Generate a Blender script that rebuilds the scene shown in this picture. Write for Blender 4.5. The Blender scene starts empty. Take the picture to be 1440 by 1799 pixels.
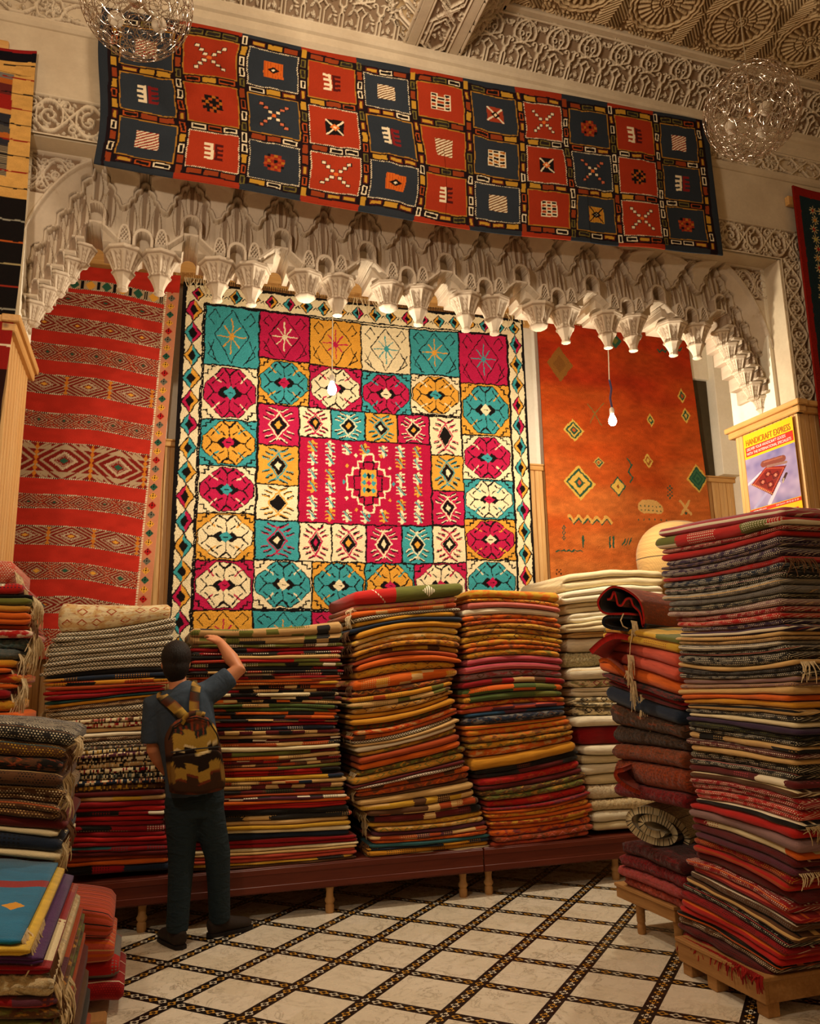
import bpy, math, random
import numpy as np
from mathutils import Matrix, Vector
random.seed(7); np.random.seed(7)
C = bpy.context.scene.collection
PI = math.pi
# ------------------------------------------------------------------ camera
FPX, PIT, ROL, YAW, CH = 1420.0, math.radians(11.63), math.radians(-1.14), math.radians(-18.0), 1.55
def _axes():
    cp, sp = math.cos(PIT), math.sin(PIT)
    fw = np.array([0, cp, sp]); up = np.array([0, -sp, cp]); rt = np.array([1., 0, 0])
    r = math.cos(ROL)*rt + math.sin(ROL)*up; u = -math.sin(ROL)*rt + math.cos(ROL)*up
    c, s = math.cos(YAW), math.sin(YAW); M = np.array([[c, -s, 0], [s, c, 0], [0, 0, 1]])
    return M@r, M@u, M@fw
CR, CU, CF = _axes()
def ray(x, y): return CF + CR*(x-720)/FPX - CU*(y-899.5)/FPX
def P(x, y, v=None, z=None, u=None):
    """measured point of the place on the plane y=v, z=z or x=u"""
    d = ray(x, y)
    t = v/d[1] if v is not None else ((z-CH)/d[2] if z is not None else u/d[0])
    return d*t + np.array([0, 0, CH])
cam_d = bpy.data.cameras.new('camera'); cam = bpy.data.objects.new('camera', cam_d); C.objects.link(cam)
cam_d.sensor_fit = 'VERTICAL'; cam_d.sensor_height = 24.0; cam_d.lens = FPX/1799*24.0
m = Matrix(((CR[0], CU[0], -CF[0], 0), (CR[1], CU[1], -CF[1], 0), (CR[2], CU[2], -CF[2], CH), (0, 0, 0, 1)))
cam.matrix_world = m
bpy.context.scene.camera = cam
sc = bpy.context.scene
sc.view_settings.view_transform = 'Standard'; sc.view_settings.look = 'None'; sc.view_settings.gamma = 1
sc.view_settings.use_curve_mapping = False; sc.view_settings.exposure = 0.0

# ------------------------------------------------------------------ colour helpers
def lin(c): return tuple(((x/12.92) if x <= .04045 else ((x+.055)/1.055)**2.4) for x in c)
def H(s): return lin(tuple(int(s[i:i+2], 16)/255 for i in (0, 2, 4)))
# ------------------------------------------------------------------ node helpers
class NT:
    def __init__(s, name):
        s.m = bpy.data.materials.new(name); s.m.use_nodes = True; s.t = s.m.node_tree; s.n = s.t.nodes; s.l = s.t.links
        s.b = s.n['Principled BSDF']; s.b.inputs['Specular IOR Level'].default_value = .25
    def new(s, ty, **k):
        n = s.n.new(ty)
        for a, b in k.items(): setattr(n, a, b)
        return n
    def put(s, sock, v):
        if hasattr(v, 'is_linked') or isinstance(v, bpy.types.NodeSocket): s.l.new(v, sock)
        elif isinstance(v, (tuple, list)) and len(v) == 3 and sock.type == 'RGBA': sock.default_value = (*v, 1)
        else: sock.default_value = v
    def math(s, op, a, b=0.0, c=None, clamp=False):
        n = s.new('ShaderNodeMath', operation=op); n.use_clamp = clamp
        s.put(n.inputs[0], a); s.put(n.inputs[1], b)
        if c is not None: s.put(n.inputs[2], c)
        return n.outputs[0]
    def mix(s, f, a, b, blend='MIX'):
        n = s.new('ShaderNodeMix', data_type='RGBA', blend_type=blend)
        s.put(n.inputs[0], f); s.put(n.inputs[6], a); s.put(n.inputs[7], b); return n.outputs[2]
    def noise(s, vec, scale, detail=3, rough=.55, dist=0):
        n = s.new('ShaderNodeTexNoise'); s.l.new(vec, n.inputs['Vector'])
        n.inputs['Scale'].default_value = scale; n.inputs['Detail'].default_value = detail
        n.inputs['Roughness'].default_value = rough; n.inputs['Distortion'].default_value = dist
        return n.outputs[0]
    def white(s, x, y):
        c = s.new('ShaderNodeCombineXYZ'); s.put(c.inputs[0], x); s.put(c.inputs[1], y)
        n = s.new('ShaderNodeTexWhiteNoise', noise_dimensions='2D'); s.l.new(c.outputs[0], n.inputs['Vector']); return n.outputs['Value'], n.outputs['Color']
    def coord(s, which='Object'):
        return s.new('ShaderNodeTexCoord').outputs[which]
    def sep(s, vec):
        n = s.new('ShaderNodeSeparateXYZ'); s.l.new(vec, n.inputs[0]); return n.outputs
    def mapping(s, vec, scale=(1, 1, 1), rot=(0, 0, 0), loc=(0, 0, 0)):
        n = s.new('ShaderNodeMapping'); s.l.new(vec, n.inputs[0]); n.inputs['Scale'].default_value = scale
        n.inputs['Rotation'].default_value = rot; n.inputs['Location'].default_value = loc; return n.outputs[0]
    def ramp(s, f, a, b, lo=0., hi=1.):
        n = s.new('ShaderNodeMapRange'); n.inputs[1].default_value = a; n.inputs[2].default_value = b
        n.inputs[3].default_value = lo; n.inputs[4].default_value = hi; s.l.new(f, n.inputs[0]); return n.outputs[0]
    def bump(s, h, strength=.3, dist=.01):
        n = s.new('ShaderNodeBump'); n.inputs['Strength'].default_value = strength; n.inputs['Distance'].default_value = dist
        s.l.new(h, n.inputs['Height']); s.l.new(n.outputs[0], s.b.inputs['Normal']); return n
    def out(s, col, rough=.8):
        s.put(s.b.inputs['Base Color'], col); s.put(s.b.inputs['Roughness'], rough); return s.m
def simple(name, col, rough=.7, metal=0., var=.12, scale=14, bump=0.15):
    t = NT(name); v = t.noise(t.coord(), scale, 4)
    c = t.mix(t.ramp(v, .3, .7), tuple(x*(1-var) for x in col), tuple(min(1, x*(1+var)) for x in col))
    t.b.inputs['Metallic'].default_value = metal
    if bump: t.bump(v, bump, .005)
    return t.out(c, rough)
def attr_mat(name, rough=.95, var=.12, scale=90, bump=.5, bdist=.006, weave=None):
    """colour attribute 'Col' with yarn-like variation"""
    t = NT(name); a = t.new('ShaderNodeVertexColor', layer_name='Col').outputs[0]
    v = t.noise(t.coord(), scale, 3); w = t.noise(t.coord(), 5, 3)
    f = t.math('MULTIPLY', t.ramp(v, .25, .75, 1-var, 1+var), t.ramp(w, .3, .7, .93, 1.06))
    n = t.new('ShaderNodeVectorMath', operation='SCALE'); t.l.new(a, n.inputs[0]); t.l.new(f, n.inputs['Scale'])
    t.b.inputs['Specular IOR Level'].default_value = .1
    t.bump(v, bump, bdist); return t.out(n.outputs[0], rough)
# ------------------------------------------------------------------ mesh helpers
def tag(o, label=None, cat=None, group=None, kind=None):
    if label: o['label'] = label
    if cat: o['category'] = cat
    if group: o['group'] = group
    if kind: o['kind'] = kind
    return o
def mesh(name, V, F, mat, parent=None, uv=None, col=None, smooth=True):
    """V (n,3); F int array of quads (m,4) or list of faces; uv / col per vertex"""
    me = bpy.data.meshes.new(name)
    V = np.asarray(V, dtype=np.float32)
    if isinstance(F, np.ndarray) and F.ndim == 2:
        k = F.shape[1]; m_ = len(F)
        me.vertices.add(len(V)); me.vertices.foreach_set('co', V.ravel())
        me.loops.add(m_*k); me.loops.foreach_set('vertex_index', F.ravel().astype(np.int32))
        me.polygons.add(m_); me.polygons.foreach_set('loop_start', np.arange(0, m_*k, k, dtype=np.int32))
        me.polygons.foreach_set('loop_total', np.full(m_, k, dtype=np.int32))
        me.update(calc_edges=True); me.validate()
    else:
        me.from_pydata([tuple(map(float, v)) for v in V], [], [tuple(int(i) for i in f) for f in F]); me.update()
    if uv is not None or col is not None:
        li = np.empty(len(me.loops), dtype=np.int32); me.loops.foreach_get('vertex_index', li)
    if uv is not None:
        ul = me.uv_layers.new(name='UVMap'); ul.data.foreach_set('uv', np.asarray(uv, dtype=np.float32)[li].ravel())
    if col is not None:
        ca = me.color_attributes.new('Col', 'FLOAT_COLOR', 'POINT'); cc = np.ones((len(V), 4), dtype=np.float32); cc[:, :3] = col
        ca.data.foreach_set('color', cc.ravel())
    if smooth: me.polygons.foreach_set('use_smooth', np.ones(len(me.polygons), dtype=bool))
    if isinstance(mat, (list, tuple)):
        for q in mat: me.materials.append(q)
    elif mat: me.materials.append(mat)
    o = bpy.data.objects.new(name, me); C.objects.link(o)
    if parent: o.parent = parent
    return o
def empty(name, loc=(0, 0, 0), rz=0.):
    o = bpy.data.objects.new(name, None); C.objects.link(o); o.location = loc; o.rotation_euler = (0, 0, rz)
    o.empty_display_size = .1; return o
def gridF(nu, nv, wrap=False):
    a = np.arange(nu*nv).reshape(nv, nu)
    if wrap:
        b = np.roll(a, -1, axis=1); return np.stack([a[:-1], b[:-1], b[1:], a[1:]], -1).reshape(-1, 4)
    return np.stack([a[:-1, :-1], a[:-1, 1:], a[1:, 1:], a[1:, :-1]], -1).reshape(-1, 4)
class MB:
    """collects shapes into one mesh"""
    def __init__(s): s.V = []; s.F = []; s.n = 0
    def add(s, V, F):
        V = [tuple(v) for v in V]; s.V += V; s.F += [tuple(int(i)+s.n for i in f) for f in F]; s.n += len(V); return s
    def box(s, a, b, bev=0.0):
        (x0, y0, z0), (x1, y1, z1) = a, b
        if bev <= 0:
            V = [(x0, y0, z0), (x1, y0, z0), (x1, y1, z0), (x0, y1, z0), (x0, y0, z1), (x1, y0, z1), (x1, y1, z1), (x0, y1, z1)]
            return s.add(V, [(0, 3, 2, 1), (4, 5, 6, 7), (0, 1, 5, 4), (1, 2, 6, 5), (2, 3, 7, 6), (3, 0, 4, 7)])
        e = min(bev, (x1-x0)/2.01, (y1-y0)/2.01, (z1-z0)/2.01)
        def ring(z, k): return [(x0+k, y0+e, z), (x0+e, y0+k, z), (x1-e, y0+k, z), (x1-k, y0+e, z), (x1-k, y1-e, z), (x1-e, y1-k, z), (x0+e, y1-k, z), (x0+k, y1-e, z)]
        R = ring(z0, e)+ring(z0+e, 0)+ring(z1-e, 0)+ring(z1, e); F = [tuple(range(7, -1, -1)), tuple(range(24, 32))]
        for k in range(3):
            for i in range(8): F.append((k*8+i, k*8+(i+1) % 8, (k+1)*8+(i+1) % 8, (k+1)*8+i))
        return s.add(R, F)
    def lathe(s, prof, c=(0, 0, 0), n=20, axis='z', mod=None):
        """prof: list of (r, z)"""
        V = []
        for (r, z) in prof:
            for i in range(n):
                a = 2*PI*i/n; rr = r*(mod(a, z) if mod else 1)
                p = (rr*math.cos(a), rr*math.sin(a), z)
                if axis == 'x': p = (p[2], p[0], p[1])
                if axis == 'y': p = (p[0], p[2], p[1])
                V.append((p[0]+c[0], p[1]+c[1], p[2]+c[2]))
        F = [tuple(map(int, f)) for f in gridF(n, len(prof), wrap=True)]
        F += [tuple(range(n-1, -1, -1)), tuple((len(prof)-1)*n+i for i in range(n))]
        return s.add(V, F)
    def tube(s, pts, r, n=8, r1=None, taper=None):
        pts = [np.array(p, float) for p in pts]; m_ = len(pts); V = []; up = None
        for i, p in enumerate(pts):
            d = pts[min(i+1, m_-1)]-pts[max(i-1, 0)]; d = d/(np.linalg.norm(d)+1e-9)
            if up is None: up = np.array([0, 0, 1.]) if abs(d[2]) < .9 else np.array([1., 0, 0])
            a = np.cross(d, up); a /= np.linalg.norm(a)+1e-9; b = np.cross(a, d); up = b
            t = i/(m_-1); rr = taper[i] if taper else (r if r1 is None else r+(r1-r)*t)
            for k in range(n):
                w = 2*PI*k/n; V.append(p+a*math.cos(w)*rr+b*math.sin(w)*rr)
        F = [tuple(map(int, f)) for f in gridF(n, m_, wrap=True)]
        F += [tuple(range(n-1, -1, -1)), tuple((m_-1)*n+i for i in range(n))]
        return s.add(V, F)
    def prism(s, poly, a, b, plane='xz'):
        """extrude a 2D polygon between a and b along the third axis"""
        def mk(p, t): return (p[0], t, p[1]) if plane == 'xz' else ((t, p[0], p[1]) if plane == 'yz' else (p[0], p[1], t))
        n = len(poly); V = [mk(p, a) for p in poly]+[mk(p, b) for p in poly]
        F = [tuple(range(n)), tuple(range(2*n-1, n-1, -1))]+[(i, i+n, (i+1) % n+n, (i+1) % n) for i in range(n)]
        return s.add(V, F)
    def build(s, name, mat, parent=None, smooth=False):
        o = mesh(name, np.array(s.V), s.F, mat, parent, smooth=smooth)
        if smooth: shade_auto(o)
        return o
def shade_auto(o, ang=40):
    me = o.data; me.polygons.foreach_set('use_smooth', np.ones(len(me.polygons), dtype=bool))
    try: me.set_sharp_from_angle(angle=math.radians(ang))
    except Exception: pass
def sstep(x, a, b):
    t = np.clip((x-a)/(b-a), 0, 1); return t*t*(3-2*t)
# ------------------------------------------------------------------ 2D stroke drawing (for carving and weaving)
def dseg(X, Y, a, b):
    ax, ay = a; bx, by = b; dx, dy = bx-ax, by-ay; L = dx*dx+dy*dy+1e-12
    t = np.clip(((X-ax)*dx+(Y-ay)*dy)/L, 0, 1); return np.hypot(X-ax-t*dx, Y-ay-t*dy)
def arc(cx, cy, r, a0, a1, n=10, ry=None):
    ry = ry or r; return [(cx+r*math.cos(math.radians(a0+(a1-a0)*i/n)), cy+ry*math.sin(math.radians(a0+(a1-a0)*i/n))) for i in range(n+1)]
def spiral(cx, cy, r, a0, turns, n=22, r1=.15):
    return [(cx+r*(1-(1-r1)*i/n)*math.cos(math.radians(a0+360*turns*i/n)), cy+r*(1-(1-r1)*i/n)*math.sin(math.radians(a0+360*turns*i/n))) for i in range(n+1)]
class Tile:
    def __init__(s, w, h, res, wrapx=True, wrapy=False):
        s.w, s.h, s.nx, s.ny = w, h, int(round(w/res)), int(round(h/res))
        s.X, s.Y = np.meshgrid((np.arange(s.nx)+.5)*w/s.nx, (np.arange(s.ny)+.5)*h/s.ny); s.H = np.zeros_like(s.X); s.wx, s.wy = wrapx, wrapy
    def stroke(s, pts, w, h=1.0, soft=.35, mode='max'):
        offs = [(i*s.w, j*s.h) for i in ((-1, 0, 1) if s.wx else (0,)) for j in ((-1, 0, 1) if s.wy else (0,))]
        D = np.full_like(s.X, 9.)
        xs = [p[0] for p in pts]; ys = [p[1] for p in pts]
        for ox, oy in offs:
            if min(xs)+ox-w > s.w or max(xs)+ox+w < 0 or min(ys)+oy-w > s.h or max(ys)+oy+w < 0: continue
            for a, b in zip(pts[:-1], pts[1:]): D = np.minimum(D, dseg(s.X, s.Y, (a[0]+ox, a[1]+oy), (b[0]+ox, b[1]+oy)))
        v = h*np.clip((w/2-D)/(w*soft)+.5, 0, 1)
        s.H = np.maximum(s.H, v) if mode == 'max' else np.where(v > 0, s.H-v, s.H)
        return s
    def leaf(s, x, y, a, L, w, h=.75):
        """a carved leaf: body with a central groove"""
        ca, sa = math.cos(math.radians(a)), math.sin(math.radians(a))
        for ox in ((-s.w, 0, s.w) if s.wx else (0,)):
            for oy in ((-s.h, 0, s.h) if s.wy else (0,)):
                dx, dy = s.X-x-ox, s.Y-y-oy; t = (dx*ca+dy*sa)/L; q = np.abs(-dx*sa+dy*ca)
                ww = w*np.sin(np.clip(t, 0, 1)*PI)**.8
                v = h*np.clip((ww/2-q)/(.25*w)+.3, 0, 1)*((t > 0) & (t < 1)); v = np.where(q < .12*w, v*.45, v)
                s.H = np.maximum(s.H, v)
        return s
    def filler(s, n, seed, L=.03, w=.012):
        r = random.Random(seed)
        for _ in range(n): s.leaf(r.random()*s.w, r.random()*s.h, r.random()*360, L*(.7+.6*r.random()), w)
        return s
    def sample(s, U, Wv):
        i = np.floor((U/s.w) % 1*s.nx).astype(int) % s.nx; j = np.clip((Wv/s.h*s.ny).astype(int), 0, s.ny-1) if not s.wy else np.floor((Wv/s.h) % 1*s.ny).astype(int) % s.ny
        return s.H[j, i]
def relief(name, O, A, B, N, la, lb, step, hf, mat, mask=None, parent=None, kind='structure', side=None):
    """real carved surface: grid O + a*A + b*B + h*N"""
    na, nb = int(la/step)+1, int(lb/step)+1
    a = np.linspace(0, la, na); b = np.linspace(0, lb, nb); Ag, Bg = np.meshgrid(a, b)
    Hh = hf(Ag, Bg)
    if isinstance(Hh, tuple): Hh, G = Hh
    else: G = np.clip(1.15-Hh/max(Hh.max(), 1e-6)*2.4, 0, 1)  # deeper relief is tinted darker, for recess shade and dirt
    V = np.array(O)+Ag[..., None]*np.array(A)+Bg[..., None]*np.array(B)+Hh[..., None]*np.array(N)
    F = gridF(na, nb); G = G.ravel()
    Vf = V.reshape(-1, 3)
    if np.dot(np.cross(A, B), N) < 0: F = F[:, ::-1]
    if mask is not None:
        M = mask(Ag, Bg).ravel(); keep = M[F].all(axis=1); F = F[keep]
        if side is not None:    # close the cut edges back to a depth so the slab is solid
            E = np.concatenate([F[:, [0, 1]], F[:, [1, 2]], F[:, [2, 3]], F[:, [3, 0]]]); key = np.sort(E, axis=1)
            kk = key[:, 0].astype(np.int64)*len(Vf)+key[:, 1]; _, inv, cnt = np.unique(kk, return_inverse=True, return_counts=True)
            be = E[cnt[inv] == 1]; base = len(Vf); Nn = np.array(N)
            dep = (Vf-np.array(O))@Nn; Vb = Vf-(dep+side)[:, None]*Nn
            Vf = np.concatenate([Vf, Vb]); G = np.concatenate([G, G*0]); F = np.concatenate([F, np.stack([be[:, 1], be[:, 0], be[:, 0]+base, be[:, 1]+base], 1), F[:, ::-1]+base])
    used = np.unique(F); rm = np.zeros(len(Vf), dtype=np.int64); rm[used] = np.arange(len(used))
    o = mesh(name, Vf[used], rm[F], mat, parent, col=np.repeat(G[used][:, None], 3, 1))
    if kind: o['kind'] = kind
    return o
# ================================================================== MATERIALS OF THE ROOM
def plaster(name, c1, c2, rough=.85, stain=None, sp=.55, bump=.25, ground=None):
    t = NT(name); co = t.coord(); n1 = t.noise(co, 3.2, 5, .6); n2 = t.noise(co, 38, 4, .6)
    c = t.mix(t.ramp(n1, .35, .68), c1, c2)
    c = t.mix(t.ramp(n2, .3, .75, 0, .22), c, tuple(x*.72 for x in c1))
    if stain:
        n3 = t.noise(co, 5.5, 6, .7); c = t.mix(t.ramp(n3, sp, sp+.1, 0, .6), c, stain)
    if ground:   # recess shade and brown pigment tinted into the carved ground (attribute Col, red)
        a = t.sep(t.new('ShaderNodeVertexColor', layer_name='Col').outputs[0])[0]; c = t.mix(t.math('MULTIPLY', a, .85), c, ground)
    t.bump(n2, bump, .004); return t.out(c, rough)
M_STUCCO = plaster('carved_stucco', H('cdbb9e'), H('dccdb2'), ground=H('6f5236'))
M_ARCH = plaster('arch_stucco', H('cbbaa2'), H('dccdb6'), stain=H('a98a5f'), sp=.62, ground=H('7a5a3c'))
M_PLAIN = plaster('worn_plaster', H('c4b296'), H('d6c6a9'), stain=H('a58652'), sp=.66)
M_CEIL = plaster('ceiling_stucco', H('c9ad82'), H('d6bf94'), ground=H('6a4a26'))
M_CEILP = plaster('plain_ceiling_stucco', H('c9ad82'), H('d6bf94'))
M_WHITE = plaster('cream_wall_paint', H('efe6cf'), H('f6efdc'), bump=.08)
def wood(name, c1, c2, knots=True, rough=.5, axis='z', sc=1.0):
    t = NT(name); co = t.coord()
    s = {'z': (14*sc, 14*sc, 1.1*sc), 'x': (1.1*sc, 14*sc, 14*sc), 'y': (14*sc, 1.1*sc, 14*sc)}[axis]
    mp = t.mapping(co, s); n = t.noise(mp, 1.6, 5, .6, .6); n2 = t.noise(t.mapping(co, tuple(q*3 for q in s)), 2, 3)
    f = t.ramp(n, .3, .72); c = t.mix(f, c1, c2); c = t.mix(t.ramp(n2, .35, .7, 0, .3), c, tuple(x*.6 for x in c1))
    if knots:
        v = t.new('ShaderNodeTexVoronoi'); t.l.new(t.mapping(co, {'z': (5, 5, 1.7), 'x': (1.7, 5, 5), 'y': (5, 1.7, 5)}[axis]), v.inputs['Vector']); v.inputs['Scale'].default_value = 1.0
        c = t.mix(t.ramp(v.outputs['Distance'], .05, .13, .85, 0), c, H('5e3513'))
    t.bump(n2, .15, .003); return t.out(c, rough)
M_PINE = wood('varnished_pine', H('d3a05e'), H('e2b97e'), rough=.38)
M_PINEX = wood('varnished_pine_rail', H('cb9752'), H('dcae70'), rough=.38, axis='x')
M_PINEY = wood('varnished_pine_cap', H('cb9752'), H('dcae70'), rough=.38, axis='y')
M_BENCH = wood('dark_bench_wood', H('5a2418'), H('6d3020'), knots=False, rough=.35, axis='x')
M_LEG = wood('turned_leg_wood', H('a87a48'), H('bd9058'), knots=False, rough=.5)
M_TABLE = wood('raw_table_wood', H('9a6b3a'), H('b98a52'), knots=False, rough=.6, axis='y')
# floor: square marble tiles turned 45 degrees to the walls with mosaic strips between
TP = .4284; BW = .175
def floor_mat():
    t = NT('marble_floor_with_mosaic_strips'); co = t.coord()
    th = YAW - math.radians(-26.92)   # grid direction in this frame
    ex = (math.cos(math.radians(-26.92)-YAW*0-math.radians(18)), math.sin(math.radians(-26.92)-math.radians(18)))
    o3 = t.sep(co)
    def lincomb(a, b, c): return t.math('ADD', t.math('ADD', t.math('MULTIPLY', o3[0], a), t.math('MULTIPLY', o3[1], b)), c)
    # grid origin measured in the camera frame, rotated into the wall frame
    ang = math.radians(-18); ox, oy = -1.22471839, 4.39484565
    wx, wy = ox*math.cos(ang)-oy*math.sin(ang), ox*math.sin(ang)+oy*math.cos(ang)
    e1 = ex; e2 = (-ex[1], ex[0])
    p = lincomb(e1[0]/TP, e1[1]/TP, -(wx*e1[0]+wy*e1[1])/TP+.5); q = lincomb(e2[0]/TP, e2[1]/TP, -(wx*e2[0]+wy*e2[1])/TP+.5)
    fp = t.math('SUBTRACT', t.math('FRACT', p), .5); fq = t.math('SUBTRACT', t.math('FRACT', q), .5)
    ap = t.math('ABSOLUTE', fp); aq = t.math('ABSOLUTE', fq)
    inb_p = t.math('LESS_THAN', ap, BW/2); inb_q = t.math('LESS_THAN', aq, BW/2)
    band = t.math('MAXIMUM', inb_p, inb_q)
    # marble
    n1 = t.noise(co, 4.5, 8, .62, 1.6); vein = t.ramp(t.math('ABSOLUTE', t.math('SUBTRACT', n1, .5)), 0, .022, 1, 0)
    n2 = t.noise(co, 1.7, 4); cell = t.white(t.math('FLOOR', p), t.math('FLOOR', q))[0]
    marb = t.mix(t.math('MULTIPLY', vein, t.ramp(n2, .35, .6, .15, .8)), t.mix(cell, H('e0d3b8'), H('ebdfc8')), H('8f8068'))
    marb = t.mix(t.ramp(t.noise(co, 9, 5, .6, .8), .45, .8, 0, .25), marb, H('c2b394'))
    # mosaic strip: little crosses of white and amber stone on black
    def strip(along, across):
        a = t.math('MULTIPLY', along, 7.0); b = t.math('MULTIPLY', across, 2.0/(BW*.66))   # across -1..1 in the chain
        fa = t.math('SUBTRACT', t.math('FRACT', a), .5); s_ = t.math('ABSOLUTE', fa)
        ba = t.math('ABSOLUTE', b)
        d1 = t.math('ADD', t.math('ABSOLUTE', t.math('SUBTRACT', s_, .5)), t.math('MULTIPLY', t.math('ABSOLUTE', t.math('SUBTRACT', ba, .5)), .62))
        stone = t.math('MULTIPLY', t.math('LESS_THAN', t.math('ABSOLUTE', t.math('SUBTRACT', t.math('ADD', s_, t.math('MULTIPLY', ba, .5)), .36)), .13), t.math('LESS_THAN', ba, 1.0))
        hole = t.math('LESS_THAN', t.math('ABSOLUTE', t.math('SUBTRACT', ba, .42)), .10)
        stone = t.math('MULTIPLY', stone, t.math('SUBTRACT', 1.0, t.math('MULTIPLY', hole, 1.0)))
        par = t.math('MODULO', t.math('FLOOR', t.math('ABSOLUTE', a)), 2.0)
        return stone, par
    s1, p1 = strip(q, fp); s2, p2 = strip(p, fq)
    st = t.mix(inb_p, s2, s1); pr = t.mix(inb_p, p2, p1)
    stn = t.mix(pr, H('e8dcc0'), H('d39a3c'))
    mos = t.mix(st, H('1b1412'), stn)
    c = t.mix(band, marb, mos)
    t.b.inputs['Specular IOR Level'].default_value = .5
    return t.out(c, t.ramp(t.noise(co, 12, 3), .3, .7, .22, .34))
# ================================================================== ROOM SHELL
def quad(name, pts, mat, kind='structure', thick=None):
    o = mesh(name, np.array(pts, float), [tuple(range(len(pts)))], mat, smooth=False); o['kind'] = kind; return o
VF = 4.85           # front face of the arch wall
UL, UR, ZT = -.84, 4.80, 4.86   # rectangular frame round the arch
b = MB(); b.box((-3.6, -2.2, -.08), (7.6, 7.3, 0)); o = b.build('floor', floor_mat()); o['kind'] = 'structure'
b = MB(); b.box((-2.3, 7.02, 0), (6.2, 7.2, 5.75)); o = b.build('wall_niche_back', M_WHITE); o['kind'] = 'structure'
b = MB(); b.box((-2.5, 5.53, 0), (-2.3, 7.02, 5.75)); o = b.build('wall_niche_left', M_WHITE); o['kind'] = 'structure'
# right end: back wall steps forward in two pilasters beside a dark recess
b = MB(); b.box((5.95, 5.53, 0), (6.2, 7.02, 5.75)); o = b.build('wall_niche_right', M_WHITE); o['kind'] = 'structure'
b = MB(); b.box((5.72, 6.86, 3.6), (5.95, 7.02, 5.75), .004); b.box((5.50, 6.95, 4.68), (5.72, 7.02, 5.75), .004)
o = b.build('trim_1', M_WHITE); o['kind'] = 'structure'
b = MB(); b.box((5.50, 6.995, 3.6), (5.72, 7.019, 4.68)); o = b.build('trim_2', simple('painted_recess_shade', H('4a3f2a'), .9)); o['kind'] = 'structure'  # flat dark panel: the shade of an opening put into its colour
b = MB(); b.box((-2.5, 5.53, 5.75), (6.2, 7.2, 5.9)); o = b.build('ceiling', M_WHITE); o['kind'] = 'structure'
# arch wall: piers left and right, lintel above, all solid 4.85 .. 5.53
b = MB(); b.box((-3.6, VF, 0), (-1.06, 5.53, 6.6)); b.box((-1.06, VF, 0), (UL, 5.53, ZT))
b.box((5.00, VF, 0), (7.6, 5.53, 6.6)); b.box((UR, VF, 0), (5.00, 5.53, ZT))
b.box((-1.06, VF, 5.14), (5.00, 5.53, 6.6)); b.box((-1.06, VF+.02, ZT), (5.00, 5.53, 5.14)); b.box((-.84, 5.40, 4.80), (4.8, 5.53, 4.86))
o = b.build('wall_front', M_PLAIN); o['kind'] = 'structure'
# jamb linings
b = MB(); b.box((UR-.035, VF+.17, 3.6), (UR, 5.53, 4.9)); b.box((UL, VF+.17, 3.6), (UL+.02, 5.53, 4.9)); o = b.build('trim_3', M_WHITE); o['kind'] = 'structure'
# side and rear walls of the hall (outside the frame, they close the room)
b = MB(); b.box((-3.8, -2.2, 0), (-3.6, 4.85, 6.6)); o = b.build('wall_left', M_PLAIN); o['kind'] = 'structure'
b = MB(); b.box((7.6, -2.2, 0), (7.8, 4.85, 6.6)); o = b.build('wall_right', M_PLAIN); o['kind'] = 'structure'
b = MB(); b.box((-3.8, -2.4, 0), (7.8, -2.2, 6.6)); o = b.build('wall_rear', M_PLAIN); o['kind'] = 'structure'
b = MB(); b.box((-3.8, -2.4, 6.36), (7.8, 4.85, 6.6)); o = b.build('ceiling', M_CEILP); o['kind'] = 'structure'

# ------------------------------------------------------------------ pine panelling
def boards(name, a0, a1, z0, z1, place, mat, bw=.095, cap=True):
    """tongue-and-groove boards; place(a, depth, z) -> point"""
    prof = []; a = a0; n = max(1, round((a1-a0)/bw)); w = (a1-a0)/n
    for i in range(n):
        x = a0+i*w; prof += [(x, .0), (x+.006, .016), (x+w*.5-.004, .018), (x+w*.5, .012), (x+w*.5+.004, .018), (x+w-.006, .016)]
    prof.append((a1, 0.)); V = []; F = []
    for (x, d) in prof: V += [place(x, d, z0), place(x, d, z1)]
    for i in range(len(prof)-1): F.append((2*i, 2*i+2, 2*i+3, 2*i+1))
    V += [place(a0, -.001, z0), place(a1, -.001, z0), place(a1, -.001, z1), place(a0, -.001, z1)]; k = len(prof)*2
    F += [(k, k+3, k+2, k+1), tuple([k, k+1]+[2*i for i in range(len(prof)-1, -1, -1)]), tuple([k+3]+[2*i+1 for i in range(len(prof))]+[k+2])]
    o = mesh(name, V, F, mat, smooth=False); o['kind'] = 'structure'; return o
ZW = 3.60
boards('trim_4', -2.3, 5.95, .0, ZW-.06, lambda a, d, z: (a, 7.02-d, z), M_PINE)
b = MB(); b.box((-2.3, 6.965, ZW-.06), (5.95, 7.02, ZW-.015), .006); b.box((-2.3, 6.95, ZW-.015), (5.95, 7.02, ZW), .004); o = b.build('trim_5', M_PINEX); o['kind'] = 'structure'
def jamb(u, s, n):
    # s = -1: panelling faces -u (right jamb); +1 faces +u (left jamb)
    boards('trim_%d' % n, VF-.02, 5.55, 0, ZW-.06, lambda a, d, z: (u+s*d, a, z), M_PINE)
    b = MB(); x0, x1 = sorted((u-s*.03, u+s*.05))
    b.box((x0, VF-.07, ZW-.07), (x1, 5.60, ZW-.015), .008); x0, x1 = sorted((u-s*.03, u+s*.07)); b.box((x0, VF-.09, ZW-.015), (x1, 5.62, ZW+.03), .006)
    o = b.build('trim_%d' % (n+1), M_PINEY); o['kind'] = 'structure'
jamb(4.80, -1, 6); jamb(-.838, 1, 8)
boards('trim_10', 4.80, 7.6, 0, ZW-.06, lambda a, d, z: (a, VF-d, z), M_PINE)
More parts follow.
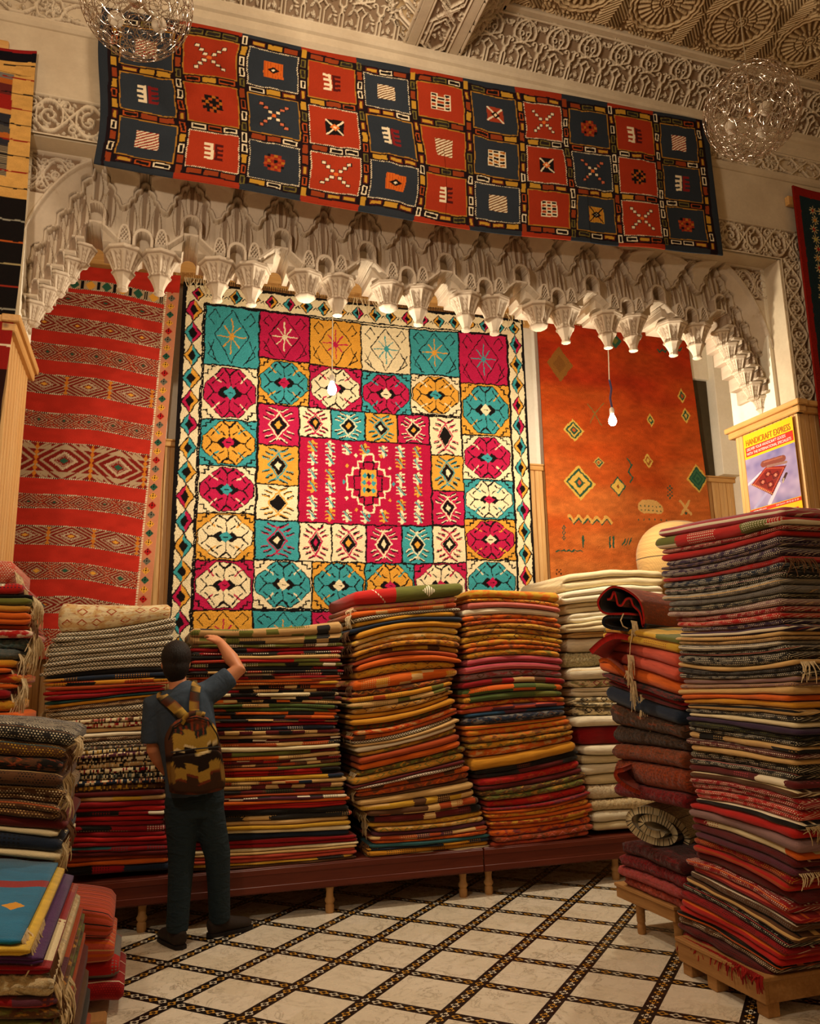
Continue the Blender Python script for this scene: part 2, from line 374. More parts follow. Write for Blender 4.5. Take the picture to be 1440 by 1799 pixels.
b = MB(); b.box((4.76, VF-.05, ZW-.07), (7.6, VF, ZW-.015), .008); b.box((4.74, VF-.07, ZW-.015), (7.6, VF, ZW+.03), .006); o = b.build('trim_11', M_PINEX); o['kind'] = 'structure'
boards('trim_12', -3.6, -.87, 0, ZW-.06, lambda a, d, z: (a, VF-d, z), M_PINE)
b = MB(); b.box((-3.6, VF-.05, ZW-.07), (-.82, VF, ZW-.015), .008); b.box((-3.6, VF-.07, ZW-.015), (-.80, VF, ZW+.03), .006); o = b.build('trim_13', M_PINEX); o['kind'] = 'structure'
# wooden batten the carpets hang from, on the back wall
b = MB(); b.box((-2.3, 6.985, 5.06), (5.95, 7.02, 5.30), .004); o = b.build('trim_14', M_PINEX); o['kind'] = 'structure'

# ================================================================== CARVED STUCCO
def t_frieze():
    T = Tile(.27, .38, .0032)
    T.filler(34, 3, .045, .016)
    for k in range(6): T.leaf(.135+.10*math.cos(k), .30+.03*math.sin(2*k), 60+k*12, .05, .016)
    for sx in (-1, 1):
        T.leaf(.135+sx*.045, .10, 90-sx*35, .06, .02); T.leaf(.135+sx*.03, .03, 90-sx*20, .05, .018); T.leaf(0+sx*.045, .04, 90-sx*20, .06, .018); T.leaf(sx*.03, .30, 90-sx*30, .06, .018)
    T.stroke([(-.1, .012), (.4, .012)], .02)
    for x in (-.013, .013): T.stroke([(x, .01), (x, .11)], .011)
    T.stroke([(-.013, .11), (-.034, .14), (0, .175), (.034, .14), (.013, .11)], .012)
    for x in (.122, .148): T.stroke([(x, .01), (x, .10)], .011)
    T.stroke([(.122, .10), (.135, .125), (.148, .10)], .011); T.stroke([(.135, .12), (.135, .15)], .02)
    for s in (-1, 1):
        T.stroke([(.135, .14), (.135+s*.022, .165), (.135+s*.022, .19)]+spiral(.135+s*.045, .20, .022, 180 if s > 0 else 0, -s*.7, 12), .012)
        T.stroke(arc(0, .265, .085, 90, 90+s*115, 12)+[(s*.062, .185)], .014)
        T.stroke(arc(s*.026, .26, .016, 0, 360, 10), .008)
        T.stroke([(0, .345), (s*.03, .31), (s*.045, .27), (s*.02, .215), (0, .195)], .008)
    T.stroke([(-.1, .366), (.4, .366)], .016)
    T.stroke(arc(.135, .33, .03, 180, 360, 8), .010)
    return T
def t_geo():      # star and leaf band
    T = Tile(.62, .20, .0032); T.filler(60, 5, .05, .016)
    T.stroke([(0, .008), (.62, .008)], .016); T.stroke([(0, .192), (.62, .192)], .016)
    c = (.155, .1)
    for k in range(8):
        a = k*45; T.stroke([(c[0]+.018*math.cos(math.radians(a)), c[1]+.018*math.sin(math.radians(a))), (c[0]+.06*math.cos(math.radians(a+22)), c[1]+.06*math.sin(math.radians(a+22))), (c[0]+.018*math.cos(math.radians(a+45)), c[1]+.018*math.sin(math.radians(a+45)))], .007)
        a1 = math.radians(a+22.5); a2 = math.radians(a+67.5)
        T.stroke([(c[0]+.078*math.cos(a1), c[1]+.078*math.sin(a1)), (c[0]+.09*math.cos((a1+a2)/2), c[1]+.09*math.sin((a1+a2)/2)), (c[0]+.078*math.cos(a2), c[1]+.078*math.sin(a2))], .016)
    T.stroke(arc(*c, .014, 0, 360), .008)
    for s in (-1, 1):
        T.stroke([(.235, .1+s*.01), (.30, .1+s*.06), (.38, .1+s*.07), (.465, .1), (.38, .1-s*.07)], .014)
        T.stroke([(.465, .1), (.55, .1+s*.07), (.62, .1+s*.07), (.70, .1+s*.01)], .014)
        T.stroke([(.43, .1), (.465, .1+s*.03), (.50, .1)], .010)
    return T
def t_scroll(w=.46, h=.25, seed=4):      # interlaced vine scrolls
    T = Tile(w, h, .0032, wrapx=True); T.filler(120, seed, .04, .014)
    m_ = h/2
    T.stroke([(w*i/30, m_+m_*.72*math.sin(2*PI*i/30)) for i in range(31)], .012)
    T.stroke([(w*i/30, m_-m_*.72*math.sin(2*PI*i/30)) for i in range(31)], .012)
    for k, (x, s) in enumerate(((.25, 1), (.75, -1))):
        T.stroke(spiral(w*x, m_+s*0, m_*.42, 90*s, 1.3*s, 26), .010)
        T.stroke(spiral(w*x-.09, m_-s*m_*.55, m_*.30, 0, 1.2, 20), .009); T.stroke(spiral(w*x+.09, m_-s*m_*.55, m_*.30, 180, -1.2, 20), .009)
        T.stroke(arc(w*x, m_, m_*.62, 0, 360, 22, ry=m_*.8), .009)
    T.stroke([(0, .006), (w, .006)], .012); T.stroke([(0, h-.006), (w, h-.006)], .012)
    return T
TF, TG, TS = t_frieze(), t_geo(), t_scroll()
RD = .024
# scroll band above and beside the arch
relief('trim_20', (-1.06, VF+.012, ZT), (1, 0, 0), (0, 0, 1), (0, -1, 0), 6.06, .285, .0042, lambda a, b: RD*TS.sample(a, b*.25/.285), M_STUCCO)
TSv = t_scroll(.46, .20, 9)
relief('trim_21', (UR, VF+.012-.014, 3.63), (0, 0, 1), (1, 0, 0), (0, -1, 0), 1.23, .20, .0042, lambda a, b: RD*TSv.sample(a, b), M_STUCCO)
relief('trim_22', (-1.06, VF-.002, 3.63), (0, 0, 1), (1, 0, 0), (0, -1, 0), 1.23, .21, .0042, lambda a, b: RD*TSv.sample(a, b*.2/.21), M_STUCCO)
# geometric band and mouldings under the cornice
def bandrange(n, u0, u1):
    relief('trim_%d' % n, (u0, VF+.001, 5.655), (1, 0, 0), (0, 0, 1), (0, -1, 0), u1-u0, .20, .0045, lambda a, b: RD*TG.sample(a+.155, b), M_STUCCO)
bandrange(23, -2.0, 6.4)
def mould(name, prof, u0, u1, mat, ax='x', at=None):
    """profile (depth towards the viewer, z) run along the wall"""
    b = MB(); n = len(prof)
    b.add([(u0, VF-d, z) for d, z in prof]+[(u1, VF-d, z) for d, z in prof], [tuple(range(n)), tuple(range(2*n-1, n-1, -1))]+[(i, i+n, (i+1) % n+n, (i+1) % n) for i in range(n)])
    o = b.build(name, mat); o['kind'] = 'structure'; return o
mould('trim_24', [(-.01, 5.60), (.012, 5.605), (.03, 5.625), (.034, 5.645), (.018, 5.652), (-.01, 5.655)], -3.6, 7.6, M_PLAIN)
mould('trim_25', [(-.01, 5.855), (.02, 5.857), (.03, 5.875), (.05, 5.90), (.055, 5.955), (.075, 5.965), (.085, 5.985), (.085, 6.03), (.05, 6.045), (-.01, 6.05)], -3.6, 7.6, M_PLAIN)
# sloped cornice frieze (cove) on the wall, either side of the beam
ZC = 6.30; Z0 = 6.045; S = .255; V1 = VF-.05
sl = math.hypot(S, ZC-Z0)
BU0, BU1 = 1.60, 1.98       # beam soffit edges
def cove(n, O, A, B, la):
    N = np.cross(A, B); 
    if N[2] > 0: N = -N
    def hf(a, b): return RD*1.2*TF.sample(a, b*.38/(sl-.03))
    def mk(a, b): return (a >= np.minimum(b*S/sl, 9)) & (a <= la-b*0)
    return hf, N
def cove_wall(n, u0, u1, cut0, cut1):
    A = np.array([1., 0, 0]); B = np.array([0, -S, ZC-Z0])/sl; N = -np.array([0, (ZC-Z0), S])/sl
    hf = lambda a, b: RD*1.3*TF.sample(a+.05, b*.38/sl)
    relief('trim_%d' % n, (u0, V1, Z0), A, B, N, u1-u0, sl, .0042, hf, M_STUCCO,
           mask=lambda a, b: (a >= (b*S/sl-.004 if cut0 else -1)) & (a <= (u1-u0)-(b*S/sl-.004 if cut1 else -1)))
cove_wall(26, BU1, 7.3, True, False); cove_wall(27, -3.3, BU0, False, True)
def cove_beam(n, u, s):
    A = np.array([0, -1., 0]); B = np.array([s*S, 0, ZC-Z0])/sl; N = np.array([s*(ZC-Z0), 0, -S])/sl
    hf = lambda a, b: RD*1.3*TF.sample(a+.1, b*.38/sl)
    relief('trim_%d' % n, (u, V1, Z0), A, B, N, 3.2, sl, .0055, hf, M_STUCCO, mask=lambda a, b: a >= b*S/sl-.004)
cove_beam(28, BU0, -1); cove_beam(29, BU1, 1)
# beam core and carved soffit
b = MB(); b.prism([(BU0-.02, Z0+.012), (BU1+.02, Z0+.012), (BU1+S, ZC), (BU1+S, 6.5), (BU0-S, 6.5), (BU0-S, ZC)], VF, -2.2); o = b.build('trim_35', M_CEILP); o['kind'] = 'structure'
def t_beam():
    T = Tile(.40, .25, .0035); T.filler(60, 11, .05, .018); m_ = .125
    for s in (-1, 1):
        T.stroke([(0, m_+s*.115), (.4, m_+s*.115)], .014)
        T.stroke([(-.02, m_+s*.03), (.04, m_+s*.03), (.09, m_+s*.085), (.31, m_+s*.085), (.36, m_+s*.03), (.42, m_+s*.03)], .012)
        T.stroke([(.05, m_+s*.0), (.12, m_+s*.06), (.28, m_+s*.06), (.35, m_)], .010)
        T.stroke([(-.05, m_-.06), (.05, m_+.04)], .012); T.stroke([(-.05, m_+.06), (.05, m_-.04)], .012); T.stroke([(.35, m_-.04), (.45, m_+.06)], .012); T.stroke([(.35, m_+.04), (.45, m_-.06)], .012)
    T.stroke([(-.025, m_), (0, m_+.025), (.025, m_), (0, m_-.025), (-.025, m_)], .010)
    return T
TB = t_beam()
relief('trim_30', (1.665, VF-.02, Z0+.005), (0, -1, 0), (1, 0, 0), (0, 0, -1), 3.2, .25, .005, lambda a, b: RD*TB.sample(a, b), M_STUCCO)
b = MB()
for u0, u1 in ((BU0-.01, 1.665), (1.915, BU1+.01)): b.box((u0, -2.2, Z0-.012), (u1, VF, Z0+.03), .006)
o = b.build('trim_31', M_PLAIN); o['kind'] = 'structure'
# flat carved ceiling panels with rosettes, and their smooth edge band
def ceil_h(u0, v0):
    def f(a, b):
        U = u0+a; Vv = v0-b
        R = .645; W = .62
        du = (U-3.39+R/2) % R-R/2; row = np.floor((4.16+W/2-Vv)/W); du = np.where(row % 2 == 1, (U-3.39) % R-R/2, du); dv = (Vv-4.16+W/2) % W-W/2
        r = np.hypot(du, dv); th = np.arctan2(dv, du)
        h = np.zeros_like(r)
        sc_ = .252+.010*np.abs(np.cos(th*10))
        for off in (0, -.032): h = np.maximum(h, np.clip((.009-np.abs(r-sc_-off))/.005+.5, 0, 1))
        pet = np.clip((np.cos(th*24)+.1)*2, 0, 1)*((r > .115) & (r < .205)); pet2 = np.clip((np.cos(th*16)+.1)*2, 0, 1)*((r > .055) & (r <= .108)); core = (r < .045)*np.clip(np.cos(r*300)+.6, 0, 1)
        h = np.maximum(h, np.where(r < .212, np.maximum(np.maximum(pet, pet2), core)*.8, 0))
        # zigzag interlace outside the rosettes
        out = r > .268
        q = np.abs(((np.abs(du)+np.abs(dv)*1.0)/.030) % 1-.5)*2; zz = np.clip((q-.45)*5, 0, 1)
        n = np.sin(U*95+np.sin(Vv*70)*2)*np.sin(Vv*110+np.sin(U*60)*2); lf = np.clip(n*2, 0, .7)
        zone = (np.abs(du) > .22) 
        h = np.where(out, np.maximum(h, np.where(zone, zz, np.maximum(lf, 0))), h)
        return RD*1.1*h
    return f
relief('trim_33', (BU1+S, V1-S, ZC+.03), (1, 0, 0), (0, -1, 0), (0, 0, -1), 4.6, 2.0, .0058, ceil_h(BU1+S, V1-S), M_CEIL)
relief('trim_34', (-3.3, V1-S, ZC+.03), (1, 0, 0), (0, -1, 0), (0, 0, -1), BU0-S+3.3, 1.6, .012, ceil_h(-3.3, V1-S), M_CEIL)
b = MB()
for u0, u1 in ((BU1+S-.01, 7.4), (-3.6, BU0-S+.01)): b.box((u0, V1-S-.055, ZC-.01), (u1, V1-S+.03, ZC+.06), .01)
b.box((BU1+S-.03, 1.5, ZC-.01), (BU1+S+.05, V1-S, ZC+.06), .01); b.box((BU0-S-.05, 1.5, ZC-.01), (BU0-S+.03, V1-S, ZC+.06), .01)
o = b.build('trim_32', M_PLAIN); o['kind'] = 'structure'
# ================================================================== MUQARNAS ARCH
UC, SP = 1.965, .601
VB = 5.30            # base plane; heights are measured towards the viewer
def contour(w):
    x = np.abs((w+SP/2) % SP-SP/2)           # distance from the nearest tall niche
    y = SP/2-x
    def steps(d, tab, valley):
        z = np.full_like(d, valley)
        for a0, a1, zt, ztr in tab:
            k = (d >= a0) & (d < a1); t = (d-a0)/(a1-a0); z = np.where(k, zt-(ztr)*t**2.2, z)
        return z
    tall = steps(x, [(0, .038, 4.905, .03), (.038, .082, 4.845, .035), (.082, .122, 4.775, .04), (.122, .163, 4.70, .07)], 4.63)
    small = steps(y, [(0, .036, 4.825, .03), (.036, .074, 4.765, .04), (.074, .108, 4.70, .04), (.108, .145, 4.65, .03)], 4.62)
    z = np.where(x < .163, tall, small)
    # corner: descending staircase
    cw = w-2.404; k = np.clip(np.floor((cw-.03)/.0665), 0, 9); t = (cw-.03)/.0665-k
    zst = 4.80-.128*k-.05*np.clip(t, 0, 1)**2
    return np.where(cw > .03, zst, z)
def erode(M, r):
    out = M.copy()
    for k in range(16):
        dx, dy = int(round(r*math.cos(k*PI/8))), int(round(r*math.sin(k*PI/8)))
        out &= np.roll(np.roll(M, dx, 1), dy, 0)
    return out
def blur(A, n):
    for _ in range(n):
        A = (A+np.roll(A, 1, 0)+np.roll(A, -1, 0)+np.roll(A, 1, 1)+np.roll(A, -1, 1))/5
    return A
STEP = .0037
TSP = t_scroll(.34, .30, 21)
def arc_z(w):
    """lower edge of the carved spandrels = interlaced ribs"""
    x = (w+SP/2) % SP-SP/2
    z = 4.735+.125*np.sqrt(np.clip(1-(np.abs(x)/(SP/2))**2.0, 0, 1))
    cw = np.clip(w-2.404, 0, .44)
    zc = 4.86-.0-.62*(1-np.sqrt(np.clip(1-(cw/.44)**2, 0, 1)))-.25*(cw/.44)**1.2
    return np.where(w > 2.404, zc, z)
def muq_h(A, B):
    U = A+(UC-2.83); Z = B+3.70; w = np.abs(U-UC)
    zc = contour(w); az = arc_z(w)
    h = np.full_like(Z, .20); G = np.zeros_like(Z)
    # smooth cove between ribs and the stepped edge
    zs = np.where(w > 2.404, 4.80-.128*(w-2.434)/.0665, 4.68); t = np.clip((az-Z)/np.maximum(az-zs, .02), 0, 1); h = .265-.085*t**.8
    # spandrels
    sp = Z > az
    carve = TSP.sample(U, np.clip((Z-4.70)/1.0, 0, .29)); h = np.where(sp, .262+.02*TSP.sample(w*1.0, np.clip(4.86-Z, 0, .29)*1.0), h)
    D = blur(sp.astype(float), 3); rib = 4*D*(1-D)
    ribm = ~erode(~(erode(sp, 1) ^ sp), 3) & ~erode(sp, 4); rb = blur(ribm.astype(float), 2)
    h = np.maximum(h, .262+.028*rb-(1-rb)*.2)
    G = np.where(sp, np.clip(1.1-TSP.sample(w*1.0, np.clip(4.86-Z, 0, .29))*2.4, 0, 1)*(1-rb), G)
    # bodies
    body = Z < zc
    inner = erode(body, 5); rim = body & ~inner
    x = np.abs((w+SP/2) % SP-SP/2); y = SP/2-x
    depth = np.clip((zc-Z)/.35, 0, 1)
    hb = .150+.045*depth
    rimh = blur(rim.astype(float), 1)*.036
    hb = hb+rimh
    hb = np.where(inner, hb-.018*(1-blur(inner.astype(float), 2)*0), hb)
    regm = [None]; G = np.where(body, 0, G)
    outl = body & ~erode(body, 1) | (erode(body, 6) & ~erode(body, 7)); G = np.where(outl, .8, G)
    def fan(hb, d, sgn, cx, z0, z1, wf):
        dx = d-cx; tz = (Z-z0)/(z1-z0); wid = wf*np.sin(np.clip(tz*.82+.12, 0, 1)*PI)**.9
        m_ = (tz > 0) & (tz < 1) & (np.abs(dx) < wid)
        th = np.arctan2(dx, np.maximum(Z-z0+.045, .01))
        gr = np.clip((np.abs(np.sin(th*6.5+PI/2*0))-.22)*3, 0, 1)
        edge = np.clip((wid-np.abs(dx))/.008, 0, 1)
        stem = (np.abs(np.abs(dx)-.009) < .0034)
        v = .017*np.clip(edge*1.6, 0, 1)*(.3+.7*gr); v = np.where(stem, .004, v)
        G[...] = np.where(m_ & inner & ((gr < .30) | stem | (edge < .45)) & regm[0], .8, G)
        return np.where(m_, hb+v, hb)
    reg = w < 2.435; regm[0] = reg
    hr = hb
    hr = fan(hr, x, 1, 0, 4.60, 4.875, .040); hr = fan(hr, x, 1, .084, 4.46, 4.765, .037)
    hr = fan(hr, y, 1, 0, 4.45, 4.79, .036); hr = fan(hr, y, 1, .078, 4.37, 4.68, .034)
    hb = np.where(reg, hr, hb)
    # corner fans
    regm[0] = w > 2.43
    for k in range(6):
        cx = 2.475+.066*k; z0 = 4.335-.108*k
        hc = fan(hb, w, 1, cx-.0, z0+.04, z0+.30, .038); hc = fan(hc, w, 1, cx+.02, z0+.20, z0+.42, .030)
        hb = np.where(w > 2.43, np.maximum(hb, hc), hb)
    # arches over the gaps
    def archring(hb, d, zc_, r, rec, reach=.0):
        rr = np.where(Z > zc_, np.hypot(d, (Z-zc_)*.85), d)
        hb = np.where((rr < r), hb-rec*np.sqrt(np.clip(1-(rr/r)**2, 0, 1)), hb)
        G[...] = np.where((np.abs(np.abs(rr-r)-.0125) < .003) & regm[1], .7, G)
        return np.where((np.abs(rr-r) < .011), np.maximum(hb, .235), hb)
    lowz = Z < 4.56
    regm.append(reg & (Z < 4.46)); a2 = archring(hb, y, 4.375, .056, .055); hb = np.where(reg & (Z < 4.46), a2, hb)
    regm[1] = reg & (Z > 4.44) & (Z < 4.63); a3 = archring(hb, x, 4.525, .060, .06); hb = np.where(reg & (Z > 4.44) & (Z < 4.63), a3, hb)
    # raised sill under the tall niche and main ledge
    sill = 4.455-.9*np.clip(x-.045, 0, 1)
    hb = np.where(reg & (x < .16) & (np.abs(Z-sill) < .012), .232, hb)
    # small lattice niches above the pendants
    for cx, base in ((SP/2-.115, 4.345),):
        d = np.abs(x-cx); tz = (Z-base)/.115; wid = .032*np.sqrt(np.clip(1-tz**1.6, 0, 1))
        m_ = (tz > 0) & (tz < 1) & (d < wid+.010) & reg
        hb = np.where(m_, .245, hb); hole = (tz > .05) & (d < wid-.004) & (tz < .9) & reg
        lat = (np.abs(((d*1.0+(Z-base)*.62)/.020) % 1-.5) < .18) | (np.abs(((d*1.0-(Z-base)*.62)/.020) % 1-.5) < .18)
        hb = np.where(hole, np.where(lat, .240, .215), hb); G = np.where(hole & ~lat, .9, np.where(m_, 0, G))
    # narrow pierced squares beside the tall niche
    for k in range(6):
        cx = 2.455+.066*k; base = 4.35-.108*k; d = np.abs(w-cx); tz = (Z-base)/.09; wid = .024*np.sqrt(np.clip(1-tz**2, 0, 1))
        m_ = (tz > 0) & (tz < 1) & (d < wid+.008) & (w > 2.42); hb = np.where(m_, .235, hb); hb = np.where(m_ & (d < wid-.003), .210, hb); G = np.where(m_ & (d < wid-.003), .8, G)
        hb = np.where((w > 2.42) & (np.abs(Z-(4.335-.108*k)) < .011) & (np.abs(w-cx-.02) < .06), .226, hb)
    h = np.where(body, hb, h)
    return h, G
def muq_mask(A, B):
    U = A+(UC-2.83); Z = B+3.70; w = np.abs(U-UC); x = np.abs((w+SP/2) % SP-SP/2); y = SP/2-x
    zb = np.full_like(Z, 4.325)
    zb = np.where(x < .05, 4.40+np.sqrt(np.clip(.05**2-x**2, 0, 1)), np.where(x < .10, 4.355, zb))
    zb = np.where(y < .032, 4.315+np.sqrt(np.clip(.032**2-y**2, 0, 1)), zb)
    st = 4.325-.108*np.clip(np.floor((w-2.434)/.066)+0, 0, 9); zb = np.where(w > 2.455, st, zb)
    return Z > zb
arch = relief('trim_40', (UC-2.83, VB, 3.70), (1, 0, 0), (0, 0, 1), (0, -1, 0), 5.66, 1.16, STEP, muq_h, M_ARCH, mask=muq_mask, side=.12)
# corbels: eight-sided flared pendants with carved faces
def corbel_mod(a, z):
    k = (a*8/(2*PI)) % 1; octo = 1/math.cos((k-.5)*2*PI/8)*.965
    g = .0
    if -.15 < z < -.03:
        if abs(k-.5) > .40: g = .05
        elif abs(abs(k-.5)-.27) < .05: g = -.04
        elif abs(k-.5) < .05 or abs(((z*60+abs(k-.5)*5) % 1)-.5) < .15: g = -.03
    return octo+g
def corbel_prof(cut=False):
    p = [(.02, .012), (.118, .012), (.126, .004), (.126, -.012), (.116, -.022)]
    p += [(.112-.050*((i/9)**.75), -.026-.108*i/9) for i in range(10)]
    p += [(.066, -.138), (.070, -.145), (.070, -.156), (.060, -.165)]
    if cut: p += [(.046, -.176), (.030, -.180), (.002, -.180)]
    else: p += [(.052, -.180), (.040, -.205), (.031, -.230), (.030, -.245), (.036, -.252), (.034, -.262), (.020, -.268), (.002, -.270)]
    return p
def corbel(name, u, z, v=5.19, cut=False, s=1.0):
    b = MB(); b.lathe([(r*s, q*s) for r, q in corbel_prof(cut)], (0, 0, 0), 64, mod=corbel_mod)
    g_ = []
    for q in b.V:
        r_ = math.hypot(q[0], q[1]); md = corbel_mod(math.atan2(q[1], q[0]) % (2*PI), q[2]/s); k_ = (math.atan2(q[1], q[0]) % (2*PI))*8/(2*PI) % 1
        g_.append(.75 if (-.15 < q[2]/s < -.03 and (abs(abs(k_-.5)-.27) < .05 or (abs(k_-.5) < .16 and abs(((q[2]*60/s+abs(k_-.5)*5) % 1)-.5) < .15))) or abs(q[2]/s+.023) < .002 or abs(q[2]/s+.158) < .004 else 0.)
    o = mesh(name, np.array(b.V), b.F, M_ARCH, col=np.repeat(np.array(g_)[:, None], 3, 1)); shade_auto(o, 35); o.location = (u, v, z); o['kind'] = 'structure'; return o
proto = {}
n_ = 41
def put_corbel(u, z, cut=False, s=1.0, v=5.19):
    global n_
    key = (cut, s)
    if key not in proto: proto[key] = corbel('trim_%d' % n_, u, z, v, cut, s); o = proto[key]
    else:
        o = proto[key].copy(); o.name = 'trim_%d' % n_; o.location = (u, v, z); C.objects.link(o)
    o.parent = arch; n_ += 1
    return o
ci = 0
for k in range(-4, 4):
    c_ = UC+(k+.5)*SP
    for s_ in (-.114, .114): put_corbel(c_+s_, 4.325, cut=(ci in (4, 6, 10))); ci += 1
for sgn in (-1, 1):
    for k in range(6):
        put_corbel(UC+sgn*(2.478+.066*k), 4.325-.108*(k+.10), s=(.74 if k < 5 else .60), cut=(k < 5), v=5.19)
# wall pier filling between arch corner and jamb, behind the stalactites
# ================================================================== HANGING CARPETS
_rs = np.random.RandomState(3)
_NO = _rs.rand(256, 256)
def vn(X, Y, s, seed=0):
    X = X*s+seed*17.3; Y = Y*s+seed*9.1; i = np.floor(X).astype(int); j = np.floor(Y).astype(int); fx = X-i; fy = Y-j
    fx = fx*fx*(3-2*fx); fy = fy*fy*(3-2*fy); g = lambda a, b: _NO[a % 256, b % 256]
    return (g(i, j)*(1-fx)+g(i+1, j)*fx)*(1-fy)+(g(i, j+1)*(1-fx)+g(i+1, j+1)*fx)*fy
class Art:
    def __init__(s, X, Y, bg): s.X, s.Y = X, Y; s.c = np.empty(X.shape+(3,)); s.c[:] = bg
    def put(s, m, col): s.c[m] = col
    def rect(s, x0, x1, y0, y1, col): s.put((s.X >= x0) & (s.X < x1) & (s.Y >= y0) & (s.Y < y1), col)
    def win(s, x0, x1, y0, y1):
        """index window on a regular (possibly jittered) grid"""
        m = (s.X >= x0) & (s.X <= x1) & (s.Y >= y0) & (s.Y <= y1)
        r = np.where(m.any(axis=1))[0]; c = np.where(m.any(axis=0))[0]
        if len(r) == 0 or len(c) == 0: return None
        return slice(r[0], r[-1]+1), slice(c[0], c[-1]+1)
    def line(s, pts, w, col, dash=None):
        xs = [p[0] for p in pts]; ys = [p[1] for p in pts]; wd = s.win(min(xs)-w, max(xs)+w, min(ys)-w, max(ys)+w)
        if wd is None: return
        X, Y = s.X[wd], s.Y[wd]; D = np.full(X.shape, 9.)
        for a, b in zip(pts[:-1], pts[1:]): D = np.minimum(D, dseg(X, Y, a, b))
        m = D < w/2
        if dash: m &= (((X+Y*.73)/dash) % 1) < .6
        s.c[wd][m] = col
    def poly(s, fn, x0, x1, y0, y1, col):
        wd = s.win(x0, x1, y0, y1)
        if wd is None: return
        m = fn(s.X[wd], s.Y[wd]); s.c[wd][m] = col
    def dia(s, cx, cy, a, b, col): s.poly(lambda X, Y: np.abs(X-cx)/a+np.abs(Y-cy)/b < 1, cx-a, cx+a, cy-b, cy+b, col)
def cloth(name, u0, u1, z0, z1, v, step, art, mat, edge=None, wave=None, thick=.014, bg=None, order='z'):
    """vertical textile: grid in (u, z) at depth v. edge(U,Z)->(U,Z) bends the outline, wave(U,Z)->depth offset"""
    nu, nz = int((u1-u0)/step)+1, int((z1-z0)/step)+1
    U, Z = np.meshgrid(np.linspace(u0, u1, nu), np.linspace(z0, z1, nz))
    col = art(U, Z)
    Uo, Zo = edge(U, Z) if edge else (U, Z)
    V = v-(wave(U, Z) if wave else 0)
    n = nu*nz
    A = np.stack([Uo, V, Zo], -1).reshape(-1, 3); B_ = A+np.array([0, thick, 0])
    F = gridF(nu, nz); idx = np.arange(n).reshape(nz, nu)
    ring = np.concatenate([idx[0, :], idx[1:, -1], idx[-1, :-1][::-1], idx[1:-1, 0][::-1]])
    # coarse back sheet
    r2 = np.roll(ring, -1); side = np.stack([r2, ring, ring+n, r2+n], 1)
    ks = max(1, 6)
    Fb = F[:, ::-1]+n
    VV = np.concatenate([A, B_]); cc = np.concatenate([col.reshape(-1, 3), col.reshape(-1, 3)*.9])
    return mesh(name, VV, np.concatenate([F, side, Fb]), mat, col=cc)
M_PILE = attr_mat('wool_pile', scale=120, bump=.9, bdist=.012, var=.16)
M_KILIM = attr_mat('flat_woven_wool', scale=160, bump=.3, bdist=.003, var=.10)
M_YARN = simple('cotton_yarn', H('d9c49a'), .95, var=.25, scale=60)
M_YARNB = simple('black_wool_yarn', H('241d1a'), .95)
M_SOCK = simple('white_plastic', H('e8e0d0'), .4, bump=0)
CRM, TEA, PNK, YEL, BLK = H('f4e2b6'), H('3f9ea3'), H('c01f4c'), H('e3a23c'), H('191413')
CRI = H('b5173f')
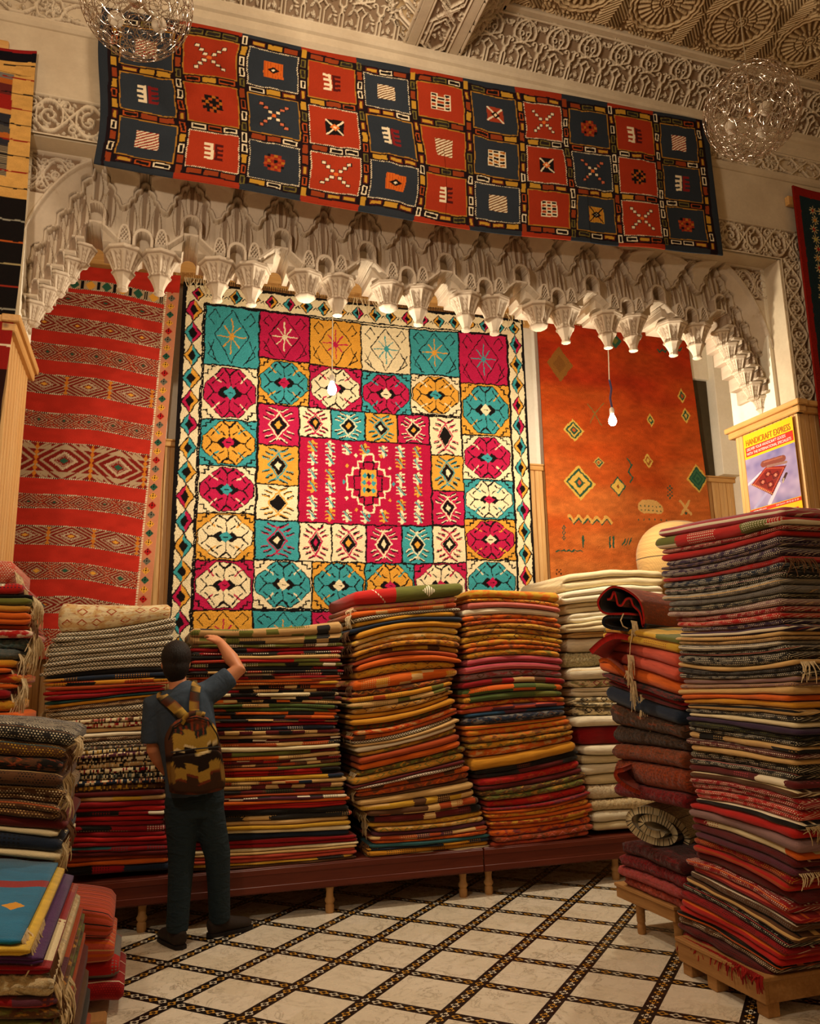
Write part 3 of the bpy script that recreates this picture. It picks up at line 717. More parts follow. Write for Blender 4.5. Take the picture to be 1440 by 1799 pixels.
def bigrug(U, Z):
    j = .010
    X = U+(vn(U, Z, 16, 1)-.5)*j*1.6+(vn(U, Z, 60, 2)-.5)*j; Y = Z+(vn(U, Z, 16, 3)-.5)*j*1.6+(vn(U, Z, 60, 4)-.5)*j
    A = Art(X, Y, CRM); bl = .013
    def box(x0, x1, y0, y1, bg):
        A.rect(x0, x1, y0, y1, bg); A.line([(x0, y0), (x1, y0), (x1, y1), (x0, y1), (x0, y0)], bl*1.1, BLK)
    def star(x0, x1, y0, y1, bg, fg):
        box(x0, x1, y0, y1, bg); cx, cy, a, b = (x0+x1)/2, (y0+y1)/2, (x1-x0)/2, (y1-y0)/2; w = .0085
        A.line([(cx-a*.62, cy+b*.05), (cx, cy+b*.92), (cx+a*.62, cy+b*.05), (cx+a*.2, cy-b*.55), (cx, cy-b*.92), (cx-a*.2, cy-b*.55), (cx-a*.62, cy+b*.05)], w, BLK)
        for sx in (-1, 1):
            A.line([(cx+sx*a*.45, cy+b*.62), (cx+sx*a*.65, cy+b*.88), (cx+sx*a*.85, cy+b*.62), (cx+sx*a*.66, cy+b*.38)], w, BLK)
            A.line([(cx+sx*a*.85, cy-b*.25), (cx+sx*a*.55, cy-b*.85)], w, BLK); A.line([(cx+sx*a*.62, cy-b*.15), (cx+sx*a*.85, cy-b*.62), (cx+sx*a*.45, cy-b*.9)], w, BLK)
        for k in range(8):
            r = (.45 if k % 2 == 0 else .36); t = k*PI/4; A.line([(cx, cy), (cx+a*r*1.1*math.cos(t), cy+b*r*1.35*math.sin(t))], .011, fg)
        A.dia(cx, cy, .03, .035, fg)
    def hexa(x0, x1, y0, y1, bg, fg, c2):
        box(x0, x1, y0, y1, bg); cx, cy, a, b = (x0+x1)/2, (y0+y1)/2, (x1-x0)/2*.95, (y1-y0)/2*.95
        A.poly(lambda X, Y: (np.abs(X-cx)/a+np.abs(Y-cy)/b*.95 < 1.27) & (np.abs(X-cx) < a*1.0) & (np.abs(Y-cy) < b*.98), x0, x1, y0, y1, BLK)
        A.poly(lambda X, Y: (np.abs(X-cx)/a+np.abs(Y-cy)/b*.95 < 1.22) & (np.abs(X-cx) < a*.96) & (np.abs(Y-cy) < b*.94), x0, x1, y0, y1, fg)
        w = .0105
        A.line([(cx-a*.62, cy), (cx+a*.62, cy)], w, BLK); A.line([(cx, cy-b*.72), (cx, cy+b*.72)], w*.8, BLK)
        for sx in (-1, 1):
            A.poly(lambda X, Y: (np.abs(Y-cy) < b*.24-np.abs(X-cx-sx*a*.20)*.8) , min(cx, cx+sx*a*.42), max(cx, cx+sx*a*.42), cy-b*.25, cy+b*.25, BLK)
            for sy in (-1, 1):
                A.line([(cx+sx*a*.60, cy), (cx+sx*a*.82, cy+sy*b*.30)], w, BLK)
                A.line([(cx, cy+sy*b*.70), (cx+sx*a*.22, cy+sy*b*.92)], w*1.5, BLK)
                A.line([(cx+sx*a*.38, cy+sy*b*.42), (cx+sx*a*.62, cy+sy*b*.66)], w*1.3, bg); 
                for q in range(3): A.line([(cx+sx*a*(.30+.14*q), cy+sy*b*(.80-.17*q)), (cx+sx*a*(.38+.14*q), cy+sy*b*(.68-.17*q))], w*1.1, BLK)
                A.line([(cx+sx*a*.16, cy+sy*b*.36), (cx+sx*a*.32, cy+sy*b*.50)], w, BLK)
                # stepped corner marks
                A.line([(cx+sx*a*.58, cy+sy*b*.98), (cx+sx*a*.70, cy+sy*b*.98), (cx+sx*a*.70, cy+sy*b*.86), (cx+sx*a*.84, cy+sy*b*.86), (cx+sx*a*.84, cy+sy*b*.70), (cx+sx*a*.98, cy+sy*b*.70)], w*1.1, BLK)
        A.dia(cx, cy, a*.24, b*.26, c2)
        A.line([(cx-a*.08, cy), (cx+a*.08, cy)], w*.7, BLK)
    def lad(x0, x1, y0, y1, bg, fg, c2):
        box(x0, x1, y0, y1, bg); cx, cy, a, b = (x0+x1)/2, (y0+y1)/2, (x1-x0)/2, (y1-y0)/2; w = .011
        for sx in (-1, 1):
            for sy in (-1, 1):
                for q, o in enumerate((-.30, 0., .30)):
                    A.line([(cx+sx*a*(.12+.16*(q)), cy+sy*b*(.62-.20*q+.1)), (cx+sx*a*(.48+.14*q), cy+sy*b*(.90-.24*q))], w, BLK)
                    A.line([(cx+sx*a*(.10+.16*(q)), cy+sy*b*(.55-.20*q+.1)), (cx+sx*a*(.46+.14*q), cy+sy*b*(.82-.24*q))], w*.8, fg)
                A.line([(cx, cy+sy*b*.60), (cx+sx*a*.46, cy)], w*1.1, fg)
                A.line([(cx+sx*a*.08, cy+sy*b*.72), (cx-sx*a*.0, cy+sy*b*.60)], w, fg)
        A.dia(cx, cy, a*.40, b*.50, BLK); A.dia(cx, cy, a*.17, b*.22, c2)
    T_, K_, Y_, C_ = TEA, PNK, YEL, CRM
    R0 = [(.37, .85, 4.30, 4.865), (.85, 1.31, 4.41, 4.865), (1.31, 1.80, 4.40, 4.86), (1.80, 2.28, 4.39, 4.855), (2.28, 2.785, 4.40, 4.86), (2.785, 3.31, 4.34, 4.87)]
    for (q, bg, fg) in zip(R0, (T_, K_, Y_, C_, T_, K_), (YEL, CRM, PNK, TEA, YEL, TEA)): star(*q, bg, fg)
    R1 = [(.85, 1.31, 3.98, 4.41, Y_, T_, K_), (1.31, 1.80, 3.98, 4.40, K_, C_, K_), (1.80, 2.28, 3.97, 4.39, T_, K_, C_), (2.28, 2.785, 4.0, 4.40, C_, Y_, T_)]
    for q in R1: hexa(*q)
    zl = [4.30, 3.80, 3.385, 2.965, 2.56, 2.14]; lc = [(C_, K_, T_), (T_, Y_, K_), (C_, K_, T_), (Y_, C_, T_), (K_, C_, K_)]
    for i, (bg, fg, c2) in enumerate(lc): hexa(.37, .845, zl[i+1], zl[i], bg, fg, c2)
    zr = [4.345, 3.815, 3.375, 2.99, 2.60, 2.17]; rc = [(Y_, T_, C_), (C_, K_, T_), (T_, C_, K_), (Y_, K_, C_), (C_, T_, K_)]
    for i, (bg, fg, c2) in enumerate(rc): hexa(2.79, 3.31, zr[i+1], zr[i], bg, fg, c2)
    ub = [.845, 1.345, 1.82, 2.275, 2.79]; bc = [(C_, T_, C_), (Y_, T_, C_), (T_, Y_, K_), (K_, C_, K_)]
    for i, (bg, fg, c2) in enumerate(bc): hexa(ub[i], ub[i+1], 2.155, 2.58, bg, fg, c2)
    ub = [.37, .845, 1.345, 1.82, 2.275, 2.79, 3.31]
    for i, (bg, fg) in enumerate(((Y_, K_), (T_, Y_), (K_, C_), (C_, T_), (Y_, K_), (T_, C_))): star(ub[i], ub[i+1], 1.75, 2.14, bg, fg)
    # inner ring
    us = [.855, 1.22, 1.515, 1.83, 2.14, 2.455, 2.785]
    for i, (bg, fg, c2) in enumerate(((K_, C_, Y_), (C_, K_, Y_), (T_, C_, Y_), (Y_, T_, C_), (K_, C_, Y_), (C_, K_, BLK))):
        lad(us[i], us[i+1], 3.60 if i in (0, 5) else 3.70, 3.985, bg, fg, c2)
    for (y1, y0, bg, fg, c2) in ((3.60, 3.24, Y_, T_, C_), (3.24, 2.92, C_, Y_, BLK)): lad(.855, 1.22, y0, y1, bg, fg, c2)
    for (y1, y0, bg, fg, c2) in ((3.61, 3.26, Y_, T_, C_), (3.26, 2.93, K_, C_, C_)): lad(2.465, 2.79, y0, y1, bg, fg, c2)
    us = [.85, 1.23, 1.52, 1.83, 2.16, 2.46, 2.79]
    for i, (bg, fg, c2) in enumerate(((T_, K_, C_), (C_, K_, K_), (C_, K_, YEL), (K_, C_, C_), (T_, C_, Y_), (C_, K_, C_))): lad(us[i], us[i+1], 2.575, 2.92, bg, fg, c2)
    # centre field with rows of little hooked crosses
    box(1.22, 2.462, 2.92, 3.705, CRI)
    def cross(cx, cy, c, c2, s=.036):
        for sx in (-1, 1):
            for y_ in (-.95, 0, .95): A.line([(cx, cy+y_*s), (cx+sx*s*1.05, cy+y_*s)], .014, c)
        A.line([(cx, cy-s*1.35), (cx, cy+s*1.35)], .026, c)
        A.line([(cx-s*.8, cy+s*1.1), (cx+s*.8, cy-s*1.1)], .012, TEA); A.line([(cx-s*.5, cy+s*1.3), (cx+s*1.1, cy-s*.9)], .006, BLK)
    cx0 = [1.335, 1.49, 1.645, 1.80, 1.96, 2.11, 2.27, 2.375]
    cols = [1.345, 1.505, 1.66, 1.825, 2.0, 2.165, 2.33]
    rows = [3.62, 3.51, 3.37, 3.25, 3.11, 3.0]
    for j_, y in enumerate(rows):
        for i, x in enumerate(cols):
            mid = 2 <= i <= 4 and 1 <= j_ <= 4
            if mid: continue
            cross(x, y, CRM if (i+j_) % 3 else YEL, TEA)
    ccx, ccy = 1.86, 3.31
    def stepdia(a, b, n, w, col):
        for sx in (-1, 1):
            for sy in (-1, 1):
                pts = []
                for k in range(n): pts += [(ccx+sx*a*k/n, ccy+sy*b*(1-k/n)), (ccx+sx*a*(k+1)/n, ccy+sy*b*(1-k/n))]
                pts.append((ccx+sx*a, ccy)); A.line(pts, w, col)
    stepdia(.20, .27, 4, .016, CRM); stepdia(.13, .20, 3, .012, BLK)
    A.poly(lambda X, Y: (np.abs(X-ccx) < .075) & (np.abs(Y-ccy) < .125), ccx-.2, ccx+.2, ccy-.2, ccy+.2, YEL)
    for dx, dy, c in ((0, 0, PNK), (-.04, .07, TEA), (.04, .07, TEA), (-.04, -.07, TEA), (.04, -.07, TEA), (-.045, 0, TEA), (.045, 0, TEA), (0, .07, BLK), (0, -.07, BLK)): A.dia(ccx+dx, ccy+dy, .024, .030, c)
    for k in range(12):
        t = k*PI/6; A.dia(ccx+.245*math.cos(t)*.95, ccy+.30*math.sin(t), .018, .022, (TEA, CRM, YEL)[k % 3])
    # border chains
    def chain(x, y, k, a=.055, b=.085):
        c1, c2 = ((PNK, YEL), (TEA, PNK), (YEL, TEA), (TEA, YEL))[k % 4]
        A.dia(x, y, a+.012, b+.014, BLK); A.dia(x, y, a, b, c1)
        A.poly(lambda X, Y: (np.abs(X-x)/a+np.abs(Y-y)/b < 1) & (X > x), x, x+a, y-b, y+b, c2)
        A.dia(x, y, a*.55, b*.55, BLK)
    n = 20
    for i in range(n): chain(.305+i*(3.40-.305)/(n-1), 4.965, i, .050, .058); 
    for i in range(n-1):
        x = .305+(i+.5)*(3.40-.305)/(n-1); A.line([(x-.02, 4.94), (x, 4.965), (x+.02, 4.94)], .008, BLK)
    for i in range(15): chain(.272, 4.80-i*.212, i, .068, .098); chain(3.405, 4.79-i*.213, i+1, .060, .096)
    A.line([(.355, 1.75), (.355, 4.875), (3.32, 4.885), (3.32, 1.75)], .014, BLK)
    A.rect(.0, .205, 0, 9, BLK); A.rect(3.475, 9, 0, 9, BLK); A.rect(0, 9, 5.045, 9, BLK)
    return A.c
def warp_big(U, Z):
    return U-(Z < 9)*(5.08-Z)*.012*(U < 1.0)*(1.0-U), Z+.012*np.sin(U*2.3)+.02*(U-1.8)/1.6
br = cloth('hanging_pile_rug', .17, 3.50, 1.72, 5.07, 6.93, .0052, bigrug, M_PILE, edge=warp_big, wave=lambda U, Z: .018*np.sin(U*3.1+.6)*(1-np.clip((Z-1.7)/3.4, 0, 1)*.6)+.006*vn(U, Z, 22, 5), thick=.022)
tag(br, 'large cream, teal, pink and yellow chequered pile rug hanging on the back wall', 'rug')
# knotted fringe along its top edge
def fringe(name, pts, L, n, mat, parent, r=.004, spread=.02, seed=0, drop=(0, 0, -1), out=(0, -1, 0)):
    b = MB(); rr = random.Random(seed); pts = [np.array(p, float) for p in pts]; drop = np.array(drop, float); out = np.array(out, float)
    for i in range(n):
        t = (i+.5)/n*(len(pts)-1); k = min(int(t), len(pts)-2); p = pts[k]+(pts[k+1]-pts[k])*(t-k)
        d = np.array([rr.uniform(-1, 1) for _ in range(3)])*spread; l = L*rr.uniform(.6, 1.25)
        q = [p, p+drop*l*.35+out*.006+d*.3, p+drop*l*.7+out*.004+d, p+drop*l+d*1.4]
        b.tube(q, r, 5, r1=r*.5)
    return b.build(name, mat, parent, smooth=True)
zt = lambda u: 5.07+.012*math.sin(u*2.3)+.02*(u-1.8)/1.6
fringe('fringe', [(u, 6.915, zt(u)+.035) for u in np.linspace(.2, 3.47, 14)], .05, 190, M_YARNB, br, r=.0045, spread=.004, seed=1)
fringe('tassel', [(u, 6.90, zt(u)+.03) for u in np.linspace(.17, .45, 4)], .12, 16, M_YARN, br, r=.005, spread=.03, seed=2)
fringe('tassel', [(u, 6.90, zt(u)+.04) for u in np.linspace(1.72, 2.02, 4)], .13, 16, M_YARN, br, r=.005, spread=.04, seed=3)
fringe('tassel', [(u, 6.90, zt(u)+.04) for u in np.linspace(3.25, 3.52, 4)], .13, 12, M_YARN, br, r=.005, spread=.04, seed=4)

# ---------------------------------------------------------------- long carpet hung above the arch
RDT, NVY, ORG, IVR, OLV = H('9a3119'), H('2a3037'), H('a9661f'), H('e4d3b0'), H('6b5f2a')
BKR = H('1c1114')
TU = [-.30, .10, .58, 1.065, 1.555, 2.045, 2.52, 2.98, 3.42, 3.80, 4.10]   # column centres are filled below
def top_carpet(U, Z):
    # local coordinates: x along (0..4.6), y down (0..1.15)
    X = (U+.44)+(vn(U, Z, 14, 11)-.5)*.012+(vn(U, Z, 2.2, 12)-.5)*.05; Y = (1.18-Z)+(vn(U, Z, 14, 13)-.5)*.012+(vn(U, Z, 2.0, 14)-.5)*.05
    A = Art(X, Y, BKR); W_ = 4.60; nC = 11; x0 = .085; cw = (W_-.17)/nC
    y0 = .075; ch = (1.18-.15)/3
    rc = random.Random(5)
    for i in range(nC):
        blue = i in (0, 2, 4, 6, 8, 10); col = NVY if blue else RDT
        A.rect(x0+i*cw-.02, x0+(i+1)*cw-.02, -1, .045, col); A.rect(x0+i*cw-.02, x0+(i+1)*cw-.02, 1.135, 2, col)
    A.rect(-1, .045, -1, 3, NVY); A.rect(W_-.045, 9, -1, 3, NVY)
    kinds = [('str', 'comb', 'str'), ('xsq', 'chk', 'comb'), ('box', 'xsq', 'chk'), ('comb', 'xbox', 'xsq'), ('str', 'comb', 'box'), ('grid', 'str', 'comb'), ('xbox', 'grid', 'str'), ('xsq', 'xbox', 'grid'), ('chk', 'xsq', 'xboxy'), ('comb', 'chk', 'xsq'), ('str', 'comb', 'chk')]
    strips = (H('a8481c'), H('b98a2e'), IVR, H('5a1f1a'), H('8c3a1a'), OLV)
    for i in range(nC):
        for j in range(3):
            xa, xb = x0+i*cw+.035, x0+(i+1)*cw-.035; ya, yb = y0+j*ch+.032, y0+(j+1)*ch-.032
            blue = i % 2 == 0; bg = tuple(np.array(NVY)*(1+.15*rc.random())) if blue else tuple(np.array(RDT)*(1+.12*rc.random()))
            A.rect(xa, xb, ya, yb, bg)
            edge = (IVR if rc.random() < .35 else H('a8762a')); A.line([(xa, ya), (xb, ya), (xb, yb), (xa, yb), (xa, ya)], .0075, edge, dash=.012 if edge is IVR else None)
            cx, cy = (xa+xb)/2, (ya+yb)/2; k = kinds[i][j]
            def rc_(dx0, dx1, dy0, dy1, c): A.rect(cx+dx0, cx+dx1, cy+dy0, cy+dy1, c)
            if k == 'xsq':
                for s in (-1, 1):
                    for q in (1, 2, 3):
                        for sy in (-1, 1):
                            X0, Y0 = s*q*.028, sy*q*.025; rc_(X0-.017, X0+.017, Y0-.013, Y0+.013, BLK); rc_(X0-.012, X0+.012, Y0-.009, Y0+.009, IVR if not (blue and q > 1) else H('c4694a'))
                rc_(-.014, .014, -.012, .012, H('d86a2c'))
            elif k in ('chk',):
                for a in range(-3, 3):
                    for b_ in range(-3, 3):
                        c = ((IVR, BLK, H('a8481c'), ORG)[(a*2+b_*3+a*b_) % 4]) if (a+b_) % 2 else (BLK if blue is False else H('8c2a1a'))
                        if abs(a+.5)+abs(b_+.5) < 4.6: rc_(a*.022, a*.022+.022, b_*.020, b_*.020+.020, c)
            elif k == 'comb':
                for s, c in ((-1, IVR), (1, H('7c1f1f') if blue else H('4a1512'))):
                    rc_(min(s*.004, s*.022), max(s*.004, s*.022), -.062, .062, c)
                    for q in range(4): rc_(min(s*.02, s*.062), max(s*.02, s*.062), -.060+q*.034, -.060+q*.034+.019, c)
            elif k == 'str':
                A.poly(lambda X, Y: (np.abs(X-cx) < .066) & (np.abs(Y-cy) < .062) & ((((Y-cy)+(X-cx)*.6)/.021) % 1 < .52), xa, xb, ya, yb, IVR)
                A.poly(lambda X, Y: (np.abs(X-cx) < .066) & (np.abs(Y-cy) < .062) & ((((Y-cy)+(X-cx)*.6)/.021) % 1 > .6), xa, xb, ya, yb, H('9c2a20') if blue and i in (0, 10) else H('7a4a1c'))
            elif k == 'box' or k == 'xboxy':
                rc_(-.068, .068, -.062, .062, H('c8601f') if k == 'box' else H('b98a2e'))
                for q in range(7): rc_(-.064+q*.019, -.060+q*.019, -.058, .058, H('a8421a'))
                A.dia(cx, cy, .045, .028, BLK); A.dia(cx, cy, .014, .012, IVR)
                if k == 'xboxy': A.line([(cx-.06, cy-.055), (cx+.06, cy+.055)], .010, BLK); A.line([(cx-.06, cy+.055), (cx+.06, cy-.055)], .010, BLK)
            elif k == 'xbox':
                rc_(-.062, .062, -.056, .056, BLK if not blue else H('9c3a20'))
                A.line([(cx-.056, cy-.05), (cx+.056, cy+.05)], .012, IVR); A.line([(cx-.056, cy+.05), (cx+.056, cy-.05)], .012, IVR); A.dia(cx, cy, .036, .026, H('d8702c') if not blue else BLK); A.dia(cx, cy, .014, .012, H('f0d0a0'))
            elif k == 'grid':
                rc_(-.068, .068, -.062, .062, IVR)
                for a in range(3):
                    for b_ in range(5): rc_(-.062+a*.044, -.062+a*.044+.034, -.058+b_*.024, -.058+b_*.024+.016, (ORG, BLK)[(a+b_) % 2] if blue else (BLK, H('a8421c'))[(a+b_) % 2])
    # little framed bars in the dividing strips
    def bar(xa, xb, ya, yb, k):
        c = strips[k % 6]; A.rect(xa, xb, ya, yb, c if k % 6 != 2 else IVR)
        inner = (BLK, H('a8421c'), BLK, H('b98a2e'), H('b0662a'), H('2a2320'))[k % 6]
        if k % 3 != 1: A.rect(xa+.008, xb-.008, ya+.007, yb-.007, inner)
    k = 0
    for i in range(nC+1):
        x = x0+i*cw
        for q in range(14):
            y = .035+q*.080; bar(x-.017, x+.017, y, y+.064, rc.randrange(6))
    for j in range(4):
        y = y0+j*ch
        for i in range(nC):
            for q in range(3): xx = x0+i*cw+.04+q*(cw-.08)/3; bar(xx+.008, xx+(cw-.08)/3-.008, y-.018, y+.018, rc.randrange(6))
    return A.c
def tc_edge(U, Z):
    # Z in 0..1.18 -> world; measured top and bottom edges
    t = (U+.44)/4.60; bot = np.interp(t, [0, .1, .3, .45, .6, .8, .92, 1], [4.69, 4.665, 4.64, 4.635, 4.66, 4.70, 4.735, 4.745])
    top = np.interp(t, [0, .12, .3, .45, .6, .8, .95, 1], [5.80, 5.82, 5.825, 5.84, 5.875, 5.925, 5.95, 5.95])
    s = Z/1.18; return U+.02*np.sin(Z*5)*(t < .5)+.03*(1-s)*(t > .9)*(t-.9)*10*0, bot+(top-bot)*s
tc = cloth('long_hanging_carpet', -.44, 4.16, 0, 1.18, 4.775, .0048, top_carpet, M_KILIM, edge=tc_edge, thick=.012,
           wave=lambda U, Z: .006*np.sin(U*5)+np.clip(1-Z/1.18, 0, 1)**1.3*(.018*np.sin(U*2.1)+.012*np.sin((U-3.3)*9)*(U > 3.0)))
tag(tc, 'long red and navy chequered carpet hanging sideways above the scalloped arch', 'carpet')

# ---------------------------------------------------------------- red striped kilim, left of the big rug
RED1, DRD, GRY_, GRN = H('bb3022'), H('7f2018'), H('b59a78'), H('2d5a44')
def redkilim(U, Z):
    Zs = Z+.016*np.sin(U*6+1)+(U+.5)*.075+(vn(U, Z, 3, 31)-.5)*.02; X = U; A = Art(U, Zs, RED1)
    n = vn(U*.4, Z, 30, 32)[..., None]; A.c *= (.88+.24*n)
    bands = [(4.935, 4.847, 's'), (4.808, 4.681, 'd'), (4.574, 4.43, 'h'), (4.315, 4.172, 'e'), (4.059, 3.891, 'w'), (3.733, 3.604, 'e'), (3.476, 3.169, 'W'), (3.044, 2.911, 'e'), (2.77, 2.613, 'w'), (2.475, 2.338, 'g'), (2.20, 2.07, 'h'), (1.95, 1.8, 'e')]
    for z1, z0, k in bands:
        m = (Zs < z1+.02) & (Zs > z0+.02); y = Zs-(z1+z0)/2-.02; h = (z1-z0)/2
        per = {'s': .13, 'd': .30, 'h': .26, 'e': .19, 'w': .34, 'W': .42, 'g': .21}[k]
        x = ((U+.02*0) % per)-per/2; r = np.abs(x)/(per/2)+np.abs(y)/h     # diamond radius
        c = np.empty(U.shape+(3,)); c[:] = DRD
        if k == 's':
            c[:] = GRY_; c[(np.abs(x)/.042+np.abs(y)/h*.9) < 1] = YEL; c[((np.abs(x)/.042+np.abs(y)/h*.9) < 1) & (np.floor(U/per) % 2 == 0)] = GRN
            c[(np.abs(np.abs(x)-.058) < .006)] = BLK
        else:
            ring = (r*(3.2 if k in 'ewg' else 2.6)) % 1; c[(ring < .34)] = GRY_
            if k in 'hd': c[(((U+y)/.035) % 1 < .28) & (r > .8) & (((U-y)/.10) % 1 < .6)] = GRY_
            if k in 'eg': c[(r > .9) & ((((U+y*1.5)/.022) % 1) < .4) & (((y)/.018) % 1 < .6)] = H('c0431f')
            if k == 'W': dd = np.abs(y)/h; c[(dd > .62) & (((np.abs(x)/(per/2)*2) % 1)+((dd-.62)/.38) < .9)] = GRY_
            c[r < .17] = YEL if (k in 'hw') else GRN
            if k == 'g': c[(r < .25)] = GRN; c[(r < .25) & (np.floor(U/per) % 2 == 0)] = YEL
            if k in 'wW': c[(np.abs(np.abs(x)-per/2) < .022) & ((np.abs(((y)/.045) % 1-.5)+np.abs(np.abs(x)-per/2)/.03) < .6)] = H('d07a24')
            if k in 'wW': c[(r < .55) & (r > .25) & (((U/.011) % 1 < .5) & ((y/.011) % 1 < .5))] = IVR
        ed = np.abs(np.abs(y)-h) < .007; c[ed] = BLK; c[ed & ((U/.016) % 1 < .5)] = IVR
        A.c[m] = c[m]
    # right edge strip with small diamonds
    mr = U > .035; yy = (Z % .078)-.039; xx = U-.085
    c = np.empty(U.shape+(3,)); c[:] = H('c47f5c'); dm = (np.abs(xx)/.034+np.abs(yy)/.034) < 1
    kk = np.floor(Z/.078).astype(int) % 5; pal = np.array([GRN, YEL, H('6e6a58'), H('b5201c'), YEL]); c[dm] = pal[kk[dm]]
    dots = dm & ((np.abs(xx) % .016) < .007) & ((np.abs(yy) % .016) < .007); c[dots] = BLK
    mm = mr & (Z < 4.93); A.c[mm] = c[mm]; A.c[(np.abs(U-.035) < .006) & (Z < 4.93) & ((Z/.02) % 1 < .6)] = IVR
    return A.c
def rk_edge(U, Z):
    s = (5.09-Z)/3.3; return U-s*.15*1.0-(U < -.3)*0, Z-.02*np.sin((U+1.2)*2.6)*(Z > 3)
rk = cloth('striped_kilim', -1.62, .145, 1.75, 5.10, 6.918, .0052, redkilim, M_KILIM, edge=rk_edge, wave=lambda U, Z: .02*np.sin(U*4+Z)*(5.1-Z)/3.3, thick=.010)
tag(rk, 'red kilim with grey patterned stripes hanging left of the cream chequered rug', 'rug')

# ---------------------------------------------------------------- rust-orange carpet, right of the big rug
def orange(U, Z):
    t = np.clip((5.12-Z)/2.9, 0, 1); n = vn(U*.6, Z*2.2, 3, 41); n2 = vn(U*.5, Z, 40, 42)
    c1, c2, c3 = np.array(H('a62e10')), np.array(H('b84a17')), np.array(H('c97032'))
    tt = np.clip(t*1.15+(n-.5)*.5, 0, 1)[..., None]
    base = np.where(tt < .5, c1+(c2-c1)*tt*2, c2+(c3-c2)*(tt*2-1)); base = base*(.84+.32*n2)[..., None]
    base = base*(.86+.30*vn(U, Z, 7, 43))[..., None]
    A = Art(U+(vn(U, Z, 50, 44)-.5)*.012, Z+(vn(U, Z, 50, 45)-.5)*.012, (0, 0, 0)); A.c = base
    G, Yk = H('2c5540'), H('d9b050')
    def q(x, y): p = P(900+x/2.667, 450+y/2.667, v=6.95); return p[0], p[2]
    def dm(x, y, a, b, cols):
        cx, cy = q(x, y); s = .0024
        for k, c in enumerate(cols): f = 1-k/len(cols); A.dia(cx, cy, a*s*f, b*s*f, c)
    dm(215, 508, 62, 80, [H('8a5a24'), H('7d4f20')]); dm(468, 405, 36, 36, [G, H('6b6a30')])
    dm(278, 815, 48, 50, [Yk, G, Yk, G, H('c05a2a')]); dm(773, 662, 22, 36, [Yk, G, H('b0501f')]); dm(788, 755, 25, 36, [Yk, G, Yk]); dm(630, 775, 20, 32, [Yk, G, Yk])
    dm(386, 963, 24, 26, [H('c9a050'), G, H('c9a050'), H('b0501f')]); dm(613, 966, 25, 34, [Yk, H('a05a24'), Yk]); dm(302, 1060, 72, 76, [Yk, G, Yk, Yk, G, H('c9622c')]); dm(470, 1080, 38, 44, [G, Yk, Yk, Yk, H('8a4a1c')]); dm(830, 1050, 52, 66, [Yk, G, H('3d6b48'), G, H('3d6b48'), G])
    for k in range(10):
        x = 670+k*11; p0, p1 = q(x, 440+(k % 2)*14), q(x+11, 440+((k+1) % 2)*14); A.line([p0, p1], .016, G)
        if k < 9:
            x = 258+k*20; p0, p1 = q(x, 1228+(k % 2)*26), q(x+20, 1228+((k+1) % 2)*26); A.line([(p0[0], p0[1]+.02), (p1[0], p1[1]+.02)], .035, H('dba552')); A.line([p0, p1], .013, G)
        p0, p1 = q(195+k*12, 1384-(k % 2)*8), q(207+k*12, 1384-((k+1) % 2)*8); A.line([p0, p1], .013, G)
    A.line([q(340, 690), q(372, 735), q(350, 780)], .012, H('8a6a34')); A.line([q(410, 690), q(372, 735), q(400, 790)], .012, H('8a6a34'))
    A.line([q(515, 955), q(535, 985), q(518, 1015), q(540, 1045), q(525, 1065)], .016, G)
    for a in range(3):
        for b_ in range(7): 
            if (a+b_) % 2: cx, cy = q(700+a*9, 1080+b_*9); A.rect(cx-.009, cx+.009, cy-.009, cy+.009, G)
    for k in range(3): cx, cy = q(232, 1272+k*24); A.dia(cx, cy, .022, .028, G); A.dia(cx, cy, .010, .013, H('c9622c'))
    for x in (318, 432, 446): A.line([q(x, 1310), q(x, 1360)], .018, G)
    for k in range(3): A.line([q(500+k*14, 1325), q(486+k*14, 1355)], .013, G)
    cx, cy = q(618, 1185); A.poly(lambda X, Y: ((X-cx)**2/.15**2+(Y-cy)**2/.085**2 < 1) & (Y > cy-.06), cx-.2, cx+.2, cy-.1, cy+.1, H('d9a860'))
    for k in range(12): A.dia(cx-.11+(k % 6)*.045, cy-.03+(k//6)*.045, .010, .010, G)
    for k in range(6): x_, y_ = q(560+k*26, 1242); A.dia(x_, y_, .010, .012, G)
    x_, y_ = q(775, 1180); A.line([(x_-.05, y_+.07), (x_+.05, y_-.07)], .03, H('d9a860')); A.line([(x_+.05, y_+.07), (x_-.05, y_-.07)], .03, H('d9a860')); A.dia(x_, y_-.06, .02, .015, G)
    x_, y_ = q(208, 1478)
    for dx, dy in ((-.02, .02), (.02, .02), (-.02, -.02), (.02, -.02), (0, 0)): A.dia(x_+dx, y_+dy, .010, .010, BLK)
    A.rect(3.66, 5.4, 2.38, 2.47, H('d8892c'))
    return A.c
def og_edge(U, Z):
    s = (5.13-Z)/2.9; t = (U-3.655)/1.80; return U+s*.13*t, Z+(t-.5)*.03+.01*np.sin(U*7)
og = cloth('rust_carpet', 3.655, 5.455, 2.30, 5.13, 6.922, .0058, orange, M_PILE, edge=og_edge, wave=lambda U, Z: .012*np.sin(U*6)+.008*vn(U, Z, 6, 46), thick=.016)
tag(og, 'rust orange carpet with scattered green diamonds hanging behind the right bare bulb', 'carpet')
fringe('fringe', [(3.67, 6.91, 5.135), (5.44, 6.91, 5.165)], .03, 150, M_YARN, og, r=.003, spread=.004, seed=6)
fringe('fringe', [(3.67, 6.90, 2.31), (5.5, 6.90, 2.31)], .07, 90, M_YARN, og, r=.004, spread=.01, seed=7)

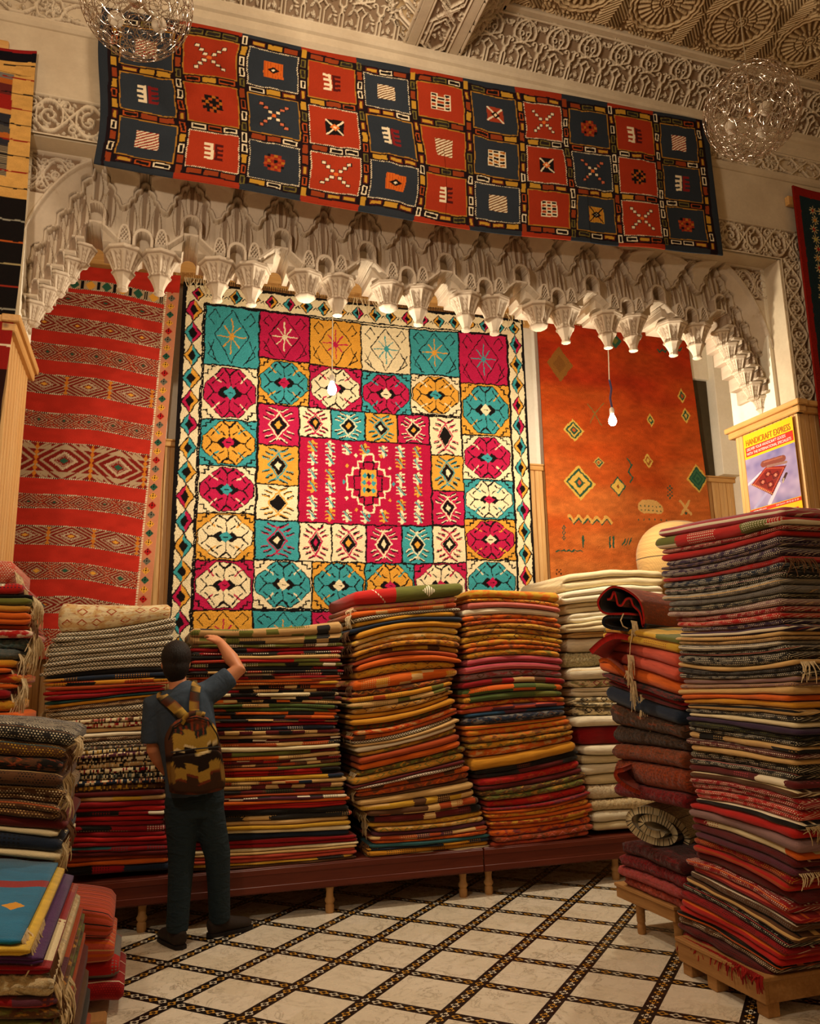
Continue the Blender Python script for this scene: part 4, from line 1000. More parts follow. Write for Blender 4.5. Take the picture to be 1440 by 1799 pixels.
# ---------------------------------------------------------------- carpets at both edges of the front wall
def leftk(U, Z):
    A = Art(U+(vn(U, Z, 30, 51)-.5)*.006, Z+(vn(U, Z, 30, 52)-.5)*.006, H('c99a52')); A.c *= (.88+.2*vn(U*.5, Z, 50, 53))[..., None]
    edge = -.90
    pal = [H('6e6a62'), H('a85a22'), H('5d2420'), H('8f1f18'), H('c08a4a'), H('2a2a30'), H('4a4640')]
    z = 5.19
    hs = [.035, .04, .07, .10, .03, .08, .05, .04, .04]; ci_ = [0, 1, 2, 3, 4, 5, 6, 1, 5]
    for h, k in zip(hs, ci_): A.rect(-9, edge, z-h, z, pal[k]); z -= h
    m = (U < edge+.0*Z) & (Z < z) & (Z > 4.50); cc = np.where(((Z/.012) % 1 < .5)[..., None], H('8a7a5e'), H('3a3632')); A.c[m] = cc[m]
    A.rect(-9, edge, 4.40, 4.50, H('c99a52'))
    for k in range(9): A.rect(-.96, -.77, 5.27-k*.105, 5.278-k*.105, (BLK, H('8a2018'))[k % 2])
    A.rect(-9, 9, 5.30, 9, H('121016')); A.rect(-9, 9, 5.365, 9, H('8a1a1a'))
    m = Z < 4.37; A.put(m, H('14100f'))
    for k, zz in enumerate((4.22, 4.08, 3.94, 3.8, 3.66)): A.rect(-9, 9, zz, zz+.010, (H('8c8878'), H('a8501f'), H('9a8a60'), H('8a2a1a'), H('8c8878'))[k])
    A.rect(-9, 9, 3.3, 3.62, H('8f1d18')); A.rect(-9, 9, 3.44, 3.452, IVR); A.rect(-9, 9, 2.6, 3.3, H('2a1512'))
    return A.c
lk = cloth('brown_striped_kilim', -1.75, -.785, 2.7, 5.385, 4.772, .0052, leftk, M_KILIM, edge=lambda U, Z: (U+.02*np.sin(Z*2)-(5.4-Z)*.02, Z-.05*np.sin((U+1.75)*3.2)*(Z > 5.2)), wave=lambda U, Z: .012*np.sin(U*9), thick=.012)
tag(lk, 'tan, grey and black striped kilim hanging at the far left of the arch wall', 'rug')
def rightk(U, Z):
    A = Art(U+(vn(U, Z, 30, 61)-.5)*.008, Z+(vn(U, Z, 30, 62)-.5)*.008, H('1f3238'))
    rd = H('8f1f14'); A.rect(-9, 5.025, 0, 9, rd); A.rect(0, 9, 5.44, 9, rd); A.rect(5.30, 9, 0, 5.24, rd); A.rect(5.36, 9, 0, 5.18, H('a0301c'))
    def cr(x, y, k):
        for q in range(4): t = q*PI/4; A.line([(x-.038*math.cos(t), y-.038*math.sin(t)), (x+.038*math.cos(t), y+.038*math.sin(t))], .009, H('cdbb86'))
        A.dia(x, y, .017, .020, (H('a8281a'), H('c07a2a'), H('a8281a'), H('b8b050'))[k % 4])
    for k in range(26): cr(5.155+.012*math.sin(k*2), 5.33-k*.088, k)
    for k in range(1, 12): cr(5.155+k*.088, 5.335, k)
    return A.c
rkk = cloth('dark_bordered_carpet', 4.965, 6.2, 2.9, 5.52, 4.768, .0062, rightk, M_PILE, edge=lambda U, Z: (U-(5.5-Z)*.012, Z+(U-4.965)*-.04), wave=lambda U, Z: .012*np.sin(U*7), thick=.016)
tag(rkk, 'dark green carpet with red edge and star border hanging at the far right', 'carpet')
b = MB(); b.box((4.93, 4.80, 5.36), (6.25, 4.845, 5.44), .006); o = b.build('hanging_batten', M_PINEX); tag(o, 'short wooden batten holding up the dark green carpet at the right', 'batten')
b = MB(); b.box((-1.8, 4.81, 5.33), (-.97, 4.845, 5.44), .006); o = b.build('hanging_batten', M_PINEX); tag(o, 'wooden batten behind the striped kilim at the far left', 'batten')

# ================================================================== BARE BULBS
M_BULB = NT('lit_bulb_glass'); M_BULB.b.inputs['Emission Color'].default_value = (1, .83, .58, 1); M_BULB.b.inputs['Emission Strength'].default_value = 45; M_BULB = M_BULB.out((1, .9, .7), .2)
def bulb(u, v, z, ztop, label, pts, wire=None):
    r = empty('bare_bulb', (u, v, z)); tag(r, label, 'light bulb')
    b = MB(); b.lathe([(.002, -.052), (.018, -.048), (.029, -.034), (.033, -.015), (.030, .004), (.021, .026), (.014, .042), (.013, .052)], n=28); o = b.build('bulb', M_BULB, r, smooth=True); o.visible_shadow = True
    b = MB(); b.lathe([(.014, .046), (.017, .048), (.019, .06), (.019, .088), (.012, .1), (.004, .102)], n=20); b.build('socket', M_SOCK, r, smooth=True)
    b = MB(); b.tube([(p[0]-u, p[1]-v, p[2]-z) for p in pts], .0042, 6); b.build('cord', simple('white_cord', H('e4dcc4'), .5, bump=0), r, smooth=True)
    if wire:
        b = MB(); b.tube([(p[0]-u, p[1]-v, p[2]-z) for p in wire], .004, 6); b.tube([(p[0]-u+.010, p[1]-v, p[2]-z) for p in wire], .0035, 6); b.build('wire', simple('blue_wire', H('3a4a78'), .5, bump=0), r, smooth=True)
    return r
bulb(1.19, 5.42, 3.61, 4.3, 'lit bare bulb on a white cord in front of the cream chequered rug', [(1.19, 5.42, 3.70), (1.192, 5.42, 4.0), (1.195, 5.42, 4.24), (1.20, 5.40, 4.60)])
bulb(3.49, 5.42, 3.56, 4.3, 'lit bare bulb on white cord and blue wire before the rust orange carpet', [(3.487, 5.42, 3.89), (3.497, 5.42, 4.1), (3.50, 5.42, 4.24), (3.45, 5.40, 4.50)],
     wire=[(3.49, 5.42, 3.66), (3.482, 5.425, 3.74), (3.494, 5.415, 3.82), (3.484, 5.42, 3.90)])
# ================================================================== FOLDED RUGS
PAL = dict(gold='c98a24', mustard='c79a2e', ochre='b9812f', orange='cf5f1a', rust='a4431a', red='b3201a', crimson='8c1418', maroon='5c1a18',
           navy='1e2838', black='16130f', cream='e0cfa2', ivory='e8dcbc', tan='b8925c', brown='5a3a22', olive='66682c', green='4a5a2a',
           grey='77726a', pink='c46a5c', coral='c4523c', rose='b04650', purple='38263f', teal='2f5a5e', sand='cda668', plum='5a2c3a', blue='2a4a66', charcoal='2a2826', mauve='8a6a66', azure='17698c', violet='4a2456', lemon='d9b23c')
_mats = {}
def rugmat(base, c2='black', c3=None, pat='plain', seed=0):
    seed = seed % 3; key = (base, c2, c3, pat, seed)
    if key in _mats: return _mats[key]
    t = NT('wool_%s_%s' % (base, pat)); uv = t.coord('UV'); x, y = t.sep(uv)[0], t.sep(uv)[1]
    B, C2, C3 = H(PAL[base]), H(PAL[c2]), H(PAL[c3 or c2])
    n = t.noise(t.mapping(uv, (5, 30, 1), loc=(seed*3.1, 0, 0)), 1.5, 4); f = t.noise(uv, 260, 2)
    c = t.mix(t.ramp(n, .3, .7), tuple(q*.80 for q in B), tuple(min(1, q*1.12) for q in B))
    if pat in ('patch', 'kilim'):
        bx = t.math('FLOOR', t.math('MULTIPLY', x, 5.5 if pat == 'patch' else 11)); by = t.math('FLOOR', t.math('MULTIPLY', y, 7 if pat == 'patch' else 22))
        dist = t.noise(uv, 30, 2); bx = t.math('FLOOR', t.math('ADD', t.math('MULTIPLY', x, 5.5 if pat == 'patch' else 11), t.math('MULTIPLY', dist, .5)))
        r, rc = t.white(t.math('ADD', bx, seed*7.), by)
        c = t.mix(t.math('GREATER_THAN', r, .62), c, C2); c = t.mix(t.math('GREATER_THAN', r, .84), c, C3)
        # small comb and tooth marks
        tt = t.math('MULTIPLY', t.math('LESS_THAN', t.math('FRACT', t.math('MULTIPLY', x, 62)), .5), t.math('LESS_THAN', t.math('FRACT', t.math('MULTIPLY', y, 70)), .45))
        r2 = t.white(t.math('FLOOR', t.math('MULTIPLY', x, 9)), t.math('FLOOR', t.math('MULTIPLY', y, 12)))[0]
        c = t.mix(t.math('MULTIPLY', t.math('MULTIPLY', tt, t.math('GREATER_THAN', r2, .72)), .85), c, C3)
    if pat == 'motif':     # soft pile rug with faded geometric figures
        bx = t.math('MULTIPLY', x, 11); by = t.math('MULTIPLY', y, 15); fx = t.math('ABSOLUTE', t.math('SUBTRACT', t.math('FRACT', bx), .5)); fy = t.math('ABSOLUTE', t.math('SUBTRACT', t.math('FRACT', by), .5))
        d = t.math('ADD', fx, fy); ring = t.math('LESS_THAN', t.math('ABSOLUTE', t.math('SUBTRACT', d, .33)), .06)
        r = t.white(t.math('FLOOR', bx), t.math('FLOOR', by))[0]
        c = t.mix(t.math('MULTIPLY', ring, t.math('GREATER_THAN', r, .38)), c, C2)
        n4 = t.noise(t.mapping(uv, (11, 20, 1), loc=(seed*5, 1, 0)), 1.3, 4); c = t.mix(t.ramp(n4, .50, .57, 0, .8), c, C3); n6 = t.noise(t.mapping(uv, (30, 60, 1), loc=(seed*3, 4, 0)), 1.0, 3); c = t.mix(t.ramp(n6, .56, .62, 0, .55), c, C2)
    if pat == 'dash':      # dark rug with rows of short light stitches
        yy = t.math('MULTIPLY', y, 100); xx = t.math('ADD', t.math('MULTIPLY', x, 84), t.math('MULTIPLY', t.math('FLOOR', yy), .5))
        a = t.math('LESS_THAN', t.math('FRACT', xx), .48); b_ = t.math('LESS_THAN', t.math('FRACT', yy), .52)
        nm = t.noise(t.mapping(uv, (16, 30, 1), loc=(seed*2, 0, 0)), 1.3, 3); st = t.math('MULTIPLY', t.math('MULTIPLY', a, b_), t.ramp(nm, .42, .52))
        c = t.mix(st, c, C2)
        ln = t.math('LESS_THAN', t.math('FRACT', t.math('ADD', t.math('MULTIPLY', y, 8), seed*.3)), .05); c = t.mix(t.math('MULTIPLY', ln, .8), c, C3)
    if pat == 'herring':   # black and white chevron weave
        tri = t.math('ABSOLUTE', t.math('SUBTRACT', t.math('FRACT', t.math('MULTIPLY', y, 38)), .5)); v = t.math('FRACT', t.math('ADD', t.math('MULTIPLY', x, 48), t.math('MULTIPLY', tri, 2)))
        nm = t.noise(uv, 40, 2); c = t.mix(t.math('MULTIPLY', t.math('LESS_THAN', v, .52), t.ramp(nm, .25, .4)), c, C2)
    if pat == 'rag':       # boucherouite: short vertical coloured ticks
        r, rc = t.white(t.math('FLOOR', t.math('MULTIPLY', x, 110)), t.math('FLOOR', t.math('MULTIPLY', y, 45)))
        c = t.mix(t.ramp(r, .52, .56), c, C2); c = t.mix(t.ramp(r, .8, .82, 0, .8), c, C3)
    if pat == 'stripe':
        v = t.math('FRACT', t.math('ADD', t.math('MULTIPLY', y, 15), seed*.37)); c = t.mix(t.math('LESS_THAN', v, .22), c, C2); c = t.mix(t.math('LESS_THAN', t.math('ABSOLUTE', t.math('SUBTRACT', v, .5)), .05), c, C3)
    if pat == 'ribs':
        w = t.math('FRACT', t.math('MULTIPLY', x, 85)); c = t.mix(t.math('MULTIPLY', t.math('LESS_THAN', w, .3), .35), c, tuple(q*.6 for q in B))
        ln = t.math('LESS_THAN', t.math('FRACT', t.math('MULTIPLY', y, 3)), .02); c = t.mix(ln, c, C2)
    if pat == 'shag':
        n5 = t.noise(uv, 70, 4, .7); c = t.mix(t.ramp(n5, .35, .65, 0, .75), c, C2); c = t.mix(t.ramp(n, .55, .65, 0, .5), c, C3)
    if pat == 'split':      # one end red, the rest green, with a small white figure
        ob = t.sep(t.coord()); c = t.mix(t.math('LESS_THAN', ob[0], 1.76), c, C2)
        dd = t.math('ADD', t.math('ABSOLUTE', t.math('SUBTRACT', ob[0], 2.02)), t.math('MULTIPLY', t.math('ABSOLUTE', t.math('SUBTRACT', ob[2], 2.20)), 1.2)); jg = t.math('LESS_THAN', t.math('FRACT', t.math('MULTIPLY', ob[0], 55)), .6)
        c = t.mix(t.math('MULTIPLY', t.math('LESS_THAN', dd, .055), jg), c, H(PAL['ivory'])); c = t.mix(t.math('MULTIPLY', t.math('LESS_THAN', t.math('ABSOLUTE', t.math('ADD', t.math('SUBTRACT', ob[0], 1.62), t.math('SUBTRACT', ob[2], 2.17))), .006), jg), c, H(PAL['ivory']))
    if pat == 'bluerug':    # turquoise rug with a curved red band and a gold diamond
        ob = t.sep(t.coord()); wy = t.math('ADD', t.math('SUBTRACT', ob[1], 3.12), t.math('MULTIPLY', t.math('SINE', t.math('MULTIPLY', ob[0], 9)), .04))
        c = t.mix(t.math('LESS_THAN', t.math('ABSOLUTE', wy), .045), c, H('8c1c20')); dd = t.math('ADD', t.math('ABSOLUTE', t.math('ADD', ob[0], .345)), t.math('MULTIPLY', t.math('ABSOLUTE', t.math('SUBTRACT', ob[1], 2.84)), .8))
        c = t.mix(t.math('LESS_THAN', t.math('ADD', dd, t.math('MULTIPLY', t.noise(uv, 60, 2), .02)), .045), c, H('c78a20'))
    wv = t.math('ADD', t.math('MULTIPLY', f, .5), t.math('MULTIPLY', n, 1.0))
    t.b.inputs['Specular IOR Level'].default_value = .12
    t.b.inputs['Sheen Weight'].default_value = .15
    t.bump(wv if pat != 'shag' else t.noise(uv, 70, 4, .7), .5, .008 if pat != 'shag' else .03)
    _mats[key] = t.out(c, .93); return _mats[key]
class Frame:
    """vertical reference plane: point (s, z) lies at O + s*A; N points to the viewer side"""
    def __init__(s, O, A): s.O = np.array([O[0], O[1], 0.]); a = math.hypot(*A); s.A = np.array([A[0]/a, A[1]/a, 0.]); s.N = np.array([s.A[1], -s.A[0], 0.])
    def hit(s, x, y):
        d = ray(x, y); cam_ = np.array([0, 0, CH]); t = ((s.O-cam_)@s.N)/(d@s.N); p = cam_+d*t; return (p-s.O)@s.A, p[2]
def jag(n, amp, k, rr):
    x = np.linspace(0, 1, n); y = np.zeros(n)
    for i in range(1, k+1): y += rr.uniform(-1, 1)*np.sin(2*PI*(i*x*.9+rr.random()))/i
    return y*amp
def rug_mesh(name, fr, s0, s1, zb, zt, off, D, L, rr, mat, gap=.003, nx=None, endr=.03, rough=0., sag=0., parent=None, twist=0.):
    """one folded rug: L folds whose round noses face the viewer. zb, zt: functions of s"""
    W_ = s1-s0; n = nx or max(18, int(W_/.022)); s = np.linspace(s0, s1, n); d = np.minimum(s-s0, s1-s)
    e = np.sqrt(np.clip(1-(1-np.clip(d/endr, 0, 1))**2, 0.0, 1)); e = .58+.42*e
    b0, t0 = zb(s)+gap/2, zt(s)-gap/2; mid = (b0+t0)/2; b0 = mid+(b0-mid)*e; t0 = mid+(t0-mid)*e
    cuts = [0.]+sorted([(i+rr.uniform(-.16, .16))/L for i in range(1, L)])+[1.]
    prof = []; no = jag(n, .010, 4, rr)
    rows = []   # each row: (depth array, z array, arc v)
    v = 0.; rows.append((np.full(n, -D), b0, v)); v += .25; rows.append((np.full(n, -D*.35), b0, v)); v += .1
    for i in range(L):
        f0, f1 = cuts[i], cuts[i+1]; lo = b0+(t0-b0)*f0; hi = b0+(t0-b0)*f1; r = (hi-lo)/2; c = (lo+hi)/2
        o_ = no+rr.uniform(-.012, .012)*(1 if L > 1 else .3)+jag(n, .005, 6, rr)
        ne = (1-e)*.030
        for k in range(8):
            a = -PI/2+PI*k/7; rr_ = np.minimum(r*1.15, .05)
            dep = o_-rr_+rr_*np.cos(a)-ne*1.0-(.010 if (k in (0, 7)) else 0); z = c+r*np.sin(a)*(.985 if (k in (0, 7) and 0 < i) else 1)
            rows.append((dep, z, v)); v += float(np.mean(r))*PI/7+.001
    v += .1; rows.append((np.full(n, -D*.35), t0, v)); v += .25; rows.append((np.full(n, -D), t0, v))
    M_ = len(rows); V = np.empty((M_, n, 3)); UV = np.empty((M_, n, 2)); u0 = rr.uniform(0, 20); v0 = rr.uniform(0, 20)
    for i, (dep, z, vv) in enumerate(rows):
        rg = rough*np.array([rr.uniform(-1, 1) for _ in range(n)]) if rough else 0
        p = fr.O+s[:, None]*fr.A+(dep+off+rg)[:, None]*fr.N; p[:, 2] = z+(rg*.5 if rough else 0); V[i] = p; UV[i, :, 0] = s+u0; UV[i, :, 1] = vv+v0
    F = gridF(n, M_); F = np.concatenate([F, np.stack([np.arange(n-1)+(M_-1)*n, np.arange(1, n)+(M_-1)*n, np.arange(1, n), np.arange(n-1)], 1)])
    # end caps as strips pairing bottom/top rows
    Fl = [tuple(f) for f in F.tolist()]; capL = [i*n for i in range(M_)]; capR = [i*n+n-1 for i in range(M_)]
    Fl.append(tuple(capL)); Fl.append(tuple(capR[::-1]))
    o = mesh(name, V.reshape(-1, 3), Fl, mat, parent, uv=UV.reshape(-1, 2))
    return o
ORD = ['top', 'second', 'third', 'fourth', 'fifth', 'sixth', 'seventh', 'eighth', 'ninth', 'tenth', 'eleventh', 'twelfth', 'thirteenth', 'fourteenth', 'fifteenth', 'sixteenth', 'seventeenth', 'eighteenth', 'nineteenth', 'twentieth']
def ordn(i):
    if i < 20: return ORD[i]
    t = {2: 'twenty', 3: 'thirty', 4: 'forty', 5: 'fifty', 6: 'sixty', 7: 'seventy'}[(i+1)//10]; u = (i+1) % 10
    return {2: 'twentieth', 3: 'thirtieth', 4: 'fortieth', 5: 'fiftieth', 6: 'sixtieth', 7: 'seventieth'}[(i+1)//10] if u == 0 else t+'-'+['first', 'second', 'third', 'fourth', 'fifth', 'sixth', 'seventh', 'eighth', 'ninth'][u-1]
PW = dict(plain='', patch='patterned', kilim='kilim-patterned', motif='faded figured', dash='white-stitched', herring='chevron-woven', rag='rag-tufted', stripe='striped', bluerug='red-banded', split='and red', ribs='ribbed', shag='shaggy')
def stack(fr, spec, D, where, group, seed, off0=0., jit=.016, joff=.012, rough=0., lay=None, endr=.03, tassel=None, wa=.0035):
    """spec from top to bottom: lists are measured guide curves, tuples are rugs between them
       rug: (colour, accents, pattern, weight, folds)"""
    rr = random.Random(seed); guides = []; segs = []
    for q in spec:
        if isinstance(q, list):
            g = [fr.hit(*p) for p in q]; ss = np.array([a for a, _ in g]); zz = np.array([b for _, b in g]); o = np.argsort(ss); guides.append((ss[o], zz[o])); segs.append([])
        else: segs[-1].append(q)
    out = []; idx = 0
    for gi in range(len(guides)-1):
        (sa, za), (sb, zb_) = guides[gi], guides[gi+1]; items = segs[gi]; tot = sum(i[3] for i in items); acc = 0.
        def cur(f, sa=sa, za=za, sb=sb, zb_=zb_):
            def z(s):
                A_ = np.interp(s, sa, za, left=None)+np.where(s < sa[0], (s-sa[0])*(za[1]-za[0])/(sa[1]-sa[0]), 0)+np.where(s > sa[-1], (s-sa[-1])*(za[-1]-za[-2])/(sa[-1]-sa[-2]), 0)
                B_ = np.interp(s, sb, zb_)+np.where(s < sb[0], (s-sb[0])*(zb_[1]-zb_[0])/(sb[1]-sb[0]), 0)+np.where(s > sb[-1], (s-sb[-1])*(zb_[-1]-zb_[-2])/(sb[-1]-sb[-2]), 0)
                return A_*(1-f)+B_*f
            return z
        if len(sa) > 2 or len(sb) > 2:
            # smooth the measured polylines
            def smooth(ss, zz):
                x = np.linspace(ss[0], ss[-1], 25); c = np.polyfit(ss, zz, min(2, len(ss)-1)); return x, np.polyval(c, x)
            def cur(f, A1=smooth(sa, za), B1=smooth(sb, zb_)): return lambda s: np.interp(s, *A1)*(1-f)+np.interp(s, *B1)*f
        wob = [jag(60, wa, 5, rr) for _ in range(len(items)+1)]; wob[0] = wob[0]*0 if gi else wob[0]; wob[-1] = wob[-1]*0
        for k, it in enumerate(items):
            f0, f1 = acc/tot, (acc+it[3])/tot; acc += it[3]; fm = (f0+f1)/2
            s0 = sa[0]*(1-fm)+sb[0]*fm+rr.uniform(-jit, jit); s1 = sa[-1]*(1-fm)+sb[-1]*fm+rr.uniform(-jit, jit)
            xs = np.linspace(s0-.05, s1+.05, 60)
            zt = lambda s, c=cur(f0), w=wob[k], xs=xs: c(s)+np.interp(s, xs, w); zb = lambda s, c=cur(f1), w=wob[k+1], xs=xs: c(s)+np.interp(s, xs, w)
            col, acc_, pat = it[0], it[1], it[2]; L = it[4] if len(it) > 4 else (lay or 2)
            o = rug_mesh('folded_rug', fr, s0, s1, zb, zt, off0+rr.uniform(-joff, joff), D*rr.uniform(.94, 1), L, rr, rugmat(col, *(acc_.split('/')), pat=pat, seed=idx) if '/' in acc_ else rugmat(col, acc_, None, pat, idx), rough=(.0085 if pat == 'shag' else rough), endr=endr, nx=(int((s1-s0)/.011) if pat == 'shag' else None))
            pw = PW[pat]; nm = (col+' '+pw).strip()
            tag(o, '%s folded rug, %s %s' % (nm, ordn(idx)+(' rug of' if idx == 0 else ' from the top of'), where), 'rug', group)
            out.append((o, s0, s1, zb, zt)); idx += 1
            if tassel and rr.random() < tassel[0]:
                for side in tassel[1]:
                    sx = s0 if side < 0 else s1; zz = float((zb(np.array([sx]))+zt(np.array([sx])))[0]/2)
                    base = fr.O+fr.A*sx+fr.N*(-.02); base[2] = zz; b2 = base-fr.N*rr.uniform(.08, .35)
                    fringe('fringe', [base, b2], rr.uniform(*tassel[2]), int(9+60*np.linalg.norm(b2-base)), rugfr[rr.randrange(3)], o, r=.0032, spread=.018, seed=rr.randrange(9999), out=fr.A*side*1.0*2.2)
    return out
rugfr = [M_YARN, simple('dusty_wool_fringe', H('b39a70'), .95), simple('brown_wool_fringe', H('6a4a30'), .95)]
# ------------------------------------------------------------------ benches
def leg_lathe(b, x, y, h):
    b.lathe([(.026, 0), (.030, .012), (.030, .05), (.024, .06), (.034, .075), (.034, .088), (.026, .10), (.024, h*.55), (.034, h*.82), (.036, h)], (x, y, 0), 18)
def bench(label, x0, x1, y0, y1, zt, legs):
    r = empty('bench', ((x0+x1)/2, (y0+y1)/2, 0)); tag(r, label, 'bench', None); c = np.array([(x0+x1)/2, (y0+y1)/2, 0])
    b = MB(); b.box((x0-c[0], y0-c[1], zt-.03), (x1-c[0], y1-c[1], zt), .004); b.build('seat_board', M_BENCH, r)
    b = MB(); b.box((x0-c[0], y0-.012-c[1], zt-.165), (x1-c[0], y0+.012-c[1], zt-.004), .003); b.box((x0-c[0], y0-.018-c[1], zt-.158), (x1-c[0], y0-.008-c[1], zt-.118), .003); b.box((x0-c[0], y0-.018-c[1], zt-.05), (x1-c[0], y0-.008-c[1], zt-.012), .003); b.build('front_rail', M_BENCH, r)
    for (lx, ly) in legs:
        b = MB(); leg_lathe(b, lx-c[0], ly-c[1], zt-.1); b.build('leg', M_LEG, r, smooth=True)
    return r
BZ = .335
bench('long dark red wooden bench under the stacks behind the man', -1.9, 2.385, 5.80, 6.80, BZ, [(.045, 5.86), (1.263, 5.83), (2.25, 5.86), (-1.8, 5.86), (.045, 6.7), (1.263, 6.7), (2.25, 6.7)])
bench('short dark red wooden bench under the orange and cream stacks', 2.395, 4.4, 5.80, 6.80, BZ, [(2.45, 5.86), (3.52, 5.88), (4.3, 5.88), (2.45, 6.7), (4.3, 6.7)])
FB = Frame((0, 5.80), (1, 0))
# ---- stack left of the man
b_, k_ = 'black', 'kilim'
S1 = [[(115, 1058), (200, 1062), (300, 1060)], ('cream', 'rust/sand', 'motif', 34, 1), [(95, 1112), (210, 1102), (308, 1083)]]
for _ in range(6): S1.append(('charcoal', 'ivory', 'herring', 9.5, 1))
S1 += [('ivory', 'charcoal', 'herring', 9, 1), ('charcoal', 'ivory', 'herring', 9, 1), ('charcoal', 'ivory', 'herring', 9, 1),
       [(72, 1190), (200, 1175), (300, 1172)], ('black', 'navy', 'plain', 8, 1), ('navy', 'black/ochre', 'patch', 9, 1), ('gold', 'rust/black', 'patch', 9, 1), [(80, 1207), (185, 1203), (296, 1198)],
       ('rust', 'red', 'plain', 7, 1), ('red', 'rust', 'plain', 8, 1), ('crimson', 'red', 'plain', 8, 1), ('teal', 'navy', 'plain', 6, 1), ('gold', 'ochre', 'plain', 7, 1), [(78, 1247), (170, 1236), (290, 1222)],
       ('brown', 'ivory/tan', 'dash', 8, 1), ('charcoal', 'ivory', 'herring', 9, 1), ('brown', 'cream', 'herring', 8, 1), [(85, 1268), (180, 1262), (290, 1256)],
       ('cream', 'brown/pink', 'rag', 9, 1), ('cream', 'crimson/tan', 'rag', 9, 1), ('tan', 'cream/brown', 'stripe', 9, 1), ('ivory', 'tan', 'plain', 8, 1), [(115, 1300), (200, 1294), (290, 1290)],
       ('brown', 'cream/black', 'dash', 9, 1), ('charcoal', 'ivory', 'herring', 8, 1), ('grey', 'ivory/crimson', 'rag', 9, 1), ('cream', 'navy/mustard', 'rag', 8, 1), ('plum', 'cream/tan', 'rag', 9, 1), [(118, 1335), (200, 1330), (292, 1324)],
       ('cream', 'black/brown', 'rag', 9, 1), ('tan', 'black/cream', 'rag', 8, 1), ('cream', 'black/crimson', 'rag', 9, 1), ('charcoal', 'cream/teal', 'rag', 9, 1), ('navy', 'cream/rust', 'rag', 8, 1), ('brown', 'mustard/black', 'rag', 10, 1), [(120, 1394), (200, 1390), (290, 1386)],
       ('maroon', 'crimson', 'plain', 8, 1), ('mustard', 'tan/brown', 'patch', 7, 1), ('crimson', 'red', 'plain', 8, 1), ('red', 'crimson', 'plain', 7, 1), ('black', 'ivory/crimson', 'kilim', 6, 1), ('red', 'crimson', 'plain', 8, 1), ('crimson', 'maroon', 'plain', 7, 1), ('crimson', 'black/ivory', 'patch', 8, 1), [(116, 1462), (200, 1462), (292, 1460)],
       ('crimson', 'red', 'plain', 7, 1), ('red', 'crimson', 'plain', 7, 1), ('crimson', 'red', 'plain', 7, 1), ('crimson', 'maroon/teal', 'patch', 7, 1), ('maroon', 'crimson', 'plain', 6, 1), ('rust', 'red', 'plain', 7, 1), ('orange', 'rust', 'plain', 7, 1), ('navy', 'crimson/black', 'patch', 12, 1), [(112, 1542), (200, 1536), (298, 1530)]]
stack(FB, S1, .95, 'the stack left of the man', 'folded rugs in the stack left of the man', 11, tassel=(.22, (-1,), (.06, .12)))
